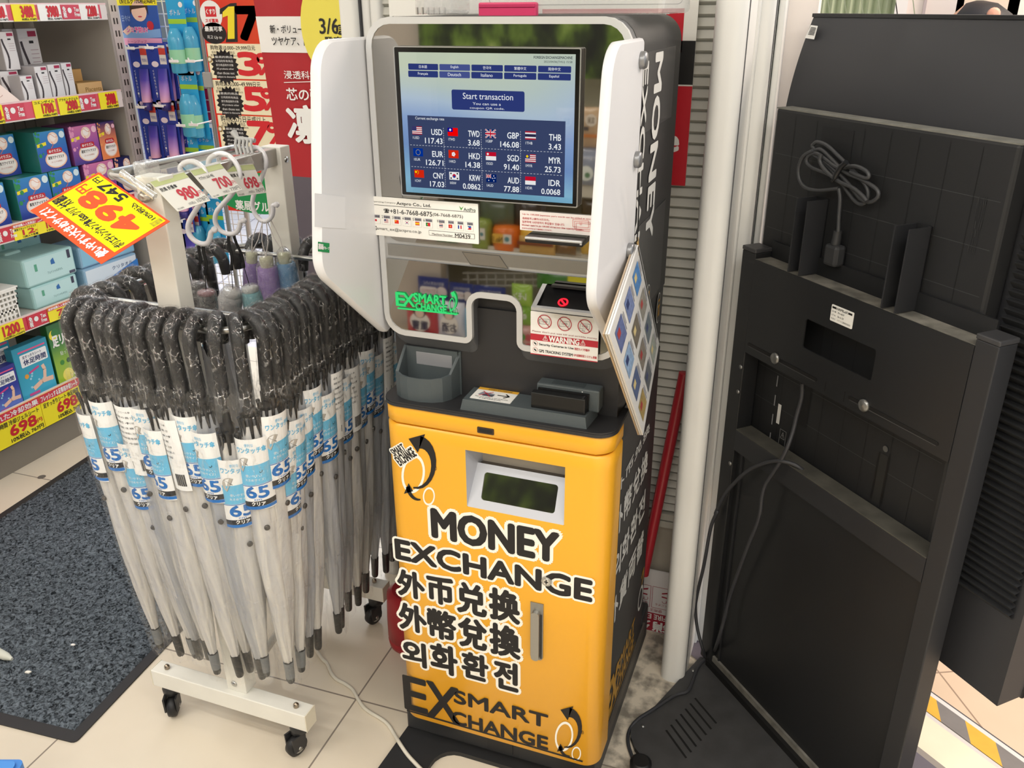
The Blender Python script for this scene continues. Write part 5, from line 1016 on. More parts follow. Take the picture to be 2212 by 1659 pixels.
folding('black folding umbrella hanging by a black strap from the front S-hook', (40, 680), (60, 1000), .016, .02, '1d1d20', '26262a', (*kH(1020, 1180),), 'k', 1.36)
folding('black folding umbrella with a dull pink end on the front S-hook', (130, 770), (160, 1000), .017, .019, '232326', '8f5560', (*kH(1060, 1180),), 'k', 1.34)
folding('silver grey folding umbrella hanging by black straps from the middle S-hook', (430, 760), (360, 1050), .02, .026, 'b9b8b8', 'd0cfcd', (*kH(1320, 1080),), 'k', 1.47)
folding('pale teal folding umbrella hanging by black straps from the middle S-hook', (620, 720), (690, 1050), .018, .022, '6fb4bd', 'cfd2cf', (*kH(1370, 1070),), 'k', 1.49)
# price cards clipped to the bar
def price_card(cor, X, dX, name, price, tax, lab):
    P_ = [px(*kH(*cor[0]), X + dX), px(*kH(*cor[1]), X + dX), px(*kH(*cor[2]), X), px(*kH(*cor[3]), X)]     # bl br tr tl
    o_ = P_[0]; u = P_[1] - P_[0]; v_ = P_[3] - P_[0]; w, h = u.length, v_.length
    f = Fr(o_, u, v_ - u.normalized() * v_.dot(u.normalized())); h = (v_ - u.normalized() * v_.dot(u.normalized())).length
    t_ = thing('price_card', lab, 'price card', P_[3], 'price cards on the rack bar'); b = B(); b.prism(f, rrect(0, 0, w, h, .001, 2), -.001, 0, mat('efeee6', .5)); b.rect(f, 0, h * .80, w, h * .97, mat('c5cf92', .5), .0004)
    b.text(f, name, w * .06, h * .62, w * .52, h * .73, INK, d=.0006, bold=.02); b.text(f, price, w * .38, h * .22, w * .86, h * .56, mat('c5283c', .5), d=.0006, bold=.045); b.text(f, '円', w * .88, h * .24, w * .98, h * .36, mat('c5283c', .5), d=.0006)
    b.text(f, tax, w * .66, h * .04, w * .97, h * .17, mat('555555', .5), d=.0006); b.text(f, '10%税込', w * .40, h * .05, w * .60, h * .14, mat('777777', .5), d=.0006); b.text(f, '税込価格', w * .04, h * .03, w * .22, h * .08, mat('777777', .5), d=.0006); b.build('card', t_)
    b = B(); b.prism(f, rrect(-.003, h * .97, w + .003, h + .022, .003, 3), -.004, .002, film('card_holder', (.97, .97, .95), .05, .3, .15, .05, 50, .12)); b.build('clear_holder', t_)
price_card(((790, 850), (1130, 735), (955, 395), (620, 500)), -1.10, .05, '防風 折畳傘', '980', '1078円', 'white 980 yen price card nearest the front upright of the rack')
price_card(((1160, 715), (1460, 625), (1320, 320), (1040, 390)), -1.12, .045, 'ケフラット シルバー中元', '700', '770円', 'white 700 yen price card in the middle of the rack bar')
price_card(((1420, 695), (1710, 655), (1655, 335), (1370, 370)), -1.15, .03, '耐風 折畳傘', '698', '767円', 'white 698 yen price card near the rear upright of the rack')
# the big yellow price sign, held upside down by a clear clip
def face(x, y, d=1.44): v = ray(x, y); return CAM + v * (d / v.dot(FW))
c0_, c1_, c2_ = face(367, 478), face(213, 372, 1.515), face(232, 580, 1.368); f = Fr(c0_, c1_ - c0_, (c2_ - c0_) - (c1_ - c0_).normalized() * (c2_ - c0_).dot((c1_ - c0_).normalized())); w = (c1_ - c0_).length; h = (c2_ - c0_).dot(f.v)
t = thing('price_sign', 'large yellow 498 yen sign clipped upside down to the front of the rack', 'price sign', c1_); OR = mat('ee5a34', .8, spec=.15); YL = mat('f3e71c', .8, spec=.15)
b = B(); b.prism(f, [(0, 0), (w, 0), (w, h), (0, h)], -.001, 0, OR); b.rect(f, w * .03, h * .03, w * .97, h * .78, YL, .0004)
b.text(f, '10%税込', w * .12, h * .07, w * .42, h * .15, INK, d=.0006, bold=.03); b.text(f, '547', w * .52, h * .05, w * .84, h * .19, INK, d=.0006, bold=.06); b.text(f, '円', w * .87, h * .06, w * .95, h * .15, INK, d=.0006, bold=.03)
b.text(f, '498', w * .13, h * .24, w * .82, h * .52, OR, d=.0006, bold=.085); b.text(f, '円', w * .85, h * .25, w * .95, h * .40, OR, d=.0006, bold=.04); b.text(f, 'ポリエチレンジャンプ傘 65cm クリア', w * .05, h * .60, w * .78, h * .73, INK, d=.0006, bold=.03); b.text(f, '大寸 番田', w * .81, h * .56, w * .96, h * .74, INK, d=.0006, bold=.03)
b.text(f, '使いやすい大きめサイズ！', w * .06, h * .82, w * .92, h * .96, WHITE, d=.0006, bold=.05); b.text(f, '4983865620407', w * .04, h * .045, w * .10, h * .2, mat('9a9a3a', .6), d=.0006); b.build('card', t)
b = B(); b.tube([face(262, 372), face(335, 425)], .006, film('clear_clip', (.95, .95, .94), .15, .7, .08, .3, 40, .3), 10); b.tube([face(285, 385), face(262, 380, 1.5), q0], .0035, mat('e4e4e0', .2), 8); b.build('clip', t)
b = B(); q = V((-1.245, 1.33, 1.272)); b.box(q.x - .016, q.x + .016, q.y - .02, q.y + .02, q.z - .014, q.z + .018, film('bar_clip', (.93, .93, .92), .15, .6, .1, .3, 40, .35), .004); tag(b.build('clear_bar_clip', loc=q), 'clear plastic clip on the chrome tube of the umbrella rack', 'clip')
b = B(); q = py(526, 318, 1.60); GC = mat('b3b3b1', .35)
for k_ in range(5): b.tube([q + V((-.012 + k_ * .010, -.006, .018)), q + V((-.004 + k_ * .010, -.022, .008)), q + V((.002 + k_ * .010, -.026, -.012))], .0032, GC, 8)
b.tube([q + V((-.024, .004, .030)), q + V((-.010, -.003, .018)), q + V((.034, -.003, .016))], [.008, .006, .005], GC, 8); tag(b.build('grey_clip', loc=q), 'grey toothed plastic clip gripping the rear end of the rack bar', 'clip')

# ================================================================== display stand with the screen seen from behind
S0 = V((-.158, 1.803, 0)); _a = R(-46.6); SE = V((cos(_a), sin(_a), 0)); SNN = V((-SE.y, SE.x, 0))       # along the stand; away from the shop
SFr = Fr(S0, SE, (0, 0, 1))                                   # normal points back to the camera
def sp_(x, y, d=0.0): return SFr.inv(hit(x, y, S0 + SNN * d, SNN))
def S(s, z, d=0.0): return SFr(s, z, -d)
SB = mat('1d1e20', .42, noise=.05, scale=6); SB2 = mat('26272a', .45); DUST = mat('6d6a62', .9, noise=.45, scale=26); TVB = mat('2c2d31', .5, noise=.04, scale=3); TVR = mat('1b1c1e', .55); SCRW = mat('8c8c8a', .3, .8)
t = thing('display_stand', 'black steel display stand with two posts and slotted foot plate, seen from behind', 'stand', S(.31, 0))
def sbox(b, s0, s1, z0, z1, d0, d1, m, bev=0.0): b.box(s0, s1, z0, z1, -d1, -d0, m, bev, SFr)
for s0, s1 in ((0, .042), (.573, .613)):
    b = B(); sbox(b, s0, s1, .02, 1.092, 0, .041, SB2 if s0 else SB, .002); u = b.build('post', t); b = B(); sbox(b, s0 - .001, s1 + .001, 1.092, 1.101, -.001, .042, mat('3a3a3c', .4), .002); b.build('post_cap', u)
# upper cross plate with window, slots and dust on its top edge
z0, z1, s0, s1 = .877, 1.080, .042, .573
b = B(); win = rrect(.210, .948, .390, 1.007, .005, 3); ox = [(s0, z0), (s1, z0), (s1, z1), (s0, z1)]
outer = fillet(ox, 0.0, 3); b.ring(SFr, outer, win, -.003, 0, SB)
for (a0, a1) in ((.05, .262), (.345, .549)): b.prism(SFr, rrect(a0, .895, a1, .902, .003, 3), -.001, .0008, mat('060607', .6)); b.line(SFr, [(a0 + .004, .8945), (a1 - .004, .8945)], .0012, mat('4c4c4c', .4), .001)
for a0 in (.285, .335): b.rect(SFr, a0, .885, a0 + .002, .905, mat('0a0a0a', .6), .0006)
o = b.build('cross_plate', t)
b = B(); sbox(b, s0, s1, 1.077, 1.081, .002, .040, DUST); o['_k'] = 1; b.build('dusty_top_edge', t)
b = B(); sbox(b, s0, s1, 1.075, 1.115, .040, .044, SB); b.build('rear_rail', t)
for x_, in ((.140,), (.385,)):
    b = B(); b.lathe(S(x_, .8985, -.0005), [(.012, 0), (.012, .003), (.009, .0055), (.0001, .0065)], SCRW, 18, -SNN); b.build('knob_bolt', t)
b = B(); lb = rrect(*sp_(1793, 691), *sp_(1846, 674), .002, 3); lx0, lz0 = sp_(1793, 691); lx1, lz1 = sp_(1846, 676); b.prism(SFr, rrect(lx0, lz0, lx1, lz1, .002, 3), 0, .0008, PAPER); lw, lh = lx1 - lx0, lz1 - lz0
b.rect(SFr, lx0 + lw * .04, lz0 + lh * .78, lx0 + lw * .22, lz0 + lh * .9, INK, .0011); b.rect(SFr, lx0 + lw * .76, lz0 + lh * .78, lx0 + lw * .94, lz0 + lh * .9, INK, .0011); b.text(SFr, 'HAMILeX', lx0 + lw * .24, lz0 + lh * .77, lx0 + lw * .74, lz0 + lh * .92, INK, d=.0011, bold=.03)
for k_, (l_, r_) in enumerate((('品 番', 'PH-859'), ('LOT No.', '06-A-20'), ('製 造 元', 'ハヤミ工産株式会社'))): b.text(SFr, l_, lx0 + lw * .05, lz0 + lh * (.57 - .22 * k_), lx0 + lw * .24, lz0 + lh * (.66 - .22 * k_), INK, d=.0011); b.text(SFr, r_, lx0 + lw * .32, lz0 + lh * (.56 - .22 * k_), lx0 + lw * (.6 if k_ < 2 else .92), lz0 + lh * (.67 - .22 * k_), INK, d=.0011)
b.build('maker_label', t)
# shelf bar and lower panel
b = B(); sbox(b, .042, .573, .652, .656, .004, .042, SB); sbox(b, .042, .573, .640, .690, .0, .004, SB2); b.build('shelf_bar', t)
b = B(); sbox(b, .042, .573, .690, .692, .0, .042, mat('48463f', .9, noise=.3, scale=20)); b.build('shelf_dust', t)
b = B(); sbox(b, .042, .573, .04, .652, .012, .016, SB); sbox(b, .060, .064, .04, .652, .008, .012, SB2); b.build('lower_panel', t)
b = B(); sbox(b, .042, .573, .02, .046, .006, .014, mat('6b6963', .9, noise=.4, scale=30)); sbox(b, .03, .60, .012, .03, -.004, .006, mat('0d0d0e', .6)); b.build('foot_seam', t)
for k_, (x_, y_) in enumerate(((1612, 799), (1606, 853), (1597, 1015))):
    s_, z_ = sp_(x_, y_, 0); b = B(); b.lathe(S(min(s_, .036), z_, -.0005), [(.005, 0), (.005, .0015), (.0001, .003)], SCRW, 12, -SNN); b.build('screw', t)
# foot plate with its slots
pf_ = Fr((0, 0, .012), (1, 0, 0), (0, 1, 0)); kP = K(1340, 1380, 4.809)
def pp_(x, y): q = pz(*kP(x, y), .012); return (q.x, q.y)
pl = [pp_(830, 185), pp_(910, 205), pp_(1810, 1335)]; far = (pl[2][0] + .25 * SE.x, pl[2][1] + .25 * SE.y); e2 = pp_(100, 1000); e3 = (e2[0] + .62 * SE.x * .9, e2[1] + .62 * SE.y * .9)
pts = [pl[0], pp_(320, 740), pp_(190, 830), pp_(112, 930), pp_(105, 1010), pp_(150, 1130), pp_(370, 1400)]; pts += [(pts[-1][0] + .28, pts[-1][1] - .26), far, pl[1]]
FPM = mat('3d3d3e', .5, noise=.18, scale=22)
b = B(); b.prism(pf_, pts, -.0115, 0, FPM, side=mat('1a1a1b', .5))
for k_ in range(7):
    (ax, ay), (bx, by) = ((475 + 50 * k_, 950 - 55.5 * k_), (685 + 52 * k_, 1240 - 60 * k_)); a_, c_ = pp_(ax, ay), pp_(bx, by); b.line(pf_, [a_, c_], .0052, mat('040404', .8), .0006)
b.build('foot_plate', t)
b = B(); q = pz(*kP(170, 1220), .02); b.lathe((q.x + .012, q.y - .012, .0), [(.02, 0), (.024, .004), (.024, .02), (.018, .024)], mat('131314', .5), 18); b.build('levelling_foot', t)
for (x_, y_) in ((755, 328), (235, 905)): q = pz(*kP(x_, y_), .0122); b = B(); b.lathe(q, [(.005, 0), (.004, .002), (.0001, .0028)], SCRW, 10); b.build('plate_screw', t)
# upright channel brackets on the top rail
for s_ in (.146, .385):
    b = B(); sbox(b, s_, s_ + .003, 1.083, 1.225, -.004, .045, SB2); sbox(b, s_ + .030, s_ + .033, 1.083, 1.225, -.004, .045, SB2); sbox(b, s_, s_ + .033, 1.09, 1.225, .042, .045, SB); u = b.build('channel_bracket', t)
    b = B(); b.lathe(S(s_ + .015, 1.105, .036), [(.012, 0), (.012, .006), (.010, .008), (.0085, .014), (.0001, .016)], SCRW, 14, -SNN); sbox(b, s_ + .004, s_ + .03, 1.112, 1.128, .026, .042, mat('4a4a48', .5), .002); b.build('bracket_bolt', u)

# the display: slab, back box with embossed grid, ribbed side
TD = .085
dv = thing('flat_display', 'large upright display on the stand showing its black ribbed back', 'display', S(.36, .43, TD + .03))
TL_, TR_, TZ0, TZ1 = -.022, .705, .445, 1.537
b = B(); n = 14; vs = []
# back shell whose top is a smooth curve leaning away towards the upper edge
zz = [TZ0, 1.0, 1.25, 1.36] + [1.36 + (TZ1 - 1.36) * i / n for i in range(1, n + 1)]
def dep(z): return TD if z < 1.33 else TD + .045 * ((z - 1.33) / (TZ1 - 1.33)) ** 1.8
def le(z): return TL_
for z in zz: vs += [S(le(z), z, dep(z)), S(TR_, z, dep(z))]
b.add(vs, [(2 * i, 2 * i + 1, 2 * i + 3, 2 * i + 2) for i in range(len(zz) - 1)], TVB, True)
vs2 = [];
for z in zz: vs2 += [S(le(z), z, dep(z)), S(le(z), z, TD + .06), S(TR_, z, dep(z)), S(TR_, z, TD + .06)]
for i in range(len(zz) - 1): k_ = 4 * i; b.add([vs2[k_], vs2[k_ + 1], vs2[k_ + 5], vs2[k_ + 4], vs2[k_ + 2], vs2[k_ + 3], vs2[k_ + 7], vs2[k_ + 6]], [(0, 1, 2, 3), (7, 6, 5, 4)], TVB)
b.build('back_shell', dv)
b = B(); sbox(b, TL_ - .003, TR_ + .003, TZ0 - .006, TZ1 + .003, TD + .058, TD + .078, mat('0f0f11', .25), .004); b.box(le(TZ1) - .003, TR_ + .003, TZ1 - .003, TZ1 + .004, -(TD + .06), -(TD + .042), BLACK, .001, SFr); b.build('front_bezel', dv)
scm = glow('shop_side_picture', 'cfd8e2', .6); b = B(); b.add([S(TL_ + .01, TZ0 + .01, TD + .079), S(TR_ - .01, TZ0 + .01, TD + .079), S(TR_ - .01, TZ1 - .01, TD + .079), S(TL_ + .01, TZ1 - .01, TD + .079)], [(3, 2, 1, 0)], mat('15161a', .1)); b.build('screen', dv)
# raised box
bx0, bx1, bz1 = .0, .540, 1.372; BD = .046
b = B(); sbox(b, bx0, bx1, .60, bz1, BD, TD, TVR, .006)
for k_ in range(1, 9): x_ = bx0 + (bx1 - bx0) * k_ / 9; b.rect(SFr, x_ - .0006, .62, x_ + .0006, bz1 - .012, mat('0e0f10', .6), -BD + .0006)
for k_ in range(1, 9): z_ = bz1 - .012 - k_ * .074; b.rect(SFr, bx0 + .012, z_ - .0006, bx1 - .012, z_ + .0006, mat('3a3b3c', .5), -BD + .0006)
b.rect(SFr, .135, .9, .215, bz1 - .02, mat('141517', .6), -BD + .0008); b.rect(SFr, .15, 1.255, .205, 1.262, mat('08090a', .6), -BD + .0012); b.poly(SFr, circle(.176, 1.235, .0075, 18), mat('030303', .6), -BD + .0012)
b.text(SFr, 'SHARP', bx1 - .05, 1.20, bx1 - .035, 1.29, mat('2a2b2c', .5), d=-BD + .0012, rot=0)
b.rect(SFr, .395, .70, .40, .80, mat('0b0b0c', .5), -BD + .001); b.rect(SFr, .418, .70, .423, .80, mat('0b0b0c', .5), -BD + .001); b.rect(SFr, .400, .70, .418, .80, mat('1f1f1e', .6), -BD + .001); b.poly(SFr, circle(.409, .812, .006, 14), SCRW, -BD + .0015)
b.rect(SFr, .175, .76, .205, .90, mat('0c0c0d', .5), -BD + .001)
b.build('back_box', dv)
b = B(); sbox(b, bx0, bx1, bz1 - .002, bz1 + .0005, BD + .001, TD, mat('77766f', .9, noise=.2, scale=30)); b.build('box_top_dust', dv)
b = B(); z = .62
while z < 1.36:
    b.add([S(.552, z, TD - .002), S(.69, z, TD - .002), S(.69, z + .011, TD - .012), S(.552, z + .011, TD - .012), S(.69, z + .0125, TD - .002), S(.552, z + .0125, TD - .002)], [(0, 1, 2, 3), (3, 2, 4, 5)], mat('2b2c2e', .5)); z += .0145
b.build('vent_ribs', dv)
# small stickers and rating plates on the back
def sticker(cor, d, m, lab=None): pass
q = [S(*sp_(x_, y_, TD + .03), TD + .03) for x_, y_ in ((1744, 82), (1764, 85), (1772, 56), (1757, 54))]
b = B(); sfn = -SNN * .006; b.add([p + sfn for p in q], [(0, 1, 2, 3)], mat('ececea', .5))
for k_ in range(6): a_ = q[1].lerp(q[2], .3 + .1 * k_) + sfn * 1.2; c_ = q[0].lerp(q[3], .3 + .1 * k_) + sfn * 1.2; b.add([a_.lerp(c_, .1), a_.lerp(c_, .8), a_.lerp(c_, .8) + (q[2] - q[1]) * .05, a_.lerp(c_, .1) + (q[2] - q[1]) * .05], [(0, 1, 2, 3)], INK)
b.build('serial_sticker', dv)
b = B()
def sr(x0, y0, x1, y1, m, d): a_, c_ = sp_(x0, y1, BD), sp_(x1, y0, BD); b.rect(SFr, min(a_[0], c_[0]), min(a_[1], c_[1]), max(a_[0], c_[0]), max(a_[1], c_[1]), m, -BD + d)
k5b = K(1500, 780, 4.1475); gp = mat('8f9092', .6); wp = mat('d9d9d6', .5)
a0 = sp_(*k5b(735, 550), BD); a1 = sp_(*k5b(785, 395), BD); b.rect(SFr, a0[0], a0[1], a0[0] + .010, a1[1], wp, -BD + .0012)
for k_ in range(5): b.rect(SFr, a0[0] - .014, a0[1] - .10 + k_ * .045, a0[0] - .011, a0[1] - .075 + k_ * .045, gp, -BD + .0012)
w0 = sp_(*k5b(740, 860), BD); w1 = sp_(*k5b(830, 640), BD); P_ = [(w0[0], w0[1]), (w0[0] + .019, w0[1]), (w0[0] + .019, w1[1]), (w0[0], w1[1])]; b.line(SFr, P_ + P_[:1], .0009, gp, -BD + .0012); zc = w1[1] - .014
b.line(SFr, [(w0[0] + .003, zc - .006), (w0[0] + .0095, zc + .009), (w0[0] + .016, zc - .006), (w0[0] + .003, zc - .006)], .001, gp, -BD + .0012); b.text(SFr, '!', w0[0] + .0085, zc - .004, w0[0] + .0105, zc + .004, gp, d=-BD + .0012)
for k_ in range(4): b.text(SFr, '警告 感電注意', w0[0] + .002, w0[1] + .004 + k_ * .007, w0[0] + .017, w0[1] + .008 + k_ * .007, gp, d=-BD + .0012)
u0 = sp_(*k5b(1225, 1085), BD); b.line(SFr, [(u0[0], u0[1]), (u0[0] + .008, u0[1]), (u0[0] + .008, u0[1] - .008), (u0[0], u0[1] - .008), (u0[0], u0[1])], .0008, gp, -BD + .0012)
b.build('rating_plate', dv)

# coiled power lead and the two cables
kC = K(1280, 0, 2.3702); CBL = mat('3a3b3d', .45)
def sc(pts, d): return [S(*sp_(*kC(x, y), d), d) for x, y in pts]
DC = .030
lo = thing('coiled_power_lead', 'dark grey power lead bundled in loops and tied on the back of the display', 'cable', S(*sp_(*kC(1270, 870), DC), DC))
b = B()
for k_, pts in enumerate((((1125, 745), (1150, 727), (1200, 745), (1260, 800), (1330, 870), (1400, 950), (1410, 1010), (1385, 1045), (1345, 1030), (1290, 960), (1230, 880), (1160, 800), (1125, 745)),
                          ((1130, 775), (1170, 765), (1230, 820), (1290, 880), (1380, 920), (1455, 970), (1460, 1010), (1420, 1035), (1370, 1015), (1310, 940), (1250, 880), (1180, 820), (1130, 790), (1130, 775)),
                          ((1250, 910), (1180, 880), (1120, 855), (1095, 825), (1110, 795), (1150, 785), (1200, 820), (1260, 860), (1340, 850), (1400, 875), (1415, 905), (1390, 910), (1320, 880)),
                          ((1130, 770), (1080, 800), (1055, 860), (1060, 920), (1090, 960), (1150, 975), (1220, 970), (1262, 965)),
                          ((1262, 965), (1268, 1020), (1262, 1100), (1258, 1185)), ((1170, 790), (1165, 830), (1200, 880), (1262, 930), (1330, 960), (1380, 1000), (1405, 1030)))):
    b.tube(spline(sc(pts, DC - .002 * k_), 4), .0036, CBL, 8)
b.build('lead', lo)
b = B(); b.tube(sc(((1240, 910), (1255, 880), (1275, 850), (1300, 830)), DC - .018), .005, BLACK, 8); b.tube(sc(((1240, 912), (1225, 930)), DC - .018), .0025, BLACK, 6); b.build('cable_tie', lo)
b = B(); q = sc(((1256, 1180), (1250, 1220), (1243, 1250)), DC); b.tube(q, [.0075, .0085, .009], mat('2c2d2f', .5), 12); q2 = sp_(*kC(1238, 1300), DC); sbox(b, q2[0] - .017, q2[0] + .017, q2[1] - .022, q2[1] + .018, DC - .012, DC + .012, mat('2e2f31', .5), .006); b.build('plug', lo)
def cable(pts, r, lab, nm='power_cable'):
    b = B(); b.tube(spline(pts, 6), r, mat('35363a', .5), 8); tag(b.build(nm, loc=pts[0]), lab, 'cable')
def cS(x, y, d): return S(*sp_(*k5b(x, y), d), d)
def c6(x, y, d): return S(*sp_(*K(1400, 1100, 4.1475)(x, y), d), d)
cable([cS(970, 200, .02), cS(960, 330, .02), cS(920, 480, .015), cS(880, 640, .005), cS(830, 780, -.008), cS(770, 900, -.012), cS(700, 1010, -.012), cS(635, 1110, -.012), cS(605, 1220, -.012), cS(590, 1350, -.012), cS(550, 1490, -.012), cS(480, 1659, -.012), c6(740, 760, -.012), c6(690, 960, -.014), c6(620, 1200, -.02), pz(*kP(960, 150), .03), pz(*kP(850, 240), .018), pz(*kP(790, 330), .0165), pz(*kP(740, 470), .0165), pz(*kP(690, 550), .0165), pz(*kP(560, 590), .0165), pz(*kP(330, 740), .0165), pz(*kP(180, 840), .014), pz(*kP(95, 950), .006), pz(*kP(80, 1080), .005), pz(*kP(130, 1250), .005), pz(*kP(170, 1380), .005)], .0042, 'dark power cable dropping from the display and curling round the foot plate')
cable([cS(1040, 1060, .03), cS(960, 970, .012), cS(880, 920, .0), cS(760, 895, -.014), cS(640, 910, -.014), cS(500, 970, -.014), cS(380, 1070, -.014), cS(270, 1200, -.012), cS(190, 1360, -.01), c6(620, 20, -.012), c6(560, 170, -.014), c6(500, 500, -.018), c6(440, 760, -.02), c6(425, 900, -.02), c6(440, 1060, -.02), c6(480, 1220, -.018), pz(*kP(880, 180), .03)], .0042, 'thin dark cable arching out over the shelf bar beside the left post of the stand')

# ================================================================== the goods shelf on the left
GX = -2.65; SHM = mat('d9d6cf', .45, noise=.03, scale=8); SHD = mat('8f8c84', .6)
def GF(X): return Fr((X, 0, 0), (0, 1, 0), (0, 0, 1))                      # shelf fronts look towards +X
k7, k8, k9, k10 = K(0, 0, 5.53), K(0, 240, 5.184), K(0, 640, 4.61), K(0, 480, 3.19)
RZ = {1: (1.517, 1.575), 2: (1.203, 1.268), 3: (.815, .875), 4: (.492, .552), 5: (.118, .250)}
GY0, GY1 = 1.2, 2.80
t = thing('goods_shelf', 'tall beige metal shop shelf with slotted posts and pink price rails on the left', 'shelf', (-2.85, 2.0, 0))
b = B(); b.box(-3.10, -3.06, GY0, GY1, .0, 2.1, mat('b7b3aa', .6, noise=.05, scale=5)); b.box(-3.06, -2.68, GY1, GY1 + .012, .1, 2.1, mat('aeaaa2', .6)) ; b.build('back_panel', t)
def slotted(b, x0, x1, y0, y1, z1=2.1):
    b.box(x0, x1, y0, y1, 0, z1, mat('e6e2d8', .45)); z = .06
    while z < z1 - .05:
        b.box(x0 - .0008, x1 + .0008, y0 + (y1 - y0) * .25, y0 + (y1 - y0) * .40, z, z + .022, mat('4a463f', .7)); b.box(x0 - .0008, x1 + .0008, y0 + (y1 - y0) * .6, y0 + (y1 - y0) * .75, z, z + .022, mat('4a463f', .7))
        b.box(x0 + (x1 - x0) * .25, x0 + (x1 - x0) * .4, y0 - .0008, y0, z, z + .022, mat('4a463f', .7)); b.box(x0 + (x1 - x0) * .62, x0 + (x1 - x0) * .77, y0 - .0008, y0, z, z + .022, mat('4a463f', .7)); z += .045
    return b
slotted(B(), -2.745, -2.70, 2.835, 2.88).build('post', t); slotted(B(), -3.06, -3.03, 2.40, 2.44).build('post', t)
b = B(); b.tube([V((-3.0, 2.81, 1.62)), V((-2.86, 2.81, 1.58)), V((-2.79, 2.81, 1.40)), V((-2.75, 2.81, 1.22)), V((-2.73, 2.81, .95))], .008, mat('6c6862', .5), 8); b.build('end_brace', t)
for i in (1, 2, 3, 4, 5):
    z0, z1 = RZ[i]; zs = z1 - .012; dep_ = .40 if i < 5 else .46
    b = B(); b.box(GX - dep_, GX - .01, GY0, GY1 - .02, zs - .025, zs, SHM if i != 3 else mat('c9c5bc', .5)); sb_ = b.build('shelf_board', t)
    b = B(); f = GF(GX); y1 = 2.77 if i < 5 else 2.62; b.box(GX - .01, GX - .002, GY0, y1, z0, z1, mat('e9e2de', .3), .001); b.rect(f, GY0, z0 + .005, y1 - .03, z1 - .006, mat('d9566a' if i < 3 else 'cf3548', .4), -.0015); b.rect(f, GY0, z1 - .006, y1, z1, mat('e8c9c9', .4), -.0014); b.build('price_rail', sb_)
b = B(); b.box(GX - .46, GX - .03, GY0, 2.62, .0, .10, mat('7d776d', .7)); b.build('plinth', t)
b = B()
for k_ in range(30): b.box(-3.055, -3.052, 1.25 + k_ * .05, 1.2525 + k_ * .05, .9, 2.0, mat('8b8780', .5))
b.build('wire_back', t)

def quadpos(X, k, bl_, br_, tl_): f = GF(X); a, c, e = on(f, k, *bl_), on(f, k, *br_), on(f, k, *tl_); return a[0], c[0], (a[1] + c[1]) / 2, e[1]
REDT, YT = mat('d4364a', .5), mat('f7e826', .5)
def tag_card(i, y0, y1, label, price, sub, bg='y', top=None, z=None, nm='price_tag', name=None):
    z0, z1 = z or (RZ[i][0] + .001, RZ[i][1] - .004); f = GF(GX + .0015); b = B(); w, h = y1 - y0, z1 - z0
    b.prism(f, [(y0, z0), (y1, z0), (y1, z1), (y0, z1)], -.002, 0, YT if bg == 'y' else PAPER)
    if top: b.rect(f, y0, z1 - h * .24, y1, z1, REDT, .0005); b.text(f, top, y0 + w * .03, z1 - h * .21, y1 - w * .03, z1 - h * .04, WHITE, d=.001, bold=.03)
    zt = z1 - h * (.26 if top else .04)
    if name: b.text(f, name, y0 + w * .05, zt - h * .17, y1 - w * .05, zt - h * .02, INK, d=.001, bold=.02)
    b.text(f, price, y0 + w * .36, z0 + h * .24, y1 - w * .14, zt - h * (.2 if name else .08), mat('c8202c', .5), d=.001, bold=.06); b.text(f, '円', y1 - w * .12, z0 + h * .26, y1 - w * .03, z0 + h * .38, mat('c8202c', .5), d=.001, bold=.03)
    b.text(f, sub, y0 + w * .34, z0 + h * .05, y1 - w * .03, z0 + h * .19, INK, d=.001, bold=.03)
    tag(b.build(nm, loc=(GX, y0, z0)), label, 'price tag', 'price tags on the goods shelf')
def cardspan(i, k, bl_, tr_): f = GF(GX); return on(f, k, *bl_)[0], on(f, k, tr_[0], tr_[1])[0]
def span(k, xa, ya, xb, yb): f = GF(GX); return on(f, k, xa, ya)[0], on(f, k, xb, yb)[0]
P1 = lambda *q: span(k7, *q)
tag_card(1, *P1(-150, 270, 105, 270), 'white price tag ending in 80 yen at the left end of the top rail', '1980', '税込2178円', 'w')
tag_card(1, *P1(170, 262, 445, 255), 'yellow 3480 yen tag on the top shelf rail', '3480', '8%税込 3758円')
tag_card(1, *P1(480, 250, 745, 240), 'white 3980 yen tag on the top shelf rail', '3980', '税込 4298円', 'w')
tag_card(1, *P1(965, 215, 1190, 215), 'white 2280 yen tag at the right end of the top rail', '2280', '税込 2508円', 'w')
tag_card(2, *P1(-190, 1480, 65, 1470), 'yellow tag cut by the frame on the second rail', '1080', '税込1188円')
tag_card(2, *P1(425, 1410, 690, 1385), 'yellow 1780 yen tag on the second shelf rail', '1780', '10%税込1958円', name='コエンザイム')
tag_card(2, *P1(720, 1370, 970, 1340), 'yellow 2980 yen tag on the second shelf rail', '2980', '10%税込 3278円', name='プラセンタジェル')
tag_card(2, *P1(1205, 1300, 1420, 1275), 'yellow 3980 yen tag at the right end of the second rail', '3980', '8%税込 4298円')
P3 = lambda *q: span(k8, *q)
tag_card(3, *P3(155, 1395, 420, 1320), 'red and yellow eye mask tag on the third rail', '12', '12枚入り各種', top='高評価購入人気商品!!', name='蒸気でホットアイマスク')
tag_card(3, *P3(422, 1320, 690, 1260), 'yellow tag behind the hanging 498 yen sign', '1098', '10%税込', top='人気')
P4 = lambda *q: span(k9, *q); P5 = lambda *q: span(k10, *q)
tag_card(4, *P4(-90, 410, 240, 310), 'yellow 1200 yen tag on the fourth rail below the basket', '1200', '10%税込1320円')
tag_card(4, *P4(485, 210, 720, 130), 'red and yellow face towel tag on the fourth rail', '70', 'フェイシャルタオル', top='高評価購入人気商品!!')
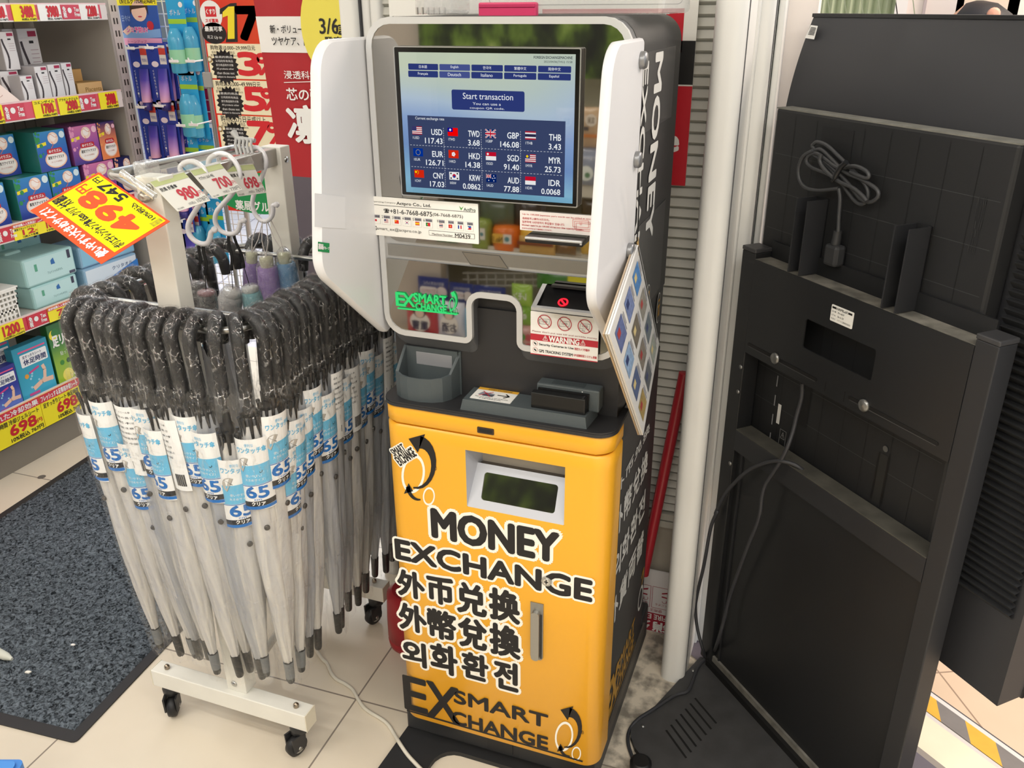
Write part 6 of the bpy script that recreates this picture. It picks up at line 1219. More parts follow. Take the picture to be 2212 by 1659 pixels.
tag_card(4, *P5(480, 580, 605, 540), 'yellow 448 yen tag on the fourth rail', '448', '税込492円')
tag_card(4, *P5(860, 440, 980, 400), 'yellow 598 yen tag far along the fourth rail', '598', '税込657円')
f = GF(GX); yb = on(f, k9, 470, 1350)[0]; ye = on(f, k9, 840, 1130)[0]
tag_card(5, yb - .225, yb - .002, 'large yellow 698 yen cooling gel card, the left of the two on the bottom rail', '698', '10%税込 767円', top='優れた冷却効果', name='休足時間 冷却ジェルシート')
tag_card(5, yb, ye, 'large yellow 698 yen foot sheet card, the right of the two on the bottom rail', '698', '10%税込 767円', top='フレッシュする足専用冷却シート', name='足すっきりシート 休足時間')
# duty free mark between the tags
def tax_mark(i, y, s, lab):
    z0, z1 = RZ[i]; f = GF(GX + .0012); b = B(); h = z1 - z0; zc = (z0 + z1) / 2; b.prism(f, [(y - .002, z0 + .006), (y + .085, z0 + .006), (y + .085, z1 - .007), (y - .002, z1 - .007)], -.002, -.0005, mat('d04458' if i < 3 else 'cc3044', .5))
    b.text(f, '免', y + .004, zc, y + .018, zc + h * .30, WHITE, d=.0004, bold=.04); b.text(f, '税', y + .004, zc - h * .32, y + .018, zc - h * .02, WHITE, d=.0004, bold=.04); b.poly(f, circle(y + .035, zc + h * .08, h * .16, 12), WHITE, .0004)
    b.text(f, 'Tax', y + .055, zc + .001, y + .078, zc + h * .24, WHITE, d=.0004, bold=.04); b.text(f, 'Free', y + .055, zc - h * .26, y + .078, zc - .002, WHITE, d=.0004, bold=.04)
    tag(b.build('tax_free_strip', loc=(GX, y, z0)), lab, 'label', 'tax free strips on the shelf rails')
tax_mark(1, P1(750, 200, 900, 200)[0], 1, 'red tax free strip between two white tags on the top rail'); tax_mark(2, P1(60, 1400, 300, 1400)[0], 1, 'red tax free strip left of the 1780 yen tag'); tax_mark(2, P1(950, 1270, 1100, 1270)[0], 1, 'red tax free strip left of the 3980 yen tag'); tax_mark(3, P3(-60, 1330, 100, 1330)[0] , 1, 'red tax free strip left of the eye mask tag'); tax_mark(4, P4(270, 220, 400, 220)[0], 1, 'red tax free strip right of the 1200 yen tag')

# goods: boxes with printed fronts
def carton(name, cat, label, group, X, y0, y1, z0, z1, dep_, front, side, art=None, bev=.0015):
    t_ = thing(name, label, cat, ((2 * X - dep_) / 2, (y0 + y1) / 2, z0), group); b = B(); b.box(X - dep_, X, y0, y1, z0, z1, mat(side, .4), bev); f = GF(X + .0002); b.rect(f, y0 + bev, z0 + bev, y1 - bev, z1 - bev, front if not isinstance(front, str) else mat(front, .35), .0001); b.build('carton', t_)
    if art: a = B(); art(a, f, y0, z0, y1 - y0, z1 - z0); a.build('printed_front', t_)
    return t_
def vgrad(name, cols, axis='Z', rough=.35):
    m, nt, o = new_nodes(name); p = nt.nodes.new('ShaderNodeBsdfPrincipled'); p.inputs['Roughness'].default_value = rough; tc = nt.nodes.new('ShaderNodeTexCoord'); s_ = nt.nodes.new('ShaderNodeSeparateXYZ'); nt.links.new(tc.outputs['Generated'], s_.inputs[0])
    r_ = nt.nodes.new('ShaderNodeValToRGB'); n_ = len(cols); r_.color_ramp.elements[0].color = (*lin(cols[0]), 1); r_.color_ramp.elements[1].color = (*lin(cols[-1]), 1)
    for i in range(1, n_ - 1): e_ = r_.color_ramp.elements.new(i / (n_ - 1)); e_.color = (*lin(cols[i]), 1)
    nt.links.new(s_.outputs[axis], r_.inputs[0]); nt.links.new(r_.outputs[0], p.inputs['Base Color']); nt.links.new(p.outputs[0], o.inputs[0]); return m
EYE = {'blue': (vgrad('print_blue', ('2d3f9c', '2560b8', '2f86c4'), 'Z'), '2a7a72', '2f8f4f'), 'pink': (vgrad('print_pink', ('3a2f86', '9a4fa0', 'd678a8'), 'Z'), '7a3a78', 'e79ac0'), 'orange': (vgrad('print_orange', ('f08a50', 'e88a5a', '2a2a6a'), 'Z'), '28265c', 'f0a060'), 'navy': (vgrad('print_navy', ('2a2c78', '2a2a6a', '1f2258'), 'Z'), '1f2250', 'f0b090')}
def eye_art(c):
    def art(a, f, y, z, w, h):
        a.poly(f, circle(y + w * .56, z + h * .28, w * .36, 24, h * .22), mat('f6c4a6', .5), .0006); a.poly(f, circle(y + w * .56, z + h * .28, w * .32, 24, h * .19), mat('f7f2ec', .5), .0008)
        a.poly(f, rrect(y + w * .30, z + h * .42, y + w * .80, z + h * .55, h * .05, 5), mat('c2202e', .4), .0012); a.text(f, 'めぐりズム', y + w * .36, z + h * .45, y + w * .75, z + h * .525, WHITE, d=.0016, bold=.04)
        a.text(f, '蒸気でアイマスク', y + w * .30, z + h * .29, y + w * .82, z + h * .37, INK, d=.0012, bold=.02); a.text(f, 'ほっとする時間を', y + w * .38, z + h * .20, y + w * .74, z + h * .24, mat('c07a6a', .5), d=.0012)
        a.poly(f, circle(y + w * .58, z + h * .80, w * .17, 20, h * .15), mat('f6dccb', .5), .0006); a.poly(f, circle(y + w * .58, z + h * .82, w * .10, 18, h * .09), mat('fbf3ee', .5), .0009); a.line(f, [(y + w * (.5 + .05 * sin(i)), z + h * (.72 - .04 * i)) for i in range(5)], .0022, mat('e87a58', .5), .0008); a.line(f, [(y + w * .42 + w * .32 * i / 6, z + h * (.86 + .05 * sin(i))) for i in range(7)], .0016, mat('e08a6a', .5), .001)
        a.poly(f, [(y + w * .03, z + h * .62), (y + w * .33, z + h * .66), (y + w * .33, z + h * .74), (y + w * .03, z + h * .70)], mat('f3e12a', .5), .0009); a.poly(f, circle(y + w * .88, z + h * .86, w * .09, 16), mat('d9eef4' if c == 'blue' else 'f6c6d8', .5), .0009)
        rn = random.Random(3)
        for _ in range(14): a.poly(f, circle(y + w * rn.uniform(.03, .2), z + h * rn.uniform(.4, .98), w * rn.uniform(.02, .06), 7), mat(EYE[c][2], .5), .0005 + .00005 * _)
    return art
BX = -2.70
def eye(c, k_, bl_, br_, tl_, label, z0=None, hgt_=None):
    y0, y1, za, zb = quadpos(BX, k8, bl_, br_, tl_)
    if z0 is not None: za = z0
    if hgt_: zb = za + hgt_
    return carton('eye_mask_box', 'box', label, 'steam eye mask boxes on the third shelf', BX, y0, y1, za, zb, .13, EYE[c][0], EYE[c][1], eye_art(c)), (y0, y1, za, zb)
zb3 = RZ[3][1] - .012
_, q2 = eye('blue', k8, (465, 685), (805, 640), (365, 245), 'blue steam eye mask box with a green side on the upper layer')
H3 = q2[3] - q2[2]; zl = zb3; H3b = q2[2] - zb3
_, q3 = eye('pink', k8, (845, 612), (1150, 552), (770, 165), 'pink and purple eye mask box on the upper layer', q2[2], H3)
eye('orange', k8, (1152, 540), (1345, 500), (1060, 130), 'orange eye mask box with navy top on the upper layer', q2[2], H3)
carton('eye_mask_box', 'box', 'dark blue eye mask box cut by the left frame edge, upper layer', 'steam eye mask boxes on the third shelf', BX, q2[0] - .335, q2[0] - .175, q2[2], q2[3], .13, *EYE['blue'][:2], eye_art('blue'))
carton('eye_mask_box', 'box', 'blue eye mask box set back between two others, upper layer', 'steam eye mask boxes on the third shelf', BX - .06, q2[0] - .16, q2[0] - .03, q2[2], q2[3], .1, *EYE['blue'][:2], eye_art('blue'))
ya = on(GF(BX), k8, 225, 1130)[0]
for j, (c, yo, w_, lb) in enumerate((('blue', -.0, .15, 'blue eye mask box under the upper layer, the left of two'), ('blue', .155, .14, 'blue eye mask box under the upper layer, the right of two'), ('pink', .315, .155, 'pink eye mask box on the lower layer behind the yellow sign'), ('navy', .475, .11, 'navy eye mask box on the lower layer by the shelf end'), ('blue', -.19, .15, 'blue eye mask box on the lower layer at the left'))):
    carton('eye_mask_box', 'box', lb, 'steam eye mask boxes on the third shelf', BX, ya + yo, ya + yo + w_, zb3, q2[2] - .001, .13, *EYE[c][:2], eye_art(c))
# white slim boxes on the second shelf
zb2 = RZ[2][1] - .012
def slim_art(a, f, y, z, w, h):
    a.line(f, [(y + w * (.22 + .12 * sin(i * .5)), z + h * (.05 + .085 * i)) for i in range(10)], w * .12, mat('3a3136', .5), .0006); a.rect(f, y + w * .5, z + h * .88, y + w * .92, z + h * .96, mat('a8284e', .5), .0006); a.rect(f, y + w * .5, z + h * .78, y + w * .72, z + h * .82, INK, .0006)
    for i in range(4): a.rect(f, y + w * .5, z + h * (.5 + .06 * i), y + w * .9, z + h * (.51 + .06 * i), mat('b7a0a8', .5), .0006)
    a.rect(f, y, z + h * .86, y + w, z + h * .865, mat('c9c6c8', .5), .0005)
def slim(bl_, br_, tl_, lb, X=-2.69, z0=None, h=None, dd=.09):
    y0, y1, za, zb = quadpos(X, k7, bl_, br_, tl_); za = z0 if z0 is not None else za; zb = za + h if h else zb
    carton('slim_white_box', 'box', lb, 'slim white boxes on the second shelf', X, y0, y1, za, zb, dd, 'e3e1e2', 'bcb8bb', slim_art)
slim((480, 1165), (625, 1130), (425, 855), 'slim white box, second in the front row beside the gold boxes', z0=zb2, h=.115)
slim((635, 1140), (785, 1120), (580, 835), 'slim white box, third in the front row beside the gold boxes', z0=zb2, h=.118)
slim((795, 1118), (915, 1100), (715, 815), 'slim white box at the right end of the front row', z0=zb2, h=.12)
slim((290, 1185), (435, 1155), (225, 945), 'shorter slim white box at the left of the front row', z0=zb2, h=.088)
slim((130, 1000), (290, 985), (95, 700), 'slim white box set back behind the shorter one', X=-2.80, z0=zb2, h=.16)
slim((330, 980), (560, 960), (190, 465), 'tall white box leaning at the back of the second shelf', X=-2.86, z0=zb2, h=.235)
slim((160, 980), (330, 980), (20, 465), 'tall white box at the back, left of the leaning one', X=-2.88, z0=zb2, h=.235)
slim((95, 900), (270, 910), (75, 540), 'wide white box on top of the stack near the left edge', X=-2.74, z0=zb2 + .105, h=.125)
slim((60, 1180), (280, 1160), (95, 930), 'white box under the wide one near the left edge', X=-2.745, z0=zb2, h=.104)
y0, y1, za, zb = quadpos(-2.70, k7, (935, 1095), (1230, 1065), (890, 970))
def gold_art(a, f, y, z, w, h): a.text(f, 'Placenta', y + w * .3, z + h * .25, y + w * .95, z + h * .6, mat('8a6a30', .5), d=.0006)
carton('gold_box', 'box', 'gold cosmetic box lying at the front right of the second shelf', 'gold boxes on the second shelf', -2.70, y0, y1, zb2, zb2 + .045, .12, 'd9b27a', 'b08a50', gold_art)
carton('gold_box', 'box', 'gold cosmetic box set back on top of the lower gold one', 'gold boxes on the second shelf', -2.76, y0 - .01, y1 - .03, zb2 + .045, zb2 + .09, .1, 'c39a5c', 'a17c45', None)
b = B(); f = GF(-2.668); a0 = on(f, k7, -160, 860); a1 = on(f, k7, 275, 1180); b.add([V((-2.67, a0[0], zb2)), V((-2.67, a1[0], zb2)), V((-2.74, a1[0] - .085, zb2 + .125)), V((-2.74, a0[0] - .0, zb2 + .125)), V((-2.72, a0[0], zb2)), V((-2.72, a1[0], zb2))], [(0, 1, 2, 3), (4, 3, 2, 5), (1, 5, 2), (0, 3, 4)], mat('f0dcd2', .45))
fp = Fr(V((-2.67, a1[0] - .16, zb2)), (0, 1, 0), V((-.07, 0, .125))); b.text(fp, 'ビューティー', -.03, .06, .09, .075, mat('c9a24a', .5), d=.0008); b.text(fp, 'コラーゲン', -.02, .03, .1, .042, mat('b07a70', .5), d=.0008)
tag(b.build('pink_pouch', loc=(-2.69, a1[0] - .1, zb2)), 'pale pink pouch leaning back at the left edge of the second shelf', 'pouch')
# top of the shelf: a few white boxes seen under the top rail, hidden goods left out
# face towel packs and basket on the fourth level
zb4 = RZ[4][1] - .012
def towel_art(a, f, y, z, w, h): a.text(f, 'フェイシャルタオル', y + w * .42, z + h * .28, y + w * .72, z + h * .38, mat('5d8a8c', .5), d=.0008); a.poly(f, [(y + w * .52, z + h * .58), (y + w * .60, z + h * .58), (y + w * .58, z + h * .80), (y + w * .52, z + h * .72)], mat('2a6ab0', .5), .0008); a.rect(f, y + w * .86, z + h * .62, y + w * .92, z + h * .92, mat('3a3a50', .5), .0008); a.rect(f, y + w * .84, z + h * .06, y + w * .96, z + h * .16, mat('4a4a60', .5), .0008); a.rect(f, y + w * .2, z + h * .5, y + w * .25, z + h * .75, mat('5aa88a', .5), .0008)
def towel(bl_, br_, tl_, lb, X=-2.69, col='bfe2e2', z0=None, h=None, w=None, art=towel_art, nm='towel_pack'):
    y0, y1, za, zb = quadpos(X, k10, bl_, br_, tl_); za = z0 if z0 is not None else za; zb = za + h if h else zb
    carton(nm, 'towel pack', lb, 'towel packs on the fourth shelf', X, y0, y1 if not w else y0 + w, za, zb, .16, col, 'a9d2d2' if col[0] == 'b' else '8fb4d0', art, .008)
hT = .085
towel((232, 545), (545, 450), (210, 410), 'pale teal face towel pack at the bottom of the right stack', z0=zb4, h=hT)
towel((178, 400), (525, 300), (115, 215), 'pale teal face towel pack on top of the right stack', z0=zb4 + hT, h=hT + .02)
towel((60, 330), (180, 330), (10, 200), 'pale teal face towel pack set back on the left stack', X=-2.80, z0=zb4, h=.2)
towel((-60, 200), (285, 120), (-60, 100), 'teal towel pack high at the back under the third shelf', X=-2.84, col='9fcaca', z0=zb4 + .16, h=.09)
def blue_art(a, f, y, z, w, h): a.poly(f, [(y + w * .3, z), (y + w, z), (y + w, z + h * .7), (y + w * .5, z + h * .3)], mat('2f7fd0', .5), .0008); a.text(f, 'クリタオル', y + w * .5, z + h * .55, y + w * .9, z + h * .72, mat('2a4a7a', .5), d=.0011)
towel((590, 410), (960, 330), (525, 270), 'white and blue towel pack beside the teal stack', col='dbe8f2', z0=zb4, h=hT, art=blue_art)
towel((560, 300), (940, 230), (520, 150), 'light blue towel pack on top of the white and blue one', X=-2.70, col='8cc4e0', z0=zb4 + hT, h=hT, art=None)
y1b = on(GF(-2.655), k10, 165, 560)[0]; t_ = thing('white_basket', 'white perforated plastic basket cut by the left frame edge', 'basket', (-2.72, y1b - .12, zb4))
b = B(); bw_ = .22
for face_ in ('f', 's'):
    m = mat('f0efe9', .4)
    for r_ in range(7):
        za_, zb_2 = zb4 + .001 + r_ * .018, zb4 + .001 + r_ * .018 + .007; fl2 = .012 * r_ / 6
        if face_ == 'f': b.box(-2.675 + fl2, -2.671 + fl2, y1b - bw_, y1b - .02 + fl2, za_, zb_2, m)
        else: b.box(-2.82, -2.671 + fl2, y1b - .024 + fl2, y1b - .02 + fl2, za_, zb_2, m)
    for c_ in range(13):
        if face_ == 'f': b.box(-2.673, -2.667, y1b - bw_ + c_ * .0165, y1b - bw_ + c_ * .0165 + .007, zb4, zb4 + .118, m)
        else: b.box(-2.82 + c_ * .0125, -2.815 + c_ * .0125, y1b - .022, y1b - .017, zb4, zb4 + .118, m)
b.box(-2.82, -2.66, y1b - bw_, y1b - .004, zb4 + .116, zb4 + .122, mat('f2f1ec', .4), .001); b.build('basket', t_)
b = B(); b.lathe((-2.70, y1b - .15, zb4 + .123), [(.03, 0), (.034, .02), (.034, .07), (.02, .09), (.0001, .092)], mat('4f8a3a', .4), 16); b.lathe((-2.70, y1b - .15, zb4 + .155), [(.0345, 0), (.0345, .025)], mat('23408a', .4), 16)
tag(b.build('green_bottle', loc=(-2.7, y1b - .15, zb4 + .123)), 'green bottle with a dark blue label in the white basket', 'bottle')
# foot care boxes on the bottom shelf
zb5 = RZ[5][1] - .012
TEAL = vgrad('print_teal', ('48b4d8', '2fa4c4', '1e8fae')); NAVB = vgrad('print_indigo', ('6a86d8', '2a3aa0', '2a2a8a')); GRNB = vgrad('print_green', ('a8c83a', '8fb83a', '2f7a3a', '2a6a34'))
def foot_art(a, f, y, z, w, h):
    a.poly(f, rrect(y + w * .17, z + h * .60, y + w * .93, z + h * .84, w * .03, 3), mat('f2f4f6', .5), .0006); a.text(f, '足すっきりシート', y + w * .24, z + h * .755, y + w * .78, z + h * .81, mat('2a3a6a', .5), d=.001, bold=.02); a.text(f, '休足時間', y + w * .24, z + h * .63, y + w * .88, z + h * .735, mat('1f2f66', .5), d=.001, bold=.03)
    a.rect(f, y + w * .15, z + h * .88, y + w * .92, z + h * .91, mat('e0568a', .5), .0006); a.line(f, [(y + w * .35, z + h * .14), (y + w * .62, z + h * .22), (y + w * .95, z + h * .20)], w * .11, mat('eec4ac', .5), .0006); a.line(f, [(y + w * .70, z + h * .22), (y + w * .76, z + h * .42), (y + w * .72, z + h * .52)], w * .09, mat('f0c8b0', .5), .0008)
    a.poly(f, [(y + w * .32, z + h * .44), (y + w * .62, z + h * .50), (y + w * .62, z + h * .54), (y + w * .32, z + h * .48)], mat('d0408a', .5), .0009); a.poly(f, circle(y + w * .24, z + h * .42, w * .06, 10), mat('e8a23a', .5), .0009); a.rect(f, y + w * .2, z + h * .03, y + w * .5, z + h * .08, mat('d8569a', .5), .0009)
    rn = random.Random(8)
    for i in range(8): a.poly(f, circle(y + w * rn.uniform(.25, .9), z + h * rn.uniform(.1, .45), w * .03, 8), mat('9fd8ec', .5), .0004 + .00004 * i)
def foot(bl_, br_, tl_, lb, m, side, art, X=-2.68, h=None, nm='foot_sheet_box'):
    y0, y1, za, zb = quadpos(X, k9, bl_, br_, tl_); carton(nm, 'box', lb, 'foot care boxes on the bottom shelf', X, y0, y1, zb5, (zb5 + h) if h else zb, .035, m, side, art)
foot((235, 1040), (575, 905), (50, 540), 'teal foot sheet box standing in the middle of the bottom shelf', TEAL, '1d7f98', foot_art, h=.20)
foot((-60, 1130), (235, 1040), (-60, 640), 'indigo cooling gel box in front of the teal one', NAVB, '22287a', foot_art, X=-2.665, h=.16)
foot((-60, 900), (190, 860), (-60, 470), 'teal foot sheet box half hidden at the left of the bottom shelf', TEAL, '1d7f98', foot_art, X=-2.73, h=.24)
def green_art(a, f, y, z, w, h): a.poly(f, circle(y + w * .24, z + h * .82, w * .20, 20), mat('f0e23a', .5), .0006); a.poly(f, circle(y + w * .31, z + h * .85, w * .16, 20), mat('2f7a3a', .5), .0008); a.text(f, '足リラ', y + w * .12, z + h * .62, y + w * .95, z + h * .80, WHITE, d=.0012, bold=.04); a.text(f, '貼って', y + w * .35, z + h * .45, y + w * .75, z + h * .52, WHITE, d=.001); a.poly(f, circle(y + w * .35, z + h * .33, w * .1, 12), mat('3f8a3a', .5), .0006); a.poly(f, circle(y + w * .65, z + h * .33, w * .1, 12), mat('2f5a3a', .5), .0006); a.poly(f, circle(y + w * .5, z + h * .1, w * .25, 16), mat('f0e46a', .5), .0006)
foot((590, 875), (800, 800), (435, 300), 'green moon printed foot patch box beside the teal ones', GRNB, '2a6a34', green_art, h=.235)
for i_, (yo, lb) in enumerate(((.02, 'dark green box stacked behind the moon printed box, lower'), (.03, 'dark green box stacked behind the moon printed box, upper'))):
    yy = on(GF(-2.74), k9, 470, 640)[0]; carton('dark_green_box', 'box', lb, 'dark green boxes on the bottom shelf', -2.74, yy, yy + .16, zb5 + i_ * .09, zb5 + i_ * .09 + .088, .14, '31463a', '26382e', None)
# ------------------------------------------------------------------ the end display: poster, hanging tubes, wire grid with blue bottles
EY = 2.90; EF = XZ((0, EY, 0)); k3 = K(240, 0, 2.9625)
t = thing('wire_grid', 'white wire grid panel with hooks at the end of the goods shelf', 'grid', (-2.4, EY + .03, .4)); b = B(); g0 = py(266, 0, EY).x; g1 = py(455, 0, EY).x
for k_ in range(14): x_ = g0 + (g1 - g0) * k_ / 13; b.tube([V((x_, EY + .03, .3)), V((x_, EY + .03, 1.75))], .0022, mat('dcd9d2', .4), 6)
for k_ in range(32): z_ = .32 + k_ * .045; b.tube([V((g0, EY + .034, z_)), V((g1, EY + .034, z_))], .0022, mat('dcd9d2', .4), 6)
b.build('wire_panel', t); b = B(); b.tube([V((g1 + .012, EY + .03, 0)), V((g1 + .012, EY + .03, 1.9))], .011, mat('b5b0a8', .35, .5), 10); b.tube([V((g0 - .01, EY + .03, 0)), V((g0 - .01, EY + .03, 1.9))], .011, mat('b5b0a8', .35, .5), 10); b.build('end_post', t)
PB0 = EF.inv(py(*k3(40, 0), EY)); PB1 = EF.inv(py(*k3(285, 0), EY)); zt, zb_ = EF.inv(py(*k3(60, 35), EY))[1], EF.inv(py(*k3(95, 288), EY))[1]
b = B(); x0, x1 = PB0[0], PB1[0]; w, h = x1 - x0, zt - zb_
b.prism(EF, [(x0, zb_), (x1, zb_), (x1, zt), (x0, zt)], -.003, 0, mat('2c55a8', .45)); b.rect(EF, x0 - .004, zt, x1 + .004, zt + .055, YT, .0006); b.text(EF, '10%税込968円', x0 + w * .45, zt + .006, x1 - .004, zt + .022, INK, d=.001, bold=.03); b.text(EF, 'UVミルク', x0 + .01, zt + .006, x0 + w * .4, zt + .022, INK, d=.001, bold=.03)
b.poly(EF, [(x0, zb_ + h * .3), (x1, zb_ + h * .42), (x1, zb_ + h * .2), (x0, zb_ + h * .15)], mat('7fa8dc', .45), .0006); b.poly(EF, circle(x0 + w * .52, zb_ + h * .86, w * .2, 22, h * .26), mat('efc9b4', .5), .0009); b.poly(EF, [(x0 + w * .3, zb_ + h * 1), (x0 + w * .28, zb_ + h * .75), (x0 + w * .34, zb_ + h * .9), (x0 + w * .7, zb_ + h * .95), (x0 + w * .75, zb_ + h * .75), (x0 + w * .76, zb_ + h)], mat('3a2620', .5), .0012)
b.poly(EF, circle(x0 + w * .53, zb_ + h * .72, w * .055, 12, h * .018), mat('c23a4e', .5), .0014); b.poly(EF, [(x0, zb_ + h * .35), (x0 + w * .2, zb_ + h * .5), (x0 + w * .3, zb_ + h * .38), (x0 + w * .1, zb_ + h * .25)], mat('efc9b4', .5), .001)
b.rect(EF, x0, zb_, x1, zb_ + h * .18, mat('f0a8c8', .45), .0008); b.poly(EF, circle(x0 + w * .76, zb_ + h * .5, w * .09, 14), mat('c02838', .5), .001); b.text(EF, 'シミ予防UV', x0 + w * .12, zb_ + h * .32, x0 + w * .68, zb_ + h * .46, mat('d8449a', .5), d=.0014, bold=.04, out=WHITE, outw=.1); b.text(EF, 'トーンアップ', x0 + w * .1, zb_ + h * .05, x0 + w * .6, zb_ + h * .13, mat('c04a8a', .5), d=.0012); b.text(EF, '日やけ', x0 + w * .04, zb_ + h * .6, x0 + w * .26, zb_ + h * .75, mat('b8d0f0', .5), d=.0012)
tag(b.build('sunscreen_poster', loc=(x0, EY, zb_)), 'blue and pink sunscreen poster with a face above the hanging tubes', 'poster')
# navy backing board and the carded tubes
a0, a1 = EF.inv(py(*k3(110, 300), EY)), EF.inv(py(*k3(395, 300), EY)); zt2 = zb_; zb2_ = EF.inv(py(*k3(230, 1050), EY))[1] - .35
b = B(); b.prism(XZ((0, EY + .012, 0)), [(a0[0] - .02, zb2_), (a1[0] - .03, zb2_), (a1[0] - .03, zt2), (a0[0] - .02, zt2)], -.003, 0, mat('22369c', .45)); tag(b.build('navy_backing_board', loc=(a0[0], EY, zb2_)), 'navy cardboard backing board behind the hanging purple tubes', 'board')
TUBE = vgrad('print_tube', ('e6b0c8', 'b48ad0', '5a4ab8', '3a3aa0'))
def carded(x, zt_, label, s=1.0):
    """blue card with a stand-up tube of milk; origin at its hang hole"""
    u = thing('carded_tube', label, 'tube', (0, 0, 0), 'carded purple tubes on the end display'); F = Fr((0, 0, 0), (1, 0, 0), (0, 0, 1)); w, h = .092, .235
    b = B(); b.prism(F, rrect(-w / 2, -h, w / 2, .012, .004, 3), -.001, 0, mat('2a3f9e', .4)); b.poly(F, circle(-.024, -.008, .012, 16), mat('1d2f86', .4), .0006); b.text(F, 'NIVEA', -.033, -.012, -.015, -.005, WHITE, d=.001); b.poly(F, circle(-.02, -.065, .017, 18, .011), mat('f0e2ea', .4), .0006)
    b.rect(F, .006, -.065, .038, .004, mat('e6ded8', .4), .0006); b.rect(F, .006, -.030, .038, -.006, mat('d0463c', .4), .0009); b.text(F, '予防美白', .009, -.055, .035, -.042, mat('2a3f9e', .4), d=.001)
    for k_ in range(9): b.text(F, 'くすみ毛穴カバー下地'[k_], -.038, -.095 - .012 * k_, -.030, -.086 - .012 * k_, WHITE, d=.0008)
    b.poly(F, circle(-.03, -.212, .008, 12), mat('e2c4d8', .4), .0006); b.build('backing_card', u)
    b = B(); prof = ((-.08, .024, .002), (-.12, .0235, .008), (-.17, .022, .015), (-.205, .019, .019)); vs = []; n_ = 16
    for z_, rx, ry in prof: vs += [V((.014 + rx * cos(2 * pi * j / n_), -.004 - ry * .55 + ry * sin(2 * pi * j / n_), z_)) for j in range(n_)]
    b.add(vs, [(i * n_ + j, i * n_ + (j + 1) % n_, (i + 1) * n_ + (j + 1) % n_, (i + 1) * n_ + j) for i in range(3) for j in range(n_)], TUBE, True); b.build('tube', u)
    b = B(); b.lathe((.014, -.015, -.236), [(.0001, 0), (.0165, 0), (.0175, .03), (.0001, .031)], mat('3b3480', .35), 16); b.build('tube_cap', u); return u
def hookbar(x, z, label):
    b = B(); b.tube([V((x, EY + .03, z + .006)), V((x, EY - .085, z + .002)), V((x, EY - .10, z + .008)), V((x, EY - .104, z + .016))], .0028, mat('ecebe8', .35), 8); b.box(x - .012, x + .03, EY - .107, EY - .103, z + .0, z + .010, mat('eeeeec', .35), .001); tag(b.build('display_hook', loc=(x, EY, z)), label, 'hook', 'white display hooks on the wire grid')
first = None; rows = ((('upper', k3(170, 300), k3(290, 297))), ('middle', k3(230, 670), k3(350, 662)), ('lower', k3(300, 1030), k3(410, 1022)), ('lowest', k3(395, 1400), k3(470, 1385)))
for rn_, pa, pb in rows:
    for sd, pp2 in (('left', pa), ('right', pb)):
        p_ = py(*pp2, EY - .03); lb = 'blue card with a purple tube, %s in the %s row of the end display' % (sd, rn_)
        if first is None: first = carded(0, 0, lb); first.location = p_
        else: dup(first, p_, 0, lb)
        q = dup(first, p_ + V((.006, .03, .003)), 0, 'purple tube card tucked behind the %s one of the %s row' % (sd, rn_))
        hookbar(p_.x + .022, p_.z - .006, 'white hook holding the %s tube cards of the %s row' % (sd, rn_))
# blue travel bottles
def blue_pack(label):
    u = thing('bottle_pack', label, 'bottle pack', (0, 0, 0), 'blue bottle packs on the wire grid'); F = Fr((0, 0, 0), (1, 0, 0), (0, 0, 1)); b = B(); b.prism(F, rrect(-.042, -.26, .042, .012, .003, 3), -.001, 0, mat('2aa6da', .4)); b.rect(F, -.042, -.075, .042, -.058, mat('9fd23a', .4), .0006); b.text(F, 'ボトル', -.03, -.045, .02, -.025, WHITE, d=.0008); b.poly(F, circle(.025, -.008, .010, 12), WHITE, .0006); b.build('header_card', u)
    b = B(); prof = ((-.25, .026), (-.245, .030), (-.13, .030), (-.105, .022), (-.09, .014)); b.lathe((0, -.026, 0), [(r, z) for z, r in prof], mat('4fb6dc', .15, alpha=.75), 18); b.lathe((0, -.026, 0), [(.0305, -.215), (.0305, -.165)], mat('8fd0a8', .3), 18); b.build('bottle', u); return u
bp0 = None
for (X, Y, lb) in ((405, 15, 'blue bottle pack at the top left of the wire grid'), (500, 5, 'blue bottle pack at the top right of the wire grid'), (480, 440, 'blue bottle pack hanging in the middle of the wire grid'), (520, 448, 'blue bottle pack right behind the middle one'), (490, 850, 'blue bottle pack low on the wire grid, left'), (590, 835, 'blue bottle pack low on the wire grid, right'), (560, 1300, 'blue bottle pack seen through the rack under the price cards, left'), (650, 1290, 'blue bottle pack seen through the rack under the price cards, right')):
    p_ = py(*k3(X, Y), EY - .02 + .02 * (X % 3)); 
    if bp0 is None: bp0 = blue_pack(lb); bp0.location = p_
    else: dup(bp0, p_, 0, lb)
for (X, Y, lb) in ((395, 400, 'upper white hook on the empty part of the wire grid'), (500, 400, 'white hook above the middle bottle pack'), (440, 810, 'white hook left of the low bottle packs'), (520, 805, 'white hook right of the low bottle packs')): p_ = py(*k3(X, Y), EY - .1); hookbar(p_.x, p_.z, lb)
b = B(); p_ = EF.inv(py(*k3(350, 360), EY)); b.prism(XZ((0, EY + .05, 0)), [(p_[0], p_[1] - .25), (p_[0] + .16, p_[1] - .25), (p_[0] + .16, p_[1]), (p_[0], p_[1])], -.02, 0, mat('b81f52', .45)); tag(b.build('crimson_box', loc=(p_[0], EY + .05, p_[1] - .25)), 'crimson pack seen through the wire grid behind the hooks', 'box')

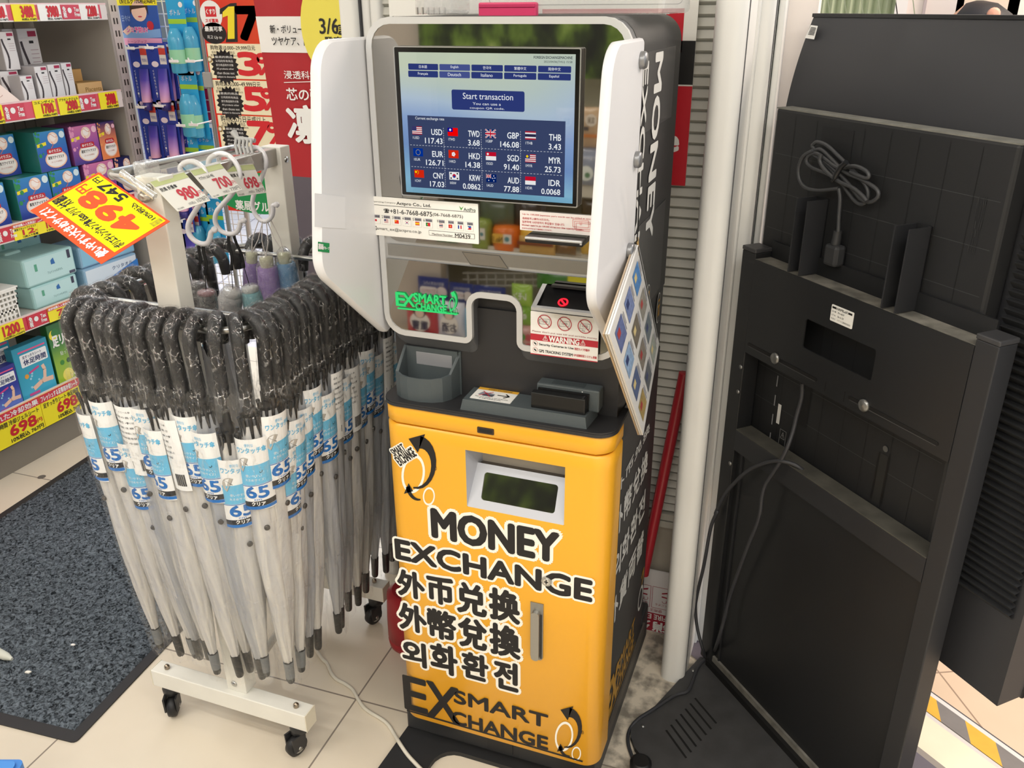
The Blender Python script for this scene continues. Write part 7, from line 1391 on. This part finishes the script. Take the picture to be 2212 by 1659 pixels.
# ------------------------------------------------------------------ banners
k3b = k3
BY = 2.6; BF = XZ((0, BY, 0)); RB = vgrad('print_red_sun', ('d8251c', 'e04a22', 'd2201c'), 'X')
l0, z_top = BF.inv(py(430, 0, BY)); x0 = l0; x1 = x0 + .60; zbot = BF.inv(py(*k3(690, 955), BY))[1] - .22
t = thing('discount_banner', 'red discount banner with big yellow 17 and percent steps, left of the dark red one', 'banner', (x0, BY, zbot)); b = B(); zt = z_top + .12
b.prism(BF, [(x0, zbot), (x1, zbot), (x1, zt), (x0, zt)], -.003, 0, RB)
def bx(X, Y): return BF.inv(py(*k3(X, Y), BY))
def bt(t_, X0, Y0, X1, Y1, m, **kw): b.text(BF, t_, *bx(X0, Y0), *bx(X1, Y1), m, **kw)
u, v_ = bx(640, 95); b.poly(BF, circle(u, v_, .045, 26), WHITE, .0006); b.rect(BF, u - .022, v_ - .006, u + .022, v_ + .026, mat('d0202c', .5), .0009); b.text(BF, 'くすり', u - .018, v_ + .002, u + .018, v_ + .018, WHITE, d=.0012, bold=.04); b.text(BF, 'スギ薬局', u - .026, v_ - .024, u + .026, v_ - .012, mat('d0202c', .5), d=.0009, bold=.04)
u, v_ = bx(660, 213); b.poly(BF, circle(u, v_, .05, 24, .034), BLACK, .0006); b.text(BF, '最高可享', u - .036, v_ + .006, u + .036, v_ + .022, WHITE, d=.001, bold=.03); b.text(BF, '최고 Up to', u - .03, v_ - .02, u + .03, v_ - .006, WHITE, d=.001)
for gw, m_, d_ in ((.010, BLACK, .0008), (0, mat('f4e02a', .5), .0014)):
    P_ = [bx(*q) for q in ((748, 250), (792, 248), (790, 40), (752, 42), (715, 78), (715, 112), (748, 100))]; cx_, cz_ = sum(q[0] for q in P_) / 7, sum(q[1] for q in P_) / 7
    b.poly(BF, [(x + (gw if x > cx_ - .008 else -gw) * 1.0, z + (gw if z > cz_ else -gw)) for x, z in P_], m_, d_); b.text(BF, '7', *bx(825, 248), *bx(940, 50), mat('f2b52a', .5), d=.0012, bold=.045, out=BLACK, outw=.07); b.text(BF, '7', *bx(825, 248), *bx(940, 50), mat('f2b52a', .5), d=.004, bold=.035); u2, _v = bx(1000, 200); b.text(BF, '%', u2, bx(1000, 252)[1], u2 + .1, bx(1000, 60)[1], mat('f2a52a', .5), d=.0012, bold=.05, out=BLACK, outw=.1)
CRM = mat('f7eecb', .5)
for j, (ya, yb, head, num) in enumerate(((500, 278, '购物满10,000~29,999日元', '3'), (725, 510, '购物满30,000~49,999日元', '5'), (945, 735, '购物达5万日元或以上', '7'))):
    xs = 620 + 34 * j; c0, c1 = bx(xs + 25, ya), bx(xs, yb); b.rect(BF, c0[0] - .002, c0[1], x1 - .012, c1[1], CRM, .0006); bt(head, xs + 18, yb + 42, xs + 300, yb + 14, INK, d=.001, bold=.01); bt('免税商品対象・含税品', xs + 25, yb + 65, xs + 170, yb + 50, mat('6a6048', .5), d=.001); bt('部分商品除外 Some products', xs + 20, yb + 85, xs + 190, yb + 70, mat('6a6048', .5), d=.001)
    u, v_ = bx(xs + 110, yb + 150); P_ = [(u + (.058 if i % 2 else .048) * cos(pi * i / 20), v_ + (.058 if i % 2 else .048) * sin(pi * i / 20)) for i in range(40)]; b.poly(BF, P_, BLACK, .001)
    for k_ in range(6): b.text(BF, ('最高的商品', '公司的所有商品', '部分商品除外对象', 'All products other', 'than those not', 'subject to discounts')[k_], u - .036, v_ + .028 - .013 * k_, u + .036, v_ + .036 - .013 * k_, WHITE, d=.0014)
    bt(num, xs + 205, ya - 22, xs + 325, ya - 160, mat('d8222c', .5), d=.0012, bold=.06); q0, q1 = bx(xs + 320, ya - 25), bx(xs + 390, ya - 155); b.text(BF, '%', q0[0], q0[1], q0[0] + .09, q1[1], mat('d8222c', .5), d=.0012, bold=.05)
    u, v_ = bx(xs + 12 if j != 1 else xs + 0, ya - 120)
    if j != 1: b.poly(BF, circle(u, v_, .011, 16), mat('b8a070', .35, .7), .0012); b.poly(BF, circle(u, v_, .006, 14), mat('efe9dc', .5), .0016)
u, v_ = bx(900, 1200); b.rect(BF, u - .16, v_ - .02, x1, bx(900, 1130)[1], mat('e04a22', .5), .0006); b.poly(BF, circle(u + .02, v_ - .02, .19, 30, .075), mat('15904f', .5), .001); b.text(BF, '薬局グループ', u - .08, v_ - .085, u + .14, v_ - .05, WHITE, d=.0014, bold=.03)
b.build('printed_sheet', t); b = B(); b.tube([V((x0 - .012, BY + .004, 0)), V((x0 - .012, BY + .004, z_top + .2))], .008, mat('8f8f8c', .35, .6), 10); b.box(x0 - .025, x0 + .01, BY - .008, BY + .016, bx(600, 520)[1] - .02, bx(600, 500)[1] + .02, mat('9a9a98', .4), .002); b.build('stand_pole', t)
# dark red new product banner
DY = 2.2; DF = XZ((0, DY, 0)); 
def dx_(X, Y): return DF.inv(py(*k3(X, Y), DY))
def dt(t_, X0, Y0, X1, Y1, m, **kw): b.text(DF, t_, *dx_(X0, Y0), *dx_(X1, Y1), m, **kw)
tl_, tr_ = dx_(912, -10), dx_(1537, -10); bl_ = dx_(1165, 1700); xr = tr_[0] + .0; zb_ = bl_[1] - .4; zt = tl_[1] + .05
t = thing('new_product_banner', 'dark red banner with white script and a yellow date disc behind the left wing', 'banner', (tl_[0] + .15, DY, zb_)); b = B(); nx_, nz_ = 14, 30; xl_ = lambda z: tl_[0] + (bl_[0] - tl_[0]) * (zt - z) / (zt - bl_[1])
def sheet(za, zb2, m, d=0.0, xa=None, xb=None):
    vs = []
    for j in range(nz_ + 1):
        z = za + (zb2 - za) * j / nz_
        for i in range(nx_ + 1): x = (xl_(z) if xa is None else xa) + ((xr if xb is None else xb) - (xl_(z) if xa is None else xa)) * i / nx_; vs.append(DF(x, z, d + .004 * sin(x * 40 + z * 9) * (.3 + .7 * abs(sin(z * 3)))))
    b.add(vs, [(j * (nx_ + 1) + i, j * (nx_ + 1) + i + 1, (j + 1) * (nx_ + 1) + i + 1, (j + 1) * (nx_ + 1) + i) for j in range(nz_) for i in range(nx_)], m, True)
CR = mat('b01c28', .45, noise=.05, scale=6); zg = dx_(1200, 1130)[1]; zw1, zw0 = dx_(1000, 105)[1], dx_(1000, 335)[1]
sheet(zb_, zg, mat('5d5660', .6, noise=.08, scale=5)); sheet(zg, zt, CR); sheet(zw0, zw1, mat('f3f1ee', .5), .002)
u, v_ = dx_(1425, 170); b.poly(DF, circle(u, v_, .098, 34, .135), mat('f0e25c', .5), .009); dt('3/6', 1350, 215, 1465, 118, INK, d=.0105, bold=.02); u2, v2 = dx_(1478, 190); b.poly(DF, circle(u2, v2, .013, 14), INK, .0105); b.text(DF, '月', u2 - .007, v2 - .008, u2 + .007, v2 + .008, mat('f0e25c', .5), d=.012); dt('発売', 1380, 285, 1490, 235, INK, d=.0105, bold=.03)
dt('新・ボリューム＆', 1030, 212, 1302, 160, INK, d=.008, bold=.015); dt('ツヤケア、誕生。', 1042, 290, 1335, 235, INK, d=.008, bold=.015)
dt('浸透科学', 1118, 502, 1330, 455, WHITE, d=.007, bold=.01); p_, q_ = dx_(1115, 527), dx_(1330, 520); b.line(DF, [p_, q_], .002, WHITE, .007); dt('芯の強さ', 1135, 640, 1420, 570, WHITE, d=.007, bold=.02); dt('凛', 1150, 905, 1340, 680, WHITE, d=.008, bold=.03)
b.build('printed_cloth', t); b = B(); b.tube([V((xr - .01, DY + .02, 0)), V((xr - .01, DY + .02, zt))], .009, mat('d9d9d6', .4), 8); b.box(xr - .2, xr + .1, DY - .05, DY + .09, 0, .04, mat('cfcfcc', .5), .008); b.build('stand', t)

# ================================================================== goods behind the camera, seen in the mirrored face of the machine
MY = YH - .001
def mv(x, y, Y): p = py(x, y, 2 * MY - Y); return V((p.x, Y, p.z))            # the real point that shows at photo x, y by way of the mirror
BYR = -.55; RF = Fr((0, BYR, 0), (-1, 0, 0), (0, 0, 1))
t = thing('candy_display_rack', 'beige display rack behind the camera, seen only as a reflection in the machine', 'shelf', (-1.2, -.7, 0))
b = B(); b.box(-2.05, -.45, -.95, -.93, 0, 1.85, mat('aaa693', .7)); b.build('back_panel', t)
ZM = {'low': mv(950, 728, BYR).z, 'mid': mv(1090, 540, BYR).z, 'top': mv(1280, 405, BYR).z}
for k_, z_ in ZM.items(): b = B(); b.box(-2.0, -.5, -.93, BYR + .0, z_ - .03, z_ - .004, mat('cfc9b6', .5)); b.rect(RF, .5, z_ - .04, 2.0, z_ + .012, mat('e2c24a' if k_ == 'low' else 'd9d4c4', .4), .001); b.build('shelf_board', t)
fol, nt, o = new_nodes('leaf_print'); p = nt.nodes.new('ShaderNodeBsdfPrincipled'); p.inputs['Roughness'].default_value = .5; tc = nt.nodes.new('ShaderNodeTexCoord'); mp = nt.nodes.new('ShaderNodeMapping'); mp.inputs['Scale'].default_value = (9, 1, 5)
ns = nt.nodes.new('ShaderNodeTexNoise'); ns.inputs['Scale'].default_value = 1.2; ns.inputs['Detail'].default_value = 5; rp = nt.nodes.new('ShaderNodeValToRGB'); el = rp.color_ramp.elements; el[0].position = .36; el[0].color = (*lin('1c2014'), 1); el[1].position = .75; el[1].color = (*lin('a9b87a'), 1)
for q_, c in ((.46, '34421c'), (.56, '5f7a2c'), (.64, '7f9a45')): e = el.new(q_); e.color = (*lin(c), 1)
nt.links.new(tc.outputs['Object'], mp.inputs[0]); nt.links.new(mp.outputs[0], ns.inputs['Vector']); nt.links.new(ns.outputs['Fac'], rp.inputs[0]); nt.links.new(rp.outputs[0], p.inputs['Base Color']); nt.links.new(p.outputs[0], o.inputs[0])
a_, c_ = mv(905, 100, BYR + .02), mv(1345, 172, BYR + .02); b = B(); b.box(a_.x, c_.x + .25, BYR - .02, BYR + .02, c_.z, 1.82, fol); tag(b.build('leaf_photo_board', loc=(a_.x, BYR, c_.z)), 'dark green leaf photo board reflected at the top of the mirrored face', 'board')
b = B(); q = mv(840, 300, -.60); b.box(q.x - .6, a_.x + .02, -.66, -.60, 0, 2.0, mat('c9beb0', .7)); tag(b.build('beige_partition', loc=(q.x, -.6, 0)), 'plain beige partition reflected left of the touchscreen', 'partition')
def pouch(x0, y0, x1, y1, col, lb, art=None, Y=BYR + .03, d_=.05, film_=False, grp='snack pouches seen in the mirror'):
    a, c = mv(x0, y1, Y), mv(x1, y0, Y); w, h = abs(c.x - a.x), abs(c.z - a.z); cx, cz = (a.x + c.x) / 2, (a.z + c.z) / 2; n_ = 12; vs = []; rn = random.Random(int(x0))
    for sgn in (1, -1):
        for j in range(n_ + 1):
            for i in range(n_ + 1): s_, t2 = i / n_ * 2 - 1, j / n_ * 2 - 1; vs.append(V((cx - s_ * w / 2, Y + sgn * d_ / 2 * max(0, (1 - s_ ** 4)) * max(0, (1 - t2 ** 2)) ** .6 + rn.uniform(-.0015, .0015), cz + t2 * h / 2)))
    fs = []; M_ = (n_ + 1) ** 2
    for j in range(n_):
        for i in range(n_):
            q = j * (n_ + 1) + i; fs.append((q, q + 1, q + n_ + 2, q + n_ + 1)); fs.append((M_ + q, M_ + q + n_ + 1, M_ + q + n_ + 2, M_ + q + 1))
    t_ = thing('snack_pouch', lb, 'pouch', (cx, Y, cz - h / 2), grp); b = B(); b.add(vs, fs, mat(col, .25, coat=.3), True); b.build('bag', t_)
    if art: b = B(); F = Fr((cx + w / 2, Y + d_ / 2 + .002, cz - h / 2), (-1, 0, 0), (0, 0, 1)); art(b, F, w, h); b.build('printed_front', t_)
def face_art(col, word):
    def art(b, F, w, h): b.poly(F, circle(w * .5, h * .45, w * .32, 18, h * .26), mat('f4efe8', .4), .0005); b.poly(F, circle(w * .5, h * .72, w * .2, 16), mat('2a2430', .4), .0008); b.poly(F, circle(w * .5, h * .68, w * .14, 16), mat('f0d2c2', .4), .0011); b.text(F, word, w * .24, h * .24, w * .76, h * .48, mat('2a2a4a', .4), d=.0014, bold=.03); b.rect(F, w * .1, h * .04, w * .9, h * .14, mat(col, .4), .0005)
    return art
pouch(882, 650, 945, 722, 'c0404a', 'red and white pouch with two dark characters, low in the left mirror', face_art('c8303a', '重曹'))
pouch(948, 655, 1004, 728, 'd9dce8', 'blue dotted white pouch beside the red one, low in the left mirror', face_art('3a4a9a', 'お酒'))
pouch(1006, 668, 1030, 735, '8fc0dc', 'light blue pouch cut by the notch of the machine face', None)
def navy(b, F, w, h): b.poly(F, circle(w * .2, h * .45, h * .22, 14), mat('f0e6e0', .4), .0008); b.poly(F, rrect(w * .34, h * .3, w * .92, h * .62, h * .12, 4), mat('f4f0ea', .4), .0008); b.text(F, '毛穴 なめらか', w * .4, h * .38, w * .86, h * .54, mat('b04a5a', .4), d=.0012); b.text(F, '毎日のお手入れに', w * .12, h * .7, w * .8, h * .84, WHITE, d=.0008)
for x0, y0, x1, y1, lb in ((905, 602, 968, 648, 'navy header card above the red pouch, leftmost of three'), (972, 614, 1022, 656, 'navy header card in the middle of three'), (1024, 622, 1092, 664, 'navy header card over the notch, rightmost of three')): pouch(x0, y0, x1, y1, '2b3a84', lb, navy, BYR - .03, .012, grp='navy header cards seen in the mirror')
pouch(882, 568, 968, 616, 'c9cdd2', 'large white and navy net bag at the back of the left mirror', lambda b, F, w, h: [b.rect(F, w * .62, 0, w, h, mat('2a3480', .4), .0005)] + [b.line(F, [(w * .1 * i, 0), (w * .1 * i + .02, h)], .003, WHITE, .001) for i in range(10)], BYR - .2, .06)
pouch(1106, 616, 1150, 660, '9cc44a', 'yellow green snack pouch right of the notch, upper', lambda b, F, w, h: b.text(F, 'レモン', w * .2, h * .4, w * .8, h * .7, WHITE, d=.001, bold=.03))
pouch(1108, 660, 1150, 700, '7fae3a', 'green snack pouch right of the notch, lower', lambda b, F, w, h: b.text(F, 'のど飴', w * .2, h * .4, w * .8, h * .7, WHITE, d=.001, bold=.03))
pouch(1106, 702, 1160, 775, 'd8a8a0', 'pink and green fruit pouch beside the warning card', lambda b, F, w, h: [b.poly(F, circle(w * (.25 + .25 * (i % 3)), h * (.2 + .25 * (i // 3)), w * .14, 12), mat(('c8505a', '4a9a4a', 'e8b0a0')[i % 3], .4), .0005 + .0002 * i) for i in range(9)])
pouch(1160, 588, 1290, 622, '4f8a3a', 'green pouch peeking over the banknote tray', lambda b, F, w, h: b.rect(F, w * .1, h * .2, w * .45, h * .8, mat('e6e03a', .4), .0006), BYR - .04)
pouch(1318, 690, 1350, 770, '3f7a34', 'dark green pouch at the far right of the lower mirror', None)
def tan(b, F, w, h): b.poly(F, circle(w * .4, h * .7, w * .25, 18), mat('e6dccb', .5), .0005); b.text(F, '玄米', w * .25, h * .62, w * .55, h * .78, mat('5a4632', .5), d=.0008, bold=.02); b.rect(F, w * .1, h * .28, w * .9, h * .36, mat('c87a3a', .5), .0005); b.rect(F, w * .5, h * .45, w * .95, h * .54, mat('3a3a40', .5), .0005)
for i, (x0, x1) in enumerate(((1205, 1252), (1250, 1302))): pouch(x0, 232, x1, 318, 'c3a684', 'tan paper rice pouch right of the touchscreen, %s' % ('partly behind it' if i == 0 else 'by the wing'), tan)
pouch(1240, 320, 1302, 398, '8f96a8', 'grey blue berry pouch below the tan ones', lambda b, F, w, h: [b.poly(F, circle(w * .5, h * .35, w * .26, 16), mat('e6ece6', .5), .0006), b.poly(F, circle(w * .45, h * .3, w * .1, 12), mat('4a7a4a', .5), .0009), b.text(F, 'ブルーベリー', w * .15, h * .7, w * .85, h * .8, WHITE, d=.0008)])
def cap_bottle(x0, y0, x1, y1, col, lab_c, lb):
    Y = BYR + .02; a, c = mv(x0, y1, Y), mv(x1, y0, Y); r = abs(c.x - a.x) / 2; cx = (a.x + c.x) / 2; h = c.z - ZM['mid'] + .01; z0 = ZM['mid'] - .004; t_ = thing('snack_canister', lb, 'canister', (cx, Y - r, z0), 'canisters seen in the mirror')
    b = B(); b.lathe((cx, Y - r, z0), [(.0001, 0), (r * .96, 0), (r, h * .1), (r, h * .8), (r * .88, h * .96), (.0001, h)], mat(col, .3, coat=.3), 24); b.build('canister', t_)
    b = B(); F = Fr((cx + r * .7, Y + .0025, z0), (-1, 0, 0), (0, 0, 1)); w = r * 1.4; b.rect(F, 0, h * .36, w * .42, h * .74, mat('e9e6da', .4), .0); b.poly(F, circle(w * .24, h * .54, w * .13, 16), mat('2f7f8a', .4), .0004); b.rect(F, w * .42, h * .36, w, h * .74, mat(lab_c, .4), .0); b.text(F, 'No.1', w * .47, h * .40, w * .95, h * .62, mat('4a3a10', .4), d=.0006, bold=.03); b.build('label', t_)
cap_bottle(1056, 497, 1114, 545, 'ea7a2a', 'e8b84a', 'orange canister marked No.1 above the silver band'); cap_bottle(1116, 500, 1170, 545, 'e8b83a', 'f0d060', 'yellow canister beside the orange one'); cap_bottle(1012, 480, 1054, 545, '8fa04a', 'e0b030', 'olive canister left of the orange one')
pouch(1122, 515, 1200, 548, 'c9a25a', 'brown and yellow nut pouch under the note inlet', lambda b, F, w, h: b.rect(F, 0, h * .6, w, h * .8, mat('7a3a20', .4), .0006), BYR + .04)
pouch(1200, 520, 1245, 548, '7a5a30', 'dark brown pouch under the note inlet, right', None, BYR + .03); pouch(1255, 490, 1300, 548, 'd8b04a', 'yellow pouch at the lower right corner of the upper mirror', None, BYR + .03)
pouch(860, 470, 1010, 515, 'c8c0c0', 'red and white pouch under the contact card', lambda b, F, w, h: [b.rect(F, w * .5, h * .2, w * .8, h * .7, mat('b83a4a', .4), .0006), b.rect(F, w * .1, h * .1, w * .4, h * .4, mat('2f7a4a', .4), .0006)], BYR + .02)
pouch(1038, 430, 1110, 492, '5f6a50', 'dark olive clear pouch between contact card and notice card', None, BYR - .05); pouch(1110, 425, 1180, 490, '4a4034', 'dark brown pouch hanging behind the notice card', None, BYR - .06); pouch(1255, 425, 1302, 470, '5a4a2a', 'dark gold pouch behind the notice card', None, BYR - .05)
b = B()
for k_ in range(12): b.tube([mv(1010 + 20 * k_, 588, -.7), mv(1012 + 20 * k_, 606, -.66), mv(1012 + 20 * k_, 618, -.7)], .004, mat('c9c6ba', .4), 6)
for yy in (590, 604, 617): b.tube([mv(1000, yy, -.68), mv(1150, yy, -.66), mv(1250, yy, -.68)], .004, mat('c9c6ba', .4), 6)
tag(b.build('wire_basket', loc=mv(1100, 617, -.68)), 'grey wire basket reflected below the silver band of the machine', 'basket')

# person outside on the far right, only the back of a dark-haired head above the stand
hp = py(2162, 26, 3.05); t = thing('person', 'person with short dark hair outside, head bowed above the display edge', 'person', (hp.x, 3.05, 0))
SKN = mat('e0a98c', .5); b = B(); n_ = 20; prof = ((0, .16), (.3, .17), (.8, .17), (1.0, .19), (1.22, .20), (1.32, .12), (1.36, .06), (1.40, .058), (1.43, .075), (1.47, .088), (1.52, .094), (1.57, .092), (1.61, .075), (1.64, .04), (1.648, .002)); vs = []
for z, r in prof:
    for j in range(n_): a = 2 * pi * j / n_; vs.append(V((hp.x + r * cos(a) * (1 if z > 1.34 else 1.15) - max(0, z - 1.4) * .25, 3.05 + r * sin(a) * (1.1 if z > 1.34 else .65), z * (hp.z + .02) / 1.64)))
b.add(vs, [(i * n_ + j, i * n_ + (j + 1) % n_, (i + 1) * n_ + (j + 1) % n_, (i + 1) * n_ + j) for i in range(len(prof) - 1) for j in range(n_)], SKN, True); b.build('body', t)
zs_ = (hp.z + .02) / 1.64; b = B(); vs = []
for z, r in prof[9:]:
    for j in range(n_): a = 2 * pi * j / n_ * .80 + pi + .62; vs.append(V((hp.x + (r + .008) * cos(a) - (z - 1.4) * .25, 3.05 + (r + .008) * 1.1 * sin(a), z * zs_ + .004)))
b.add(vs, [(i * n_ + j, i * n_ + j + 1, (i + 1) * n_ + j + 1, (i + 1) * n_ + j) for i in range(5) for j in range(n_ - 1)], mat('1d1a1e', .5), True); b.build('hair', t)
b = B(); e = py(2142, 30, 3.0); b.lathe((e.x, 2.96, e.z), [(.0001, -.004), (.014, -.002), (.018, .003), (.012, .007), (.0001, .008)], mat('e6a890', .5), 14, (0, -1, 0)); b.build('ear', t)
b = B(); vs = []
for z, r in prof[:6]:
    for j in range(n_): a = 2 * pi * j / n_; vs.append(V((hp.x + (r + .012) * cos(a) * 1.15, 3.05 + (r + .012) * sin(a) * .68, z * zs_)))
b.add(vs, [(i * n_ + j, i * n_ + (j + 1) % n_, (i + 1) * n_ + (j + 1) % n_, (i + 1) * n_ + j) for i in range(5) for j in range(n_)], mat('3a4258', .7), True); b.build('dark_clothes', t)

for o_ in list(bpy.data.objects):
    for kk in ('_w', '_k'):
        if kk in o_: del o_[kk]
